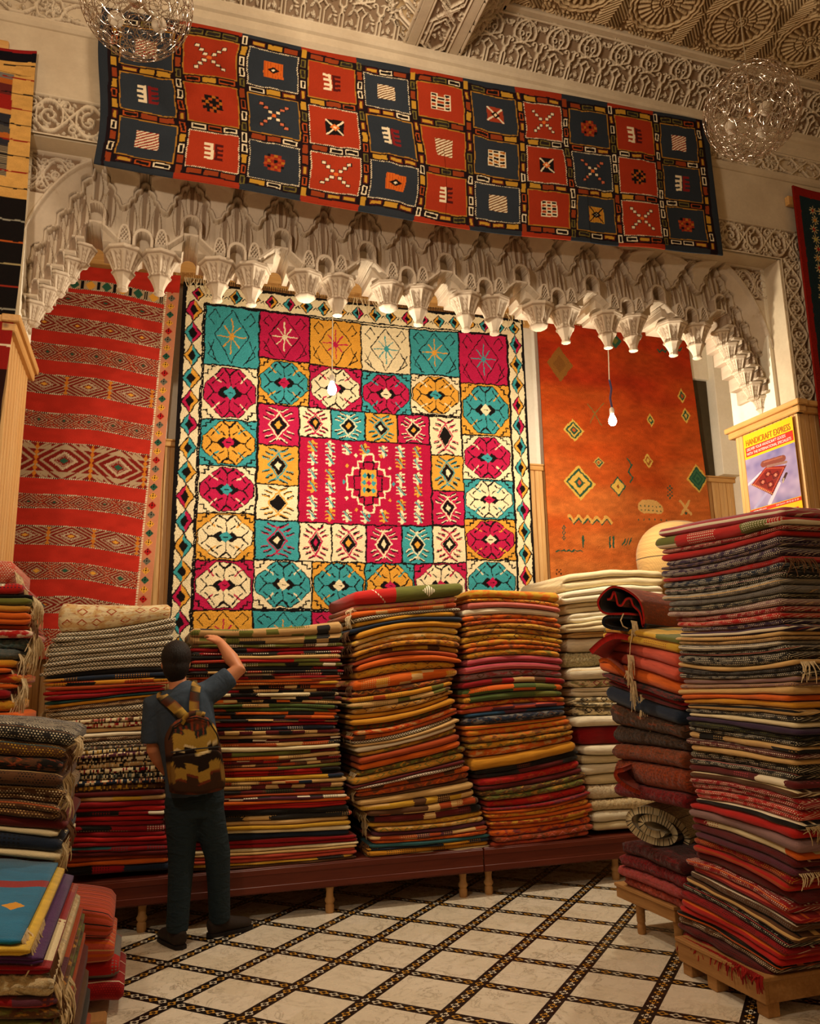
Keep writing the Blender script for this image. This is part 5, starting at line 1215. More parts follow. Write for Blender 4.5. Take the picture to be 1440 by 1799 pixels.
# ---- wide kilim stack right of the man
S2 = [[(336, 1103), (460, 1103), (600, 1090)], ('tan', 'olive/charcoal', 'kilim', 26, 2), [(336, 1132), (460, 1132), (604, 1128)],
      ('olive', 'brown/ivory', 'kilim', 6, 1), ('crimson', 'black/rust', 'patch', 7, 1), ('charcoal', 'crimson/ivory', 'patch', 6, 1), ('sand', 'crimson/black', 'patch', 7, 1), ('red', 'sand/olive', 'patch', 6, 1), ('olive', 'black/ivory', 'kilim', 7, 1), ('crimson', 'charcoal', 'patch', 6, 1),
      [(336, 1180), (460, 1178), (601, 1176)], ('charcoal', 'crimson/sand', 'kilim', 6, 1), ('crimson', 'black/ivory', 'patch', 6, 1), ('rust', 'black/crimson', 'patch', 6, 1), ('orange', 'rust', 'patch', 7, 1), ('rust', 'crimson/mustard', 'patch', 6, 1),
      [(336, 1206), (460, 1204), (599, 1201)], ('sand', 'black/orange', 'kilim', 7, 1), ('black', 'sand/crimson', 'kilim', 7, 1), ('cream', 'maroon/black', 'patch', 7, 1), ('maroon', 'cream/black', 'kilim', 6, 1), ('sand', 'orange/black', 'kilim', 8, 1), ('green', 'sand/black', 'kilim', 7, 1),
      [(336, 1246), (460, 1243), (596, 1246)], ('green', 'rust/charcoal', 'patch', 7, 1), ('orange', 'charcoal/crimson', 'patch', 6, 1), ('rust', 'orange/charcoal', 'patch', 7, 1), ('charcoal', 'sand/crimson', 'patch', 6, 1), ('red', 'ivory/crimson', 'patch', 8, 1), ('navy', 'maroon/ivory', 'kilim', 6, 1),
      [(336, 1284), (460, 1283), (592, 1280)], ('maroon', 'sand/black', 'kilim', 7, 1), ('tan', 'sand', 'plain', 6, 1), ('maroon', 'ivory/black', 'kilim', 6, 1), ('rust', 'charcoal/sand', 'patch', 6, 1), ('cream', 'tan', 'plain', 7, 1), ('olive', 'sand/maroon', 'patch', 7, 1), ('sand', 'orange/brown', 'patch', 6, 1),
      [(336, 1338), (460, 1336), (600, 1325)], ('maroon', 'cream/red', 'kilim', 7, 1), ('brown', 'sand/rust', 'kilim', 6, 1), ('rust', 'olive', 'patch', 6, 1), ('red', 'crimson/black', 'patch', 11, 2), ('mustard', 'navy/crimson', 'patch', 8, 1), ('sand', 'rust/navy', 'kilim', 7, 1), ('tan', 'maroon/black', 'kilim', 9, 1),
      [(336, 1392), (460, 1388), (608, 1382)], ('maroon', 'charcoal/olive', 'patch', 6, 1), ('rust', 'red', 'plain', 6, 1), ('plum', 'ivory/charcoal', 'kilim', 6, 1), ('orange', 'rust', 'plain', 6, 1), ('red', 'crimson/ivory', 'plain', 9, 2), ('black', 'charcoal', 'plain', 9, 1), ('charcoal', 'red/sand', 'patch', 9, 1),
      [(336, 1446), (460, 1442), (616, 1433)], ('sand', 'mustard', 'plain', 10, 1), ('mustard', 'sand', 'plain', 9, 1), ('cream', 'sand', 'plain', 9, 1), [(336, 1468), (460, 1464), (612, 1458)], ('navy', 'black', 'plain', 11, 1), ('crimson', 'red', 'plain', 7, 1), ('crimson', 'maroon', 'plain', 7, 1),
      [(336, 1496), (460, 1490), (630, 1478)], ('cream', 'sand', 'plain', 8, 1), ('sand', 'cream', 'plain', 6, 1), ('coral', 'pink', 'plain', 7, 1), ('coral', 'rust', 'plain', 9, 1), ('mustard', 'charcoal/sand', 'patch', 6, 1), ('brown', 'rust/charcoal', 'patch', 6, 1), [(336, 1531), (460, 1524), (622, 1508)]]
stack(FB, S2, .95, 'the wide stack right of the man', 'folded kilims in the wide stack right of the man', 12, jit=.02, joff=.014)
# ---- gold stack topped by green and red
S3 = [[(615, 1040), (660, 1034), (740, 1032), (790, 1012), (812, 1030)], ('olive', 'red/green', 'split', 30, 1), [(620, 1063), (700, 1058), (808, 1045)],
      ('pink', 'mustard/tan', 'motif', 8, 1), ('orange', 'rust/sand', 'kilim', 8, 1), ('ivory', 'black', 'herring', 5, 1), ('gold', 'mustard', 'motif', 7, 1), ('navy', 'purple', 'plain', 6, 1), ('gold', 'rust', 'plain', 9, 1),
      [(622, 1127), (707, 1104), (807, 1104)], ('mustard', 'tan/sand', 'motif', 9, 1), ('ochre', 'olive/sand', 'motif', 10, 1), ('gold', 'rust/brown', 'motif', 8, 1), ('ochre', 'mustard/brown', 'kilim', 8, 1), ('rust', 'orange', 'plain', 7, 1),
      [(622, 1172), (723, 1150), (808, 1158)], ('orange', 'gold', 'plain', 7, 1), ('gold', 'brown/mustard', 'motif', 9, 1), ('orange', 'gold/sand', 'kilim', 13, 1), [(618, 1216), (700, 1205), (800, 1188)], ('brown', 'ochre/rust', 'motif', 8, 1), ('gold', 'rust/olive', 'kilim', 8, 1), ('sand', 'brown/olive', 'kilim', 8, 1), ('ochre', 'brown/sand', 'motif', 8, 1),
      [(618, 1256), (700, 1246), (790, 1220)], ('gold', 'rust', 'plain', 8, 1), ('gold', 'orange', 'plain', 10, 1), ('olive', 'rust/brown', 'motif', 8, 1), ('orange', 'red/sand', 'motif', 8, 1), ('orange', 'rust/brown', 'kilim', 7, 1), ('charcoal', 'ivory', 'herring', 7, 1),
      [(622, 1308), (715, 1293), (800, 1262)], ('sand', 'olive', 'plain', 6, 1), ('ivory', 'cream', 'plain', 9, 1), ('ochre', 'mustard/olive', 'motif', 9, 1), [(632, 1332), (720, 1312), (806, 1288)], ('rust', 'orange', 'plain', 9, 1), ('orange', 'gold', 'plain', 9, 1), ('olive', 'gold/brown', 'motif', 8, 1),
      ('ochre', 'olive/gold', 'motif', 10, 1), [(618, 1382), (720, 1358), (816, 1334)], ('maroon', 'rust', 'plain', 5, 1), ('plum', 'ivory', 'herring', 5, 1), ('orange', 'rust/brown', 'kilim', 9, 1), ('rust', 'orange/brown', 'motif', 9, 1),
      [(625, 1402), (730, 1386), (826, 1366)], ('brown', 'sand', 'plain', 4, 1), ('sand', 'mustard', 'plain', 9, 1), ('mustard', 'brown/sand', 'kilim', 9, 1), ('brown', 'sand/rust', 'kilim', 9, 1), ('maroon', 'sand/black', 'kilim', 9, 1),
      [(655, 1446), (750, 1440), (850, 1424)], ('ochre', 'mustard', 'motif', 9, 1), ('ochre', 'olive/sand', 'motif', 8, 1), ('plum', 'rust', 'plain', 8, 1), ('rust', 'plum/sand', 'kilim', 8, 1), ('orange', 'rust', 'motif', 6, 1), ('teal', 'navy', 'plain', 7, 1), ('navy', 'teal/gold', 'patch', 5, 1), ('gold', 'mustard/navy', 'patch', 9, 1), ('cream', 'brown', 'plain', 4, 1), [(650, 1508), (750, 1501), (858, 1490)]]
stack(FB, S3, .9, 'the gold stack topped by green', 'folded rugs in the gold stack topped by a green rug', 13, jit=.028, joff=.022, tassel=(.3, (-1,), (.04, .08)))
# ---- orange stack topped by a yellow rug
S4 = [[(824, 1036), (905, 1036), (982, 1040)], ('mustard', 'gold/orange', 'motif', 17, 1), ('gold', 'brown/orange', 'motif', 7, 1), [(820, 1058), (905, 1058), (984, 1068)],
      ('pink', 'mauve', 'plain', 8, 1), ('ivory', 'pink', 'plain', 9, 1), [(818, 1083), (905, 1078), (982, 1086)], ('orange', 'gold/brown', 'motif', 8, 1), ('orange', 'rust/brown', 'motif', 7, 1), ('ochre', 'brown/mustard', 'motif', 8, 1), ('ochre', 'orange/brown', 'motif', 8, 1),
      [(816, 1120), (905, 1112), (986, 1122)], ('mustard', 'brown/gold', 'motif', 9, 1), ('gold', 'brown/orange', 'motif', 7, 1), ('orange', 'brown', 'motif', 7, 1), ('gold', 'rust/olive', 'motif', 9, 1), [(820, 1160), (905, 1150), (988, 1156)],
      ('rose', 'pink/crimson', 'stripe', 9, 1), ('rose', 'coral/pink', 'stripe', 9, 1), ('mauve', 'brown/crimson', 'motif', 9, 1), ('crimson', 'tan/brown', 'kilim', 8, 1), [(812, 1212), (905, 1200), (992, 1202)],
      ('green', 'orange/olive', 'patch', 11, 1), ('green', 'gold/olive', 'patch', 9, 1), ('rust', 'orange/gold', 'motif', 7, 1), ('coral', 'plum/rust', 'patch', 7, 1), [(814, 1256), (905, 1246), (992, 1240)], ('blue', 'plum/navy', 'patch', 6, 1), ('navy', 'brown/grey', 'motif', 12, 1),
      [(816, 1276), (905, 1268), (1000, 1256)], ('orange', 'gold', 'stripe', 6, 1), ('orange', 'gold', 'motif', 9, 1), ('ochre', 'orange/brown', 'motif', 10, 1), ('gold', 'brown/olive', 'motif', 8, 1), ('orange', 'ochre/sand', 'motif', 11, 1), ('gold', 'orange/sand', 'plain', 18, 1),
      [(836, 1356), (920, 1342), (1018, 1318)], ('black', 'green/rust', 'patch', 6, 1), ('charcoal', 'red/maroon', 'patch', 7, 1), ('red', 'rust/crimson', 'motif', 12, 1), ('maroon', 'red', 'plain', 7, 1), ('brown', 'ochre/olive', 'motif', 8, 1), ('olive', 'brown/ochre', 'motif', 8, 1), ('red', 'crimson/rust', 'motif', 11, 1),
      [(856, 1420), (945, 1412), (1034, 1390)], ('crimson', 'rust/plum', 'motif', 5, 1), ('orange', 'rust', 'plain', 6, 1), ('gold', 'rust/orange', 'motif', 7, 1), ('orange', 'rust', 'plain', 7, 1), ('rust', 'gold/mustard', 'motif', 7, 1), ('orange', 'gold', 'patch', 7, 1), [(862, 1458), (950, 1452), (1038, 1434)],
      ('orange', 'red/plum', 'motif', 10, 1), ('rust', 'pink/brown', 'motif', 9, 1), ('coral', 'orange/brown', 'motif', 8, 1), [(868, 1490), (950, 1481), (1038, 1468)]]
stack(FB, S4, .9, 'the orange stack topped by yellow', 'folded rugs in the orange stack topped by a yellow rug', 14, jit=.022, joff=.018)
# ---- cream wool stack behind the rolls
S5 = [[(990, 1012), (1060, 1002), (1165, 1000)], ('cream', 'sand', 'plain', 24, 2), ('ivory', 'tan', 'plain', 18, 2), ('cream', 'brown', 'plain', 16, 2), [(994, 1080), (1070, 1072), (1170, 1070)], ('ivory', 'tan', 'ribs', 16, 2), ('cream', 'tan', 'plain', 16, 2), ('sand', 'cream', 'plain', 10, 2),
      [(998, 1122), (1080, 1118), (1180, 1115)], ('ivory', 'sand', 'ribs', 22, 1), ('cream', 'olive', 'shag', 22, 1), ('ivory', 'sand', 'ribs', 20, 1), [(1000, 1196), (1080, 1192), (1185, 1190)], ('cream', 'rose/olive', 'motif', 10, 1), ('ivory', 'tan', 'ribs', 14, 2), ('cream', 'charcoal', 'motif', 14, 2), ('cream', 'black', 'motif', 12, 1), ('ivory', 'olive', 'plain', 14, 1),
      [(1012, 1278), (1080, 1275), (1185, 1272)], ('crimson', 'maroon', 'plain', 26, 1), [(1026, 1310), (1080, 1308), (1185, 1304)], ('ivory', 'sand', 'plain', 16, 1), ('cream', 'sand', 'ribs', 14, 1), ('ivory', 'sand', 'ribs', 16, 1), ('cream', 'sand', 'ribs', 16, 1), ('ivory', 'tan', 'shag', 22, 1), ('cream', 'tan', 'shag', 18, 1), ('ivory', 'sand', 'ribs', 16, 1), ('cream', 'sand', 'ribs', 14, 1), [(1040, 1462), (1080, 1458), (1180, 1452)]]
stack(Frame((0, 5.86), (1, 0)), S5, .85, 'the cream wool stack', 'folded wool blankets in the cream stack', 15, jit=.035, joff=.035, wa=.009, endr=.07)
# ================================================================== RIGHT-HAND TABLES AND STACKS
def table(label, x0, x1, y0, y1, zt, h, legs, sq, cat='table', lz=None):
    r = empty('low_table', (x0, y0, 0)); tag(r, label, cat)
    b = MB(); b.box((0, 0, zt-.02), (x1-x0, y1-y0, zt), .003); b.build('table_top', M_TABLE, r)
    b = MB(); b.box((.010, .008, zt-h), (.034, y1-y0-.008, zt-.019), .003); b.box((.0345, .012, zt-h+.001), (x1-x0-.012, .034, zt-.019), .002); b.box((.0345, y1-y0-.034, zt-h+.001), (x1-x0-.012, y1-y0-.012, zt-.019), .002); b.build('apron', M_TABLE, r)
    for lx, ly in legs:
        b = MB()
        if sq: b.box((lx-x0-.036, ly-y0-.036, 0), (lx-x0+.036, ly-y0+.036, zt-.03), .004)
        else: b.lathe([(.022, 0), (.026, .01), (.026, .05), (.023, .055), (.023, .065), (.026, .07), (.028, zt-.08), (.034, zt-.03)], (lx-x0, ly-y0, 0), 16)
        b.build('leg', M_TABLE, r, smooth=not sq)
    return r
table('low raw wooden table under the tall dark stack at the right', 2.735, 3.62, 3.36, 4.02, .180, .115, [(2.80, 3.42), (2.79, 3.76), (2.80, 3.97), (3.56, 3.42), (3.56, 3.96)], True)
table('low wooden table under the pile with the cream knitted roll', 2.88, 3.66, 4.22, 4.84, .262, .085, [(2.945, 4.66), (2.945, 4.28), (3.58, 4.74), (3.58, 4.28)], False)
FR = Frame((2.80, 0), (0, -1))
SR = [[(1150, 930), (1260, 906), (1372, 888)], ('rose', 'ivory/mauve', 'stripe', 10, 1), [(1149, 945), (1260, 926), (1370, 906)], ('red', 'olive/ivory', 'patch', 15, 1), ('crimson', 'ivory/cream', 'dash', 6, 1), ('red', 'cream/red', 'patch', 9, 1), [(1160, 987), (1265, 968), (1370, 938)],
      ('purple', 'ivory/mauve', 'dash', 11, 1), ('purple', 'tan/ivory', 'dash', 6, 1), ('purple', 'ivory/grey', 'dash', 14, 1), ('red', 'mauve/ivory', 'dash', 9, 1), ('navy', 'ivory/grey', 'dash', 12, 1), ('black', 'ivory/mauve', 'dash', 12, 1), [(1164, 1046), (1268, 1036), (1374, 1012)],
      ('grey', 'ivory/sand', 'dash', 11, 1), ('grey', 'charcoal/tan', 'dash', 11, 1), ('charcoal', 'cream/grey', 'dash', 9, 1), ('mauve', 'ivory/sand', 'dash', 10, 1), [(1180, 1084), (1274, 1078), (1373, 1062)],
      ('crimson', 'ivory/cream', 'dash', 8, 1), ('red', 'ivory/cream', 'dash', 8, 1), [(1190, 1101), (1280, 1098), (1374, 1085)], ('purple', 'ivory/ivory', 'dash', 8, 1), ('purple', 'ivory/rust', 'stripe', 9, 1), [(1191, 1119), (1280, 1118), (1376, 1108)], ('sand', 'black/rust', 'patch', 7, 1), ('tan', 'charcoal/ivory', 'dash', 7, 1), [(1190, 1132), (1280, 1133), (1380, 1124)],
      ('grey', 'ivory/ivory', 'dash', 8, 1), ('charcoal', 'ivory/pink', 'dash', 8, 1), [(1188, 1150), (1290, 1153), (1385, 1142)], ('black', 'ivory/brown', 'dash', 12, 1), [(1187, 1162), (1295, 1171), (1392, 1158)], ('sand', 'cream/tan', 'plain', 8, 1), [(1189, 1171), (1295, 1180), (1398, 1167)],
      ('black', 'grey/ivory', 'dash', 9, 1), ('charcoal', 'ivory/ivory', 'dash', 8, 1), [(1192, 1192), (1295, 1193), (1402, 1186)], ('mauve', 'tan/grey', 'stripe', 9, 1), ('mauve', 'sand/tan', 'dash', 8, 1), [(1193, 1211), (1295, 1209), (1392, 1206)], ('sand', 'black/mustard', 'plain', 9, 1), ('orange', 'black/gold', 'plain', 8, 1), ('gold', 'black/orange', 'plain', 8, 1), [(1202, 1236), (1295, 1238), (1394, 1246)],
      ('sand', 'black/cream', 'stripe', 9, 1), ('charcoal', 'ivory/cream', 'dash', 7, 1), ('cream', 'black', 'plain', 7, 1), [(1206, 1258), (1300, 1268), (1402, 1282)], ('purple', 'charcoal', 'plain', 9, 1), ('black', 'olive/grey', 'dash', 9, 1), [(1206, 1274), (1300, 1288), (1402, 1304)], ('black', 'ivory/cream', 'dash', 7, 1), ('sand', 'black/tan', 'patch', 9, 1), ('maroon', 'ivory/black', 'dash', 8, 1), ('sand', 'tan', 'plain', 8, 1), [(1210, 1318), (1300, 1330), (1396, 1346)],
      ('black', 'ivory/olive', 'dash', 12, 1), ('charcoal', 'ivory/pink', 'dash', 9, 1), [(1208, 1342), (1300, 1354), (1396, 1374)], ('maroon', 'ivory/rose', 'patch', 10, 1), ('brown', 'cream/ivory', 'stripe', 9, 1), [(1216, 1366), (1300, 1378), (1408, 1406)], ('crimson', 'ivory/red', 'dash', 12, 2), ('red', 'ivory/crimson', 'dash', 12, 2), [(1220, 1402), (1305, 1416), (1404, 1446)], ('black', 'ivory/ivory', 'stripe', 9, 1), ('red', 'crimson', 'plain', 10, 1), [(1214, 1420), (1305, 1444), (1402, 1478)],
      ('mauve', 'brown', 'plain', 14, 1), [(1213, 1434), (1305, 1462), (1400, 1500)], ('cream', 'orange/crimson', 'patch', 10, 1), [(1212, 1446), (1305, 1474), (1396, 1514)], ('maroon', 'plum/ivory', 'dash', 10, 1), ('plum', 'maroon/ivory', 'dash', 8, 1), [(1216, 1470), (1305, 1500), (1394, 1543)], ('crimson', 'mustard/sand', 'dash', 9, 1), ('red', 'rust', 'stripe', 8, 1), [(1214, 1494), (1305, 1526), (1390, 1572)], ('maroon', 'crimson', 'plain', 12, 1), ('crimson', 'ivory/orange', 'dash', 11, 1), ('crimson', 'coral/orange', 'stripe', 9, 1), [(1208, 1528), (1300, 1572), (1394, 1626)],
      ('brown', 'grey/ivory', 'dash', 11, 1), ('brown', 'sand/black', 'stripe', 11, 1), [(1198, 1550), (1295, 1600), (1390, 1660)], ('black', 'ivory/crimson', 'dash', 9, 1), ('crimson', 'black/ivory', 'dash', 9, 1), ('red', 'orange/crimson', 'stripe', 9, 1), ('red', 'crimson/orange', 'plain', 7, 1), [(1190, 1598), (1275, 1640), (1372, 1700)], ('black', 'orange/brown', 'stripe', 7, 1), ('brown', 'ivory/mauve', 'dash', 8, 1), ('maroon', 'black/ivory', 'dash', 8, 1), [(1190, 1632), (1262, 1668), (1352, 1718)], ('crimson', 'red/navy', 'shag', 12, 1), [(1196, 1650), (1260, 1680), (1345, 1732)]]
rs_ = stack(FR, SR, .85, 'the tall dark stack at right', 'folded rugs in the tall dark stack at the right', 21, jit=.018, joff=.014, lay=1, tassel=(.06, (1,), (.04, .07)))
# ragged red fringe hanging from the lowest rug
lo = rs_[-1][0]
fringe('fringe', [P(1198, 1645, u=2.775), P(1260, 1674, u=2.76), P(1340, 1716, u=2.725)], .05, 150, simple('red_wool_fringe', H('8c1a16'), .95, var=.3), lo, r=.005, spread=.02, seed=55, out=(-1, 0, 0))
FD = Frame((2.87, 0), (0, -1))
SD1 = [[(1066, 1102), (1130, 1108), (1196, 1122)], ('mustard', 'olive/crimson', 'patch', 20, 2), [(1058, 1124), (1130, 1134), (1196, 1150)], ('coral', 'red', 'plain', 30, 2), [(1050, 1158), (1130, 1178), (1196, 1200)], ('orange', 'rust', 'plain', 20, 1), [(1056, 1180), (1130, 1204), (1196, 1226)],
       ('charcoal', 'red/ivory', 'dash', 7, 1), ('crimson', 'ivory/red', 'plain', 7, 1), ('maroon', 'crimson', 'plain', 6, 1), [(1060, 1202), (1130, 1228), (1196, 1250)], ('navy', 'black', 'plain', 22, 1), [(1066, 1232), (1130, 1256), (1198, 1276)], ('brown', 'black/rust', 'shag', 30, 1), ('black', 'brown', 'shag', 26, 1), [(1070, 1306), (1135, 1312), (1200, 1322)],
       ('brown', 'rust/black', 'shag', 20, 1), [(1074, 1334), (1138, 1342), (1204, 1354)], ('rust', 'black/brown', 'shag', 30, 1), ('crimson', 'black/maroon', 'shag', 18, 1), [(1084, 1400), (1140, 1408), (1206, 1424)]]
stack(FD, SD1, .7, 'the pile topped by the rust roll', 'folded rugs above the cream roll in the pile on the low table', 22, jit=.02, joff=.022, lay=1)
SD2 = [[(1092, 1478), (1140, 1492), (1200, 1516)], ('maroon', 'black/crimson', 'shag', 22, 1), ('crimson', 'black/maroon', 'shag', 20, 1), [(1088, 1520), (1140, 1540), (1198, 1566)], ('rose', 'rust/maroon', 'shag', 18, 1), ('coral', 'maroon/rust', 'shag', 18, 1), [(1086, 1556), (1140, 1578), (1196, 1604)]]
stack(FD, SD2, .7, 'the shaggy rugs under the cream roll', 'shaggy rugs under the cream knitted roll', 23, jit=.02, joff=.03, lay=1)
def catmull(p, k=6):
    p = [np.array(q, float) for q in p]; o = []
    for i in range(len(p)-1):
        a, b, c, d = p[max(i-1, 0)], p[i], p[i+1], p[min(i+2, len(p)-1)]
        for j in range(k): t = j/k; o.append(.5*((2*b)+(-a+c)*t+(2*a-5*b+4*c-d)*t*t+(-a+3*b-3*c+d)*t**3))
    o.append(p[-1]); return np.array(o)
def ribbon(name, fr, px, ext, th, mats, parent=None, n2=14, closed=False, px_is_local=False, wob=.0):
    """a sheet of cloth following a measured fold line, extruded along ext"""
    q = catmull([(fr.hit(*p) if not px_is_local else p) for p in px]); t = np.gradient(q, axis=0); t /= np.linalg.norm(t, axis=1)[:, None]+1e-9; nn = np.stack([-t[:, 1], t[:, 0]], 1)
    a, b = q+nn*th/2, q-nn*th/2; m_ = len(q); ext = np.array(ext, float); V = []; UV = []
    L = np.concatenate([[0], np.cumsum(np.linalg.norm(np.diff(q, axis=0), axis=1))])
    for side in (a, b):
        for k in range(n2+1):
            f = k/n2; sh = wob*math.sin(f*5+1)
            p = fr.O+side[:, :1]*fr.A+ext*f; p[:, 2] = side[:, 1]+ext[2]*f+sh; V.append(p); UV.append(np.stack([np.full(m_, f*np.linalg.norm(ext)), L], 1))
    V = np.concatenate(V); UV = np.concatenate(UV); F = gridF(m_, n2+1); nA = m_*(n2+1)
    i0 = np.arange(m_-1); front = np.stack([i0, i0+1, i0+1+nA, i0+nA], 1); base = m_*n2; back = np.stack([i0+1+base, i0+base, i0+base+nA, i0+1+base+nA], 1)
    k0 = np.arange(n2)*m_; e0 = np.stack([k0+m_, k0, k0+nA, k0+m_+nA], 1); e1 = e0[:, ::-1]+m_-1
    Fa = np.concatenate([F, F[:, ::-1]+nA, front, back, e0, e1]); o = mesh(name, V, Fa, mats, parent, uv=UV)
    mi = np.concatenate([np.zeros(len(F)), np.ones(len(F)), np.full(len(front)+len(back)+2*n2, 2)]).astype(np.int32); o.data.polygons.foreach_set('material_index', mi)
    return o
FQ = Frame((0, 4.42), (1, 0))
rust_sh = rugmat('rust', 'brown', 'orange', 'shag', 1); blk_sh = rugmat('black', 'navy', None, 'shag', 0); red_ed = rugmat('red', 'coral', None, 'plain', 0)
o = ribbon('rolled_rug', FQ, [(1066, 1053), (1073, 1051), (1078, 1040), (1082, 1050), (1085, 1062), (1092, 1063), (1099, 1053), (1107, 1052), (1112, 1064), (1123, 1076), (1128, 1096), (1130, 1099), (1130, 1080), (1122, 1055), (1100, 1037), (1076, 1031), (1058, 1043), (1050, 1060), (1062, 1077), (1100, 1078), (1112, 1079)],
           (.62, .42, 0), .014, [blk_sh, rust_sh, red_ed]); tag(o, 'rust shaggy rug with black inside, rolled on top of the right pile', 'rug')
rr_ = o
o = ribbon('rolled_rug', FQ, [(1108, 1084), (1075, 1083), (1062, 1086), (1060, 1096), (1072, 1103), (1100, 1106), (1128, 1106), (1134, 1096)], (.55, .38, 0), .02, [blk_sh, blk_sh, blk_sh]); tag(o, 'black folded rug right under the rust shaggy roll', 'rug')
def px3(x, y, v): p = P(x, y, v=v); return [float(q) for q in p]
b = MB(); b.tube([px3(*q, 4.36) for q in ((1095, 1078), (1090, 1090), (1094, 1100), (1102, 1104))], .004, 5); b.build('cord', M_YARN, rr_, smooth=True)
for k, (x, y0_, y1_) in enumerate(((1112, 1090, 1118), (1106, 1150, 1180), (1103, 1178, 1200), (1110, 1195, 1236), (1128, 1220, 1255))):
    fringe('tassel', [px3(x-4, y0_, 4.37), px3(x+6, y0_+2, 4.37)], (y1_-y0_)*.0034, 22, rugfr[0], rr_, r=.0035, spread=.012, seed=70+k)
b = MB(); b.tube([px3(*q, 4.37) for q in ((1112, 1112), (1107, 1130), (1106, 1150))], .003, 5); b.tube([px3(*q, 4.37) for q in ((1103, 1196), (1108, 1205), (1112, 1222), (1130, 1240), (1142, 1262), (1142, 1296))], .003, 5); b.build('cord', M_YARN, rr_, smooth=True)
# red cloth folded at a slant below the roll
o = ribbon('draped_rug', FQ, [(1037, 1148), (1060, 1128), (1085, 1120), (1120, 1130), (1145, 1155)], (.30, .30, .0), .035, [red_ed]*3, wob=.01); tag(o, 'bright red folded rug slanting out under the black one in the right pile', 'rug')
o = ribbon('draped_rug', FQ, [(1052, 1162), (1066, 1160), (1096, 1185), (1125, 1212), (1136, 1200), (1138, 1178)], (.30, .32, .0), .022, [rugmat('orange', 'rust', None, 'plain', 1)]*3); tag(o, 'orange folded rug slanting down below the bright red one, with tassels', 'rug')
# cream knitted roll
cm = rugmat('cream', 'black', 'charcoal', 'dash', 1); cm2 = rugmat('ivory', 'sand', None, 'ribs', 0)
pts = []
for i in range(40):
    f = i/39; a = math.radians(20+f*720); R_ = .25+.75*f; x = 1150+(58*R_)*math.cos(a); y = 1455+(33*R_)*math.sin(a)+(x-1150)*.28 if False else 1455+(33*R_)*math.sin(a); pts.append((x, y+(x-1150)*.30))
o = ribbon('rolled_rug', FQ, pts, (.42, .32, -.02), .040, [cm, cm2, cm]); tag(o, 'cream knitted rug with black marks, rolled between the dark shaggy rugs', 'rug')
# rust shaggy roll with a rope above it
o = ribbon('rolled_rug', FQ, [(1095, 1352), (1082, 1356), (1084, 1368), (1104, 1384), (1140, 1398), (1180, 1404), (1206, 1396), (1208, 1372), (1198, 1352)], (.32, .30, 0), .026, [rugmat('rust', 'red', 'maroon', 'shag', 2)]*3); tag(o, 'rust red shaggy rug sagging round a rope above the cream roll', 'rug')
b = MB(); b.tube([px3(*q, 4.34) for q in ((1184, 1350), (1178, 1372), (1174, 1396), (1171, 1412))], .008, 7); b.build('rope', simple('rust_rope', H('7a3a1c'), .95, var=.3, scale=80), o, smooth=True)
# cream quilt bulging behind the pile
def blob(name, c, r, mat, n=40, m_=24, e=.75, parent=None, rz=0.):
    V = []; UV = []
    for j in range(m_+1):
        ph = -PI/2+PI*j/m_
        for i in range(n):
            th = 2*PI*i/n; sp = lambda v: math.copysign(abs(v)**e, v); x, y, z = r[0]*sp(math.cos(ph))*sp(math.cos(th)), r[1]*sp(math.cos(ph))*sp(math.sin(th)), r[2]*sp(math.sin(ph))
            V.append((c[0]+x*math.cos(rz)-y*math.sin(rz), c[1]+x*math.sin(rz)+y*math.cos(rz), c[2]+z)); UV.append((x+z*.4, z))
    return mesh(name, V, gridF(n, m_+1, wrap=True), mat, parent, uv=UV)
c = P(1195, 1000, v=6.2); o = blob('folded_quilt', (float(c[0]), 6.2, 2.56), (.40, .30, .36), rugmat('sand', 'charcoal', None, 'ribs', 2), e=.9); tag(o, 'cream ribbed quilt bulging up behind the tall dark stack', 'quilt')

# ================================================================== LEFT-HAND STACKS
FT = Frame((0, 4.25), (1, 0)); E_ = -150
ST = [[(E_, 972), (28, 984)], ('coral', 'ivory/pink', 'dash', 44, 1), [(E_, 1024), (30, 1024)], ('red', 'ivory/navy', 'kilim', 22, 1), ('black', 'navy', 'plain', 7, 1), [(E_, 1050), (58, 1050)], ('olive', 'mustard', 'plain', 12, 1), ('ochre', 'brown', 'plain', 12, 1), ('orange', 'rust', 'plain', 20, 2), ('rust', 'orange', 'plain', 8, 1), ('red', 'rose/ivory', 'motif', 14, 1), [(E_, 1121), (45, 1121)],
      ('teal', 'grey', 'shag', 19, 1), ('grey', 'teal', 'shag', 18, 1), [(E_, 1158), (30, 1158)], ('gold', 'orange', 'plain', 14, 1), ('orange', 'gold', 'plain', 10, 1), ('rust', 'red/gold', 'motif', 16, 1), ('orange', 'rust', 'plain', 10, 1), ('crimson', 'red', 'plain', 17, 1), ('gold', 'rust/mustard', 'motif', 20, 1), ('orange', 'gold', 'plain', 17, 1), ('gold', 'ochre', 'plain', 24, 1), ('brown', 'gold', 'motif', 24, 1), ('rust', 'brown', 'plain', 24, 1), [(E_, 1350), (28, 1350)],
      ('crimson', 'black', 'plain', 30, 1), ('brown', 'black', 'plain', 30, 1), ('olive', 'brown', 'plain', 30, 1), ('maroon', 'black', 'plain', 30, 1), ('charcoal', 'black', 'plain', 30, 1), ('brown', 'rust', 'plain', 36, 1), [(E_, 1788), (24, 1775)]]
stack(FT, ST, .56, 'the far left orange stack', 'folded rugs in the far left orange stack', 31, jit=.03, joff=.03, tassel=(.75, (1,), (.07, .16)))
FM = Frame((0, 3.50), (1, 0))
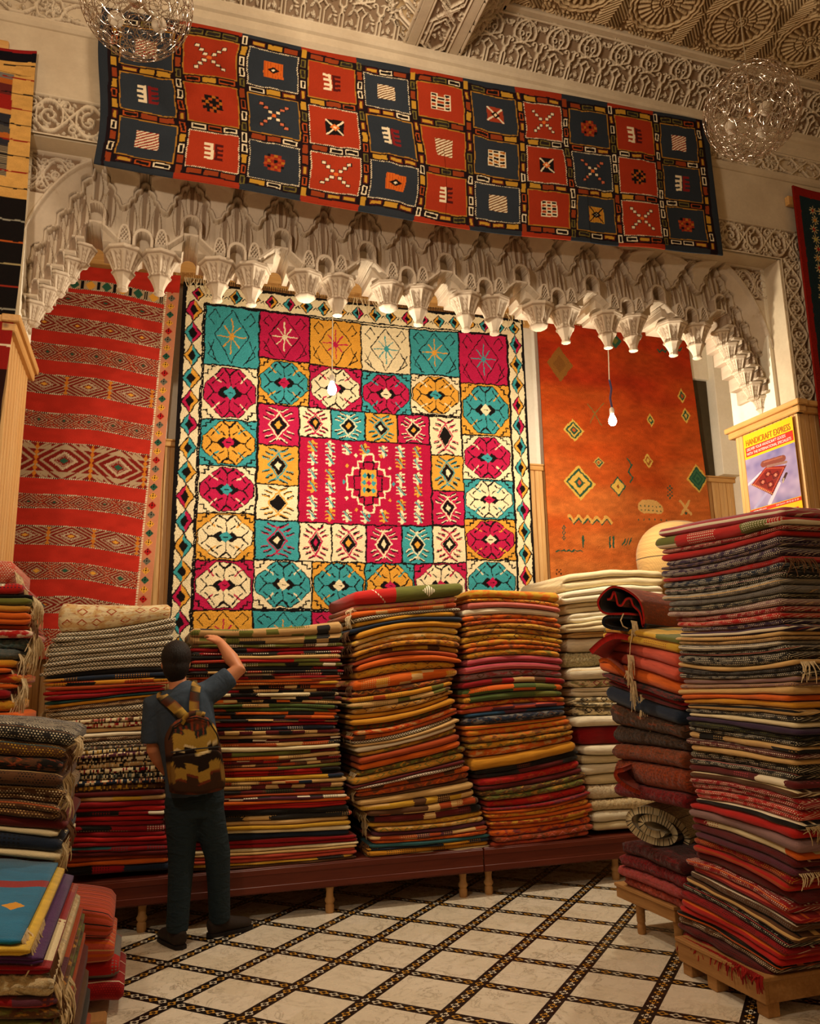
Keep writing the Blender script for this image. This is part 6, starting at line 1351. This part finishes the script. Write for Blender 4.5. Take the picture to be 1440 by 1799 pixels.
SM = [[(E_, 1270), (60, 1276), (128, 1286)], ('charcoal', 'ivory/brown', 'dash', 26, 1), ('brown', 'mustard/teal', 'dash', 24, 1), ('black', 'rust/brown', 'motif', 22, 1), ('brown', 'black/sand', 'dash', 24, 1), [(E_, 1372), (110, 1385)], ('brown', 'cream/tan', 'dash', 24, 2), ('brown', 'sand/rust', 'dash', 24, 2), ('maroon', 'brown/rust', 'plain', 16, 1), [(E_, 1440), (112, 1462)],
      ('cream', 'tan/navy', 'plain', 10, 1), ('navy', 'cream/black', 'patch', 26, 1), ('cream', 'sand', 'plain', 13, 1), [(E_, 1488), (100, 1512)], ('brown', 'olive/ochre', 'motif', 24, 1), ('ochre', 'brown', 'plain', 12, 1), [(E_, 1526), (98, 1546)]]
stack(FM, SM, .75, 'the brown stack at left', 'folded rugs in the brown patterned stack at the left', 32, jit=.02, joff=.025, tassel=(.9, (1,), (.05, .11)))
FL = Frame((0, 2.50), (1, 0)); E2 = -260
SL = [[(E2, 1640), (30, 1650)], ('azure', 'crimson', 'bluerug', 10, 1), [(E2, 1652), (38, 1662)], ('lemon', 'mustard', 'plain', 13, 2), [(E2, 1668), (62, 1682)], ('violet', 'purple', 'plain', 16, 2), [(E2, 1686), (88, 1700)], ('rust', 'cream/crimson', 'patch', 18, 2), ('cream', 'tan/grey', 'shag', 34, 1), ('crimson', 'plum/rust', 'patch', 16, 1), ('brown', 'ochre/olive', 'motif', 20, 1), ('olive', 'brown/black', 'motif', 24, 1), ('rust', 'black', 'plain', 26, 1), [(E2, 1850), (110, 1850)],
      ('maroon', 'black', 'plain', 30, 1), ('brown', 'black', 'plain', 30, 1), ('charcoal', 'brown', 'plain', 30, 1), ('rust', 'brown', 'plain', 30, 1), ('crimson', 'maroon', 'plain', 30, 1), ('ochre', 'brown', 'plain', 30, 1), [(E2, 2280), (118, 2215)]]
ll = stack(FL, SL, 1.0, 'the nearest left pile', 'folded rugs in the nearest left pile', 33, jit=.004, joff=.01, tassel=(.9, (1,), (.06, .14)))
# small table under the left pile, and trim on the blue rug
table('low wooden table under the piles at the left edge', -1.55, -.17, 2.62, 4.1, .16, .1, [(-.23, 2.7), (-.23, 4.02), (-1.5, 2.7), (-1.5, 4.02)], True)
# two red kilims folded on the floor beside the left pile
FF = Frame((0, 4.55), (1, 0))
SF = [[(40, 1592), (130, 1592), (196, 1604)], ('coral', 'rust/charcoal', 'stripe', 50, 1), ('coral', 'orange/sand', 'stripe', 40, 1), [(40, 1700), (130, 1700), (206, 1690)], ('red', 'crimson/grey', 'patch', 30, 1), ('crimson', 'red/ivory', 'dash', 36, 1), [(40, 1758), (130, 1762), (222, 1757)]]
stack(FF, SF, .5, 'the floor pile beside the bench', 'red kilims folded on the floor at the left', 34, jit=.012, joff=.03, lay=3, endr=.035)
b = MB(); b.box((-.33, 4.20, 0), (-.10, 4.34, .085), .01); o = b.build('wooden_block', M_TABLE); tag(o, 'rough wooden block on the floor before the red kilims', 'block')
# cover under the far left stack
table('low wooden table under the far left orange stack', -1.6, -.55, 4.27, 4.82, .165, .09, [(-.6, 4.32), (-.6, 4.78), (-1.55, 4.32), (-1.55, 4.78)], True)

# ================================================================== POSTER
def P3(v, z, d=0.): return (4.755-d, v, z)
post = empty('poster', (4.757, 5.14, 3.10)); tag(post, 'yellow shipping poster with a flying carpet picture on the wooden pillar', 'poster')
v0_, v1_, zt_ = 5.425, 4.865, 3.515
def prect(name, s0, s1, h0, h1, d, mat, sub=1, par=post, art=None):
    """s: 0..1 from the left edge; h: metres below the top"""
    n = sub; S_, H_ = np.meshgrid(np.linspace(s0, s1, n+1), np.linspace(h0, h1, n+1)); V = np.stack([np.full(S_.shape, 4.757-d), v0_+(v1_-v0_)*S_, zt_-H_], -1).reshape(-1, 3)-np.array([4.757, 5.14, 3.10])
    col = art(S_, H_).reshape(-1, 3) if art else None
    o = mesh(name, V, gridF(n+1, n+1), mat, par, col=col); return o
def gloss(name, c, r=.18):
    t = NT(name); t.b.inputs['Specular IOR Level'].default_value = .6; t.b.inputs['Coat Weight'].default_value = .6; t.b.inputs['Coat Roughness'].default_value = .06; return t.out(c, r)
M_PY, M_PR = gloss('poster_yellow', H('f2bf1c')), gloss('poster_red', H('c8281c'))
b = MB(); b.box((-.000, v1_-5.14, zt_-.85-3.10), (.004, v0_-5.14, zt_-3.10)); b.build('sheet', M_PY, post)
prect('red_band', .03, .985, .112, .192, .0015, M_PR); prect('red_strip', .0, 1, .648, .676, .0015, M_PR); prect('red_box', .45, .93, .718, .80, .0015, M_PR)
def pic(S_, Hh):
    y = (Hh-.212)/.43; n = vn(S_*1.0+y*.6, y-S_*.5, 4, 71); n2 = vn(S_, y, 11, 72); a = (n*.7+n2*.3)[..., None]
    c = np.array(H('5a5490'))*(1-a)+np.array(H('b6a6c4'))*a
    A = Art(S_, y, (0, 0, 0)); A.c = c.copy()
    def quadf(p): 
        def f(X, Y):
            m_ = np.ones(X.shape, bool)
            for k in range(4): (x0, y0), (x1, y1) = p[k], p[(k+1) % 4]; m_ &= ((x1-x0)*(Y-y0)-(y1-y0)*(X-x0)) >= 0
            return m_
        return f
    q = [(.06, .50), (.40, .26), (.78, .36), (.48, .82)]; q = [(.07, .52), (.40, .27), (.80, .37), (.47, .84)]
    A.line([(.1, .98), (.42, .72)], .05, H('a39cc0')); A.line([(.40, .98), (.62, .66)], .07, H('c8c0d0')); A.line([(.0, .5), (.30, .34)], .04, H('c9c2d4'))
    A.poly(quadf(q), 0, 1, 0, 1, H('7a2620'))
    def B(s, t): 
        a_ = np.array(q[0])*(1-s)+np.array(q[1])*s; b_ = np.array(q[3])*(1-s)+np.array(q[2])*s; return tuple(a_*(1-t)+b_*t)
    A.line([B(.08, .08), B(.92, .08), B(.92, .92), B(.08, .92), B(.08, .08)], .02, H('b04a34'))
    for (s, t) in ((.30, .36), (.30, .72), (.66, .36), (.66, .72)):
        A.line([B(s-.14, t), B(s, t-.16), B(s+.14, t), B(s, t+.16), B(s-.14, t)], .016, H('4a1a18')); A.dia(*B(s, t), .035, .04, H('b8745a'))
    for k in range(14): A.dia(*B(.04, k/13), .014, .016, H('c89a6a')); A.dia(*B(k/13, .97), .012, .014, H('2a1a1a'))
    A.line([(.37, .20), (.74, .22)], .13, H('7c4238')); A.line([(.38, .17), (.73, .185)], .03, H('9a5c4a')); A.line([(.44, .27), (.80, .31)], .05, H('8c6a60'))
    A.line([(.71, .62), (.78, .52)], .05, H('3a2c26')); A.line([(.70, .66), (.72, .60)], .03, H('a89a84'))
    return A.c
t = NT('poster_picture_print'); a_ = t.new('ShaderNodeVertexColor', layer_name='Col').outputs[0]; t.b.inputs['Coat Weight'].default_value = .7; t.b.inputs['Coat Roughness'].default_value = .05; M_PIC = t.out(a_, .2)
prect('picture', .0, 1.0, .212, .643, .0012, M_PIC, sub=150, art=pic)
def text(s, name, smid, h, width, size, mat, par=post):
    cu = bpy.data.curves.new(name, 'FONT'); cu.body = s; cu.size = size; cu.extrude = .0004; cu.align_x = 'CENTER'; o = bpy.data.objects.new(name, cu); C.objects.link(o); o.parent = par; bpy.context.view_layer.update(); me = bpy.data.meshes.new_from_object(o); bpy.data.objects.remove(o); me.materials.append(mat)
    o = bpy.data.objects.new(name, me); C.objects.link(o); o.parent = par
    xs = [v.co.x for v in me.vertices]; w = max(xs)-min(xs); k = width/w
    loc = Vector((4.757-.0032-4.757, v0_+(v1_-v0_)*smid-5.14, zt_-h-3.10))
    o.matrix_basis = Matrix(((0, 0, -1, loc.x), (-k, 0, 0, loc.y), (0, 1, 0, loc.z), (0, 0, 0, 1))); return o
M_TXD, M_TXW = simple('brown_print', H('a8581c'), .4, bump=0), simple('white_print', H('f4e6dc'), .4, bump=0)
text('HANDICRAFT EXPRESS', 'title_lettering', .50, .100, .50, .074, M_TXD)
text('DELIVER YOUR HANDICRAFT GOODS', 'lettering', .455, .146, .44, .034, M_TXW); text('WITH THE INTERNATIONAL SPECIALISTS', 'lettering', .50, .183, .50, .034, M_TXW)
text('www.dhl.com', 'lettering', .20, .668, .15, .020, M_TXW); text('Call Centre : 09 02 62 33 33', 'lettering', .74, .668, .24, .018, M_TXW); text('opening here', 'lettering', .72, .745, .20, .022, M_TXW)

# ================================================================== WIRE GLOBE LAMPS
M_CHR = NT('chrome_wire'); M_CHR.b.inputs['Metallic'].default_value = 1.0; M_CHR = M_CHR.out(H('b8a898'), .22)
M_FRO = simple('frosted_bulb_glass', H('b8a890'), .4, bump=0)
def globe(c, R, label, seed):
    r = empty('wire_globe_lamp', c); tag(r, label, 'lamp'); rr = random.Random(seed); b = MB()
    for layer, (Rl, n, k) in enumerate(((R, 250, 1.0), (R*.93, 150, 1.1))):
        for i in range(n):
            z = 1-2*(i+.5)/n; ph = i*2.39996+layer; q = np.array([math.sqrt(1-z*z)*math.cos(ph), math.sqrt(1-z*z)*math.sin(ph), z]); a = np.cross(q, [0, 0, 1.]); a /= np.linalg.norm(a)+1e-9; e = np.cross(q, a)
            m_ = 7; ra = k*Rl*1.9/math.sqrt(n); pts = []; o0 = rr.random()*6
            for j in range(m_+1):
                w = 2*PI*(j % m_)/m_+o0; rj = ra*(.75+.5*(((j % m_)*37+i*13) % 11)/11); p = q*Rl+(a*math.cos(w)+e*math.sin(w))*rj; p = p/np.linalg.norm(p)*Rl; pts.append(p)
            sm = catmull(pts, 2); b.tube(sm, .0014, 4)
    b.build('wire_shell', M_CHR, r, smooth=True)
    b = MB(); b.lathe([(.002, -.03), (.03, -.025), (.035, 0), (.03, .03), (.008, .045), (.006, R)], n=18)
    for k in range(3): t = k*2.1+.4; b.tube([(0, 0, 0), (.05*math.cos(t), .05*math.sin(t), -.03), (.095*math.cos(t), .095*math.sin(t), -.055)], .008, 8)
    b.build('hub', M_CHR, r, smooth=True)
    for k in range(3):
        t = k*2.1+.4; b = MB(); cc = (.12*math.cos(t), .12*math.sin(t), -.075); b.lathe([(.002, -.04), (.022, -.034), (.036, -.014), (.038, .004), (.030, .026), (.014, .04), (.002, .042)], cc, 18); b.build('bulb', M_FRO, r, smooth=True)
    b = MB(); b.tube([(0, 0, R*.95), (0, 0, (6.335 if c[0] > 2 else 6.335)-c[2])], .003, 6); b.build('cord', simple('lamp_cable', H('8a7a60'), .5, bump=0), r, smooth=True)
    return r
globe((3.2533, 3.353, 4.783), .272, 'chrome wire globe lamp hanging at the right, before the carved frieze', 5)
globe((-.188, 3.665, 4.889), .272, 'chrome wire globe lamp hanging at the left, before the long carpet', 8)

# ================================================================== THE MAN
def etube(b, pts, ra, rb, side=(1, 0, 0), n=20):
    pts = [np.array(p, float) for p in pts]; m_ = len(pts); V = []
    for i, p in enumerate(pts):
        d = pts[min(i+1, m_-1)]-pts[max(i-1, 0)]; d /= np.linalg.norm(d)+1e-9; a = np.array(side, float); a -= d*(a@d); a /= np.linalg.norm(a)+1e-9; e = np.cross(d, a)
        for k in range(n): w = 2*PI*k/n; V.append(p+a*math.cos(w)*ra[i]+e*math.sin(w)*rb[i])
    V.append(pts[0]); V.append(pts[-1]); F = [tuple(map(int, f)) for f in gridF(n, m_, wrap=True)]
    for k in range(n): F.append((m_*n, (k+1) % n, k)); F.append((m_*n+1, (m_-1)*n+k, (m_-1)*n+(k+1) % n))
    b.add(V, F)
def ball(b, c, r, n=18, m_=12):
    V = []; 
    for j in range(m_+1):
        ph = -PI/2+PI*j/m_*.999+.0005
        for i in range(n): th = 2*PI*i/n; V.append((c[0]+r[0]*math.cos(ph)*math.cos(th), c[1]+r[1]*math.cos(ph)*math.sin(th), c[2]+r[2]*math.sin(ph)))
    b.add(V, [tuple(map(int, f)) for f in gridF(n, m_+1, wrap=True)]+[tuple(range(n-1, -1, -1)), tuple(m_*n+i for i in range(n))])
def fuse(b, name, mat, par, vox=.008, it=8, loc=None):
    V = np.array(b.V)-(np.array(loc) if loc is not None else 0); o = mesh(name, V, b.F, mat, par)
    m1 = o.modifiers.new('fuse', 'REMESH'); m1.mode = 'VOXEL'; m1.voxel_size = vox; m1.use_smooth_shade = True; m2 = o.modifiers.new('soften', 'SMOOTH'); m2.iterations = it; m2.factor = .5; return o
ML = (float(P(335, 1640, z=0)[0]), 5.45, 0.)
man = empty('person', ML); tag(man, 'person in slate t-shirt and dark jeans reaching up to the kilim stack, seen from behind', 'person')
K = lambda x, y, v: np.array(P(x, y, v=v))
M_SKIN = NT('skin'); M_SKIN.b.inputs['Subsurface Weight'].default_value = .08; M_SKIN = M_SKIN.out(H('c07f58'), .5)
pel, wai, che, upc, nek = K(342, 1408, 5.43), K(338, 1350, 5.42), K(328, 1285, 5.41), K(320, 1232, 5.42), K(313, 1203, 5.43)
shR, elR, wrR, haR = K(371, 1214, 5.44), K(419, 1176, 5.46), K(388, 1130, 5.60), K(374, 1118, 5.66)
shL, elL, wrL, haL = K(270, 1240, 5.44), K(269, 1318, 5.46), K(287, 1352, 5.56), K(297, 1360, 5.60)
hiL, knL, anL = K(320, 1425, 5.43), K(319, 1505, 5.45), K(311, 1630, 5.46)
hiR, knR, anR = K(364, 1420, 5.44), K(382, 1500, 5.50), K(386, 1606, 5.60)
hc = K(309, 1163, 5.46)
b = MB()
etube(b, [pel, wai, che, upc, nek-[0, 0, .02]], [.145, .135, .155, .15, .06], [.10, .10, .105, .09, .055])
etube(b, [nek-[0, 0, .06], nek, hc-[0, 0, .06]], [.060, .056, .056], [.058, .056, .058])
ball(b, hc+[0, -.005, .02], (.076, .098, .100)); ball(b, hc+[0, .035, -.045], (.058, .062, .065)); ball(b, hc+[0, .102, -.015], (.012, .016, .022)); ball(b, hc+[0, .092, -.052], (.026, .014, .010))
for s_ in (-1, 1): ball(b, hc+[s_*.079, .005, -.015], (.012, .020, .032)); ball(b, hc+[s_*.03, .085, .01], (.016, .014, .010))
etube(b, [upc+[.06, 0, .0], shR, shR*.5+elR*.5, elR, elR*.6+wrR*.4, wrR], [.075, .066, .060, .052, .052, .034], [.066, .062, .056, .050, .048, .028], side=(0, 1, .2))
etube(b, [upc-[.06, 0, 0], shL, shL*.5+elL*.5, elL, elL*.6+wrL*.4, wrL], [.07, .056, .048, .042, .042, .028], [.06, .056, .048, .040, .040, .024], side=(0, 1, .2))
def hand(b, w, h, curl, spread, thumb):
    d = (h-w)/np.linalg.norm(h-w); s_ = np.cross(d, [0, 0, 1.]); s_ /= np.linalg.norm(s_); n_h = np.cross(s_, d)
    etube(b, [w, w+d*.03, w+d*.085], [.032, .044, .046], [.024, .022, .018], side=s_)
    for k in range(4):
        L = (.072, .082, .077, .060)[k]; base = w+d*.08+s_*(.030-.020*k)*thumb; dd = d+s_*(spread*(1.5-k)*thumb); p1 = base+dd*L*.45; p2 = p1+(dd*.75+n_h*-curl)*L*.32; p3 = p2+(dd*.35+n_h*-curl*1.4)*L*.26
        b.tube([base, p1, p2, p3], .009, 8, taper=[.011, .0105, .0095, .008])
    t0 = w+d*.025+s_*.03*thumb; b.tube([t0, t0+d*.028+s_*.026*thumb, t0+d*.058+s_*.034*thumb-n_h*.01], .011, 8, taper=[.013, .011, .008])
hand(b, wrR, haR+np.array([-.02, .05, .02]), .5, .10, -1); hand(b, wrL, haL+np.array([.03, .03, -.02]), .4, .05, 1)
for hi, kn, an in ((hiL, knL, anL), (hiR, knR, anR)): etube(b, [pel*.6+hi*.4, hi, kn, kn*.6+an*.4, an], [.09, .078, .055, .054, .036], [.09, .078, .055, .054, .038])
for an, dr in ((anL, np.array([-.35, .9, 0])), (anR, np.array([.93, .36, 0]))):
    dr = dr/np.linalg.norm(dr); etube(b, [np.array([an[0], an[1], .05])-dr*.04, np.array([an[0], an[1], .055])+dr*.05, np.array([an[0], an[1], .035])+dr*.15], [.034, .04, .03], [.035, .034, .018], side=np.cross(dr, [0, 0, 1.])); etube(b, [an, np.array([an[0], an[1], .05])], [.036, .034], [.038, .036])
fuse(b, 'body', M_SKIN, man, .0065, 4, ML)
# hair
b = MB(); ball(b, hc+[0, -.016, .032], (.095, .112, .108), 30, 22); ball(b, hc+[0, -.045, -.035], (.084, .078, .085), 24, 16); ball(b, hc+[0, -.050, -.080], (.062, .050, .055), 24, 16)
t = NT('short_dark_hair'); nn_ = t.noise(t.mapping(t.coord(), (60, 60, 14)), 3, 4); t.bump(nn_, .8, .01); M_HAIR = t.out(t.mix(nn_, H('0a0705'), H('1c120c')), .55)
fuse(b, 'hair', M_HAIR, man, .007, 22, ML)
# t-shirt
b = MB()
hem = K(343, 1393, 5.43)
etube(b, [hem, wai, che, upc, upc+[0, 0, .055], nek-[0, 0, .012]], [.180, .168, .182, .185, .15, .066], [.135, .130, .135, .118, .095, .066])
etube(b, [upc+[.05, 0, -.0], shR, shR*.45+elR*.55, shR*.30+elR*.70], [.085, .080, .074, .072], [.085, .080, .072, .070], side=(0, 1, .2))
etube(b, [upc-[.05, 0, -.0], shL, shL*.5+elL*.5, shL*.18+elL*.82], [.085, .080, .074, .076], [.085, .080, .074, .076], side=(0, 1, .2))
t = NT('slate_cotton_jersey'); n1 = t.noise(t.coord(), 7, 3, .5, 1.2); t.bump(n1, .6, .03); M_TEE = t.out(t.mix(t.noise(t.coord(), 200, 2), H('303b47'), H('394756')), .85)
fuse(b, 't_shirt', M_TEE, man, .009, 6, ML)
# jeans
b = MB(); etube(b, [K(343, 1380, 5.43), pel, (hiL+hiR)/2-[0, 0, .03]], [.172, .182, .165], [.125, .14, .13])
for hi, kn, an in ((hiL, knL, anL), (hiR, knR, anR)): etube(b, [hi+[0, 0, .05], hi-[0, 0, .02], kn, kn*.5+an*.5, np.array([an[0], an[1], .09])], [.100, .104, .080, .070, .066], [.11, .115, .085, .078, .075])
t = NT('dark_denim'); n1 = t.noise(t.mapping(t.coord(), (6, 6, 14)), 1.5, 4, .5, 1.0); t.bump(n1, .7, .03); M_JEAN = t.out(t.mix(t.noise(t.coord(), 240, 2), H('142026'), H('1f2f36')), .85)
fuse(b, 'jeans', M_JEAN, man, .009, 5, ML)
# shoes
M_SHOE = simple('dark_suede', H('2b211a'), .8); M_SOLE = simple('dark_rubber_sole', H('1c1614'), .7)
for an, dr in ((anL, np.array([-.35, .9, 0])), (anR, np.array([.93, .36, 0]))):
    dr = dr/np.linalg.norm(dr); sd = np.cross(dr, [0, 0, 1.]); c0 = np.array([an[0], an[1], 0]); b = MB()
    etube(b, [c0-dr*.075+[0, 0, .052], c0-dr*.05+[0, 0, .058], c0+dr*.03+[0, 0, .060], c0+dr*.11+[0, 0, .048], c0+dr*.18+[0, 0, .040], c0+dr*.215+[0, 0, .036]], [.030, .044, .048, .053, .048, .024], [.042, .056, .056, .042, .034, .020], side=sd)
    etube(b, [c0+[0, 0, .06], c0+[0, 0, .115]], [.052, .050], [.058, .052], side=sd)
    sh = fuse(b, 'shoe', M_SHOE, man, .007, 4, ML)
    b = MB(); ol = [(-.088, .0), (-.07, .034), (0, .044), (.10, .055), (.18, .048), (.225, .018), (.225, -.018), (.18, -.048), (.10, -.052), (0, -.044), (-.07, -.034)]
    b.prism([((c0+dr*p+sd*q)[0]-ML[0], (c0+dr*p+sd*q)[1]-ML[1]) for p, q in ol], .001, .022, plane='xy'); so = b.build('sole', M_SOLE, sh, smooth=False)

# ================================================================== BACKPACK
def pillow(name, outline, v0, v1, art, mat, par, org, rnd=.03, bulge=.02, n_in=26):
    """soft box: outline in (u, z); near face at v0, far face at v1"""
    ol = catmull(outline+[outline[0]], 6)[:-1]; c = ol.mean(axis=0); n = len(ol); V = []
    prof = [(.93, v1), (1.0, v1-rnd*.5), (1.0, v0+rnd), (.985, v0+rnd*.45), (.95, v0+rnd*.12)]
    for s_, vv in prof: q = c+(ol-c)*s_; V.append(np.stack([q[:, 0], np.full(n, vv), q[:, 1]], 1))
    for k in range(1, n_in+1):
        f = 1-k/n_in; q = c+(ol-c)*(.95*f+.0005); V.append(np.stack([q[:, 0], np.full(n, v0)-bulge*(1-f**2), q[:, 1]], 1))
    V = np.concatenate(V); F = gridF(n, len(prof)+n_in, wrap=True); col = art(V[:, 0], V[:, 2]); Fl = F.tolist(); Fl.append(list(range(n-1, -1, -1))); Fl.append([len(V)-n+i for i in range(n)])
    return mesh(name, V-np.array(org), [tuple(f) for f in Fl], mat, par, col=col)
q = lambda x, y: tuple(float(a) for a in P(x, y, v=5.22)[[0, 2]])
BO = (float(P(345, 1330, v=5.25)[0]), 5.25, float(P(345, 1395, v=5.25)[2]))
bag = empty('backpack', BO); tag(bag, 'kilim-patterned brown and yellow backpack on the back of the person', 'backpack')
def bagart(U, Z):
    cx, cz = q(345, 1330); x = (U-cx)+ (Z-cz)*.10; z = Z-cz; c = np.empty(U.shape+(3,)); c[:] = H('33221a')
    zz = z+.035*np.abs(((x*9) % 2)-1)+.02*np.sign(np.sin(x*46))
    pal = [(.21, .30, H('5a3524')), (.165, .21, H('2c2f2a')), (.075, .165, H('a88638')), (.06, .075, H('d8c08a')), (-.03, .06, H('241a14')), (-.09, -.03, H('9a7830')), (-.105, -.09, H('6a2f1c')), (-.2, -.105, H('3a2618')), (-.4, -.2, H('5a2f1e'))]
    for a, b_, k in pal: c[(zz > a) & (zz <= b_)] = k
    c[(np.abs(x) > .13) & (z > .02)] = H('4a2e1e'); c[(np.abs(x) > .13) & (np.abs(z+.09) < .05)] = H('7a5a28'); c[(np.abs(((x*31) % 1)-.5) < .1) & (zz > .165)] = H('8c3a20')
    return c
M_BAG = attr_mat('woven_bag_cloth', scale=220, bump=.4, bdist=.003, var=.14)
ol = [q(*p) for p in ((300, 1275), (318, 1262), (345, 1257), (368, 1263), (382, 1285), (391, 1330), (396, 1378), (384, 1390), (345, 1397), (303, 1394), (297, 1382), (291, 1330), (290, 1298))]
pillow('bag_body', ol, 5.20, 5.335, bagart, M_BAG, bag, BO, .035, .012)
ol2 = [q(*p) for p in ((302, 1328), (340, 1322), (384, 1318), (389, 1345), (392, 1376), (380, 1386), (345, 1391), (306, 1389), (300, 1376), (298, 1350))]
pk = pillow('front_pocket', ol2, 5.165, 5.235, bagart, M_BAG, bag, BO, .022, .008)
BL = lambda x, y, v: tuple(np.array(P(x, y, v=v))-np.array(BO))
b = MB(); b.tube([BL(*p) for p in ((300, 1322, 5.17), (340, 1316, 5.160), (386, 1312, 5.17))], .0045, 6); b.build('zip', simple('black_zip', H('14110f'), .5), pk, smooth=True)
b = MB(); b.tube([BL(*p) for p in ((296, 1300, 5.20), (304, 1277, 5.185), (322, 1264, 5.18), (345, 1260, 5.18), (366, 1266, 5.18), (380, 1288, 5.185), (386, 1305, 5.20))], .004, 6); b.build('zip', simple('black_zip', H('14110f'), .5), bag, smooth=True)
def strap(pts, w, name='shoulder_strap'):
    pts = catmull([np.array(P(*p[:2], v=p[2])) for p in pts], 6); d = np.gradient(pts, axis=0); d /= np.linalg.norm(d, axis=1)[:, None]; V = []; 
    nrm = np.array([0, -1., .25]); nrm /= np.linalg.norm(nrm); side = np.cross(d, nrm); side /= np.linalg.norm(side, axis=1)[:, None]; nn = np.cross(side, d)
    for s_, t_ in ((-1, 0), (-1, 1), (0, 1.5), (1, 1), (1, 0)): V.append(pts+side*s_*w/2+nn*-t_*.009)
    V = np.stack(V, 1).reshape(-1, 3); F = gridF(5, len(pts), wrap=True); L = np.arange(len(pts)).repeat(5); c = np.array([H('3a2a1c'), H('a88638'), H('5a2f1e'), H('2c2f2a'), H('b08a44')])[(L//4+np.tile(np.arange(5), len(pts))//3) % 5]
    Fl = F.tolist()+[[4, 3, 2, 1, 0], [len(V)-5+i for i in range(5)]]; return mesh(name, V-np.array(BO), [tuple(f) for f in Fl], M_BAG, bag, col=c)
strap([(322, 1258, 5.235), (305, 1240, 5.265), (288, 1226, 5.315), (284, 1222, 5.36), (286, 1226, 5.43)], .062); strap([(342, 1258, 5.235), (341, 1238, 5.27), (343, 1214, 5.32), (345, 1202, 5.37), (347, 1204, 5.43)], .060)
strap([(318, 1272, 5.185), (328, 1258, 5.165), (345, 1252, 5.165), (360, 1256, 5.185)], .030, 'top_handle')
# ================================================================== LIGHTS
def lamp(name, loc, power, col, r=.06, kind='POINT', size=1.0, rot=None):
    d = bpy.data.lights.new(name, kind); d.energy = power; d.color = col
    if kind == 'AREA': d.shape = 'DISK'; d.size = size
    else: d.shadow_soft_size = r
    o = bpy.data.objects.new(name, d); C.objects.link(o); o.location = loc
    if rot: o.rotation_euler = rot
    return o
WARM = (1.0, .82, .63)
lamp('hall_bulb_light', (-.9, 2.0, 3.95), 135, WARM, .06)
lamp('hall_ceiling_lamp_light', (1.2, 3.2, 5.6), 78, WARM, .3)
W = bpy.data.worlds.new('world'); bpy.context.scene.world = W; W.use_nodes = True
W.node_tree.nodes['Background'].inputs[0].default_value = (1, .75, .5, 1); W.node_tree.nodes['Background'].inputs[1].default_value = .02
bulb_L = lamp('bulb_light', (1.19, 5.42, 3.52), 100, (1, .86, .66), .035)
bulb_R = lamp('bulb_light', (3.49, 5.42, 3.47), 100, (1, .86, .66), .035)
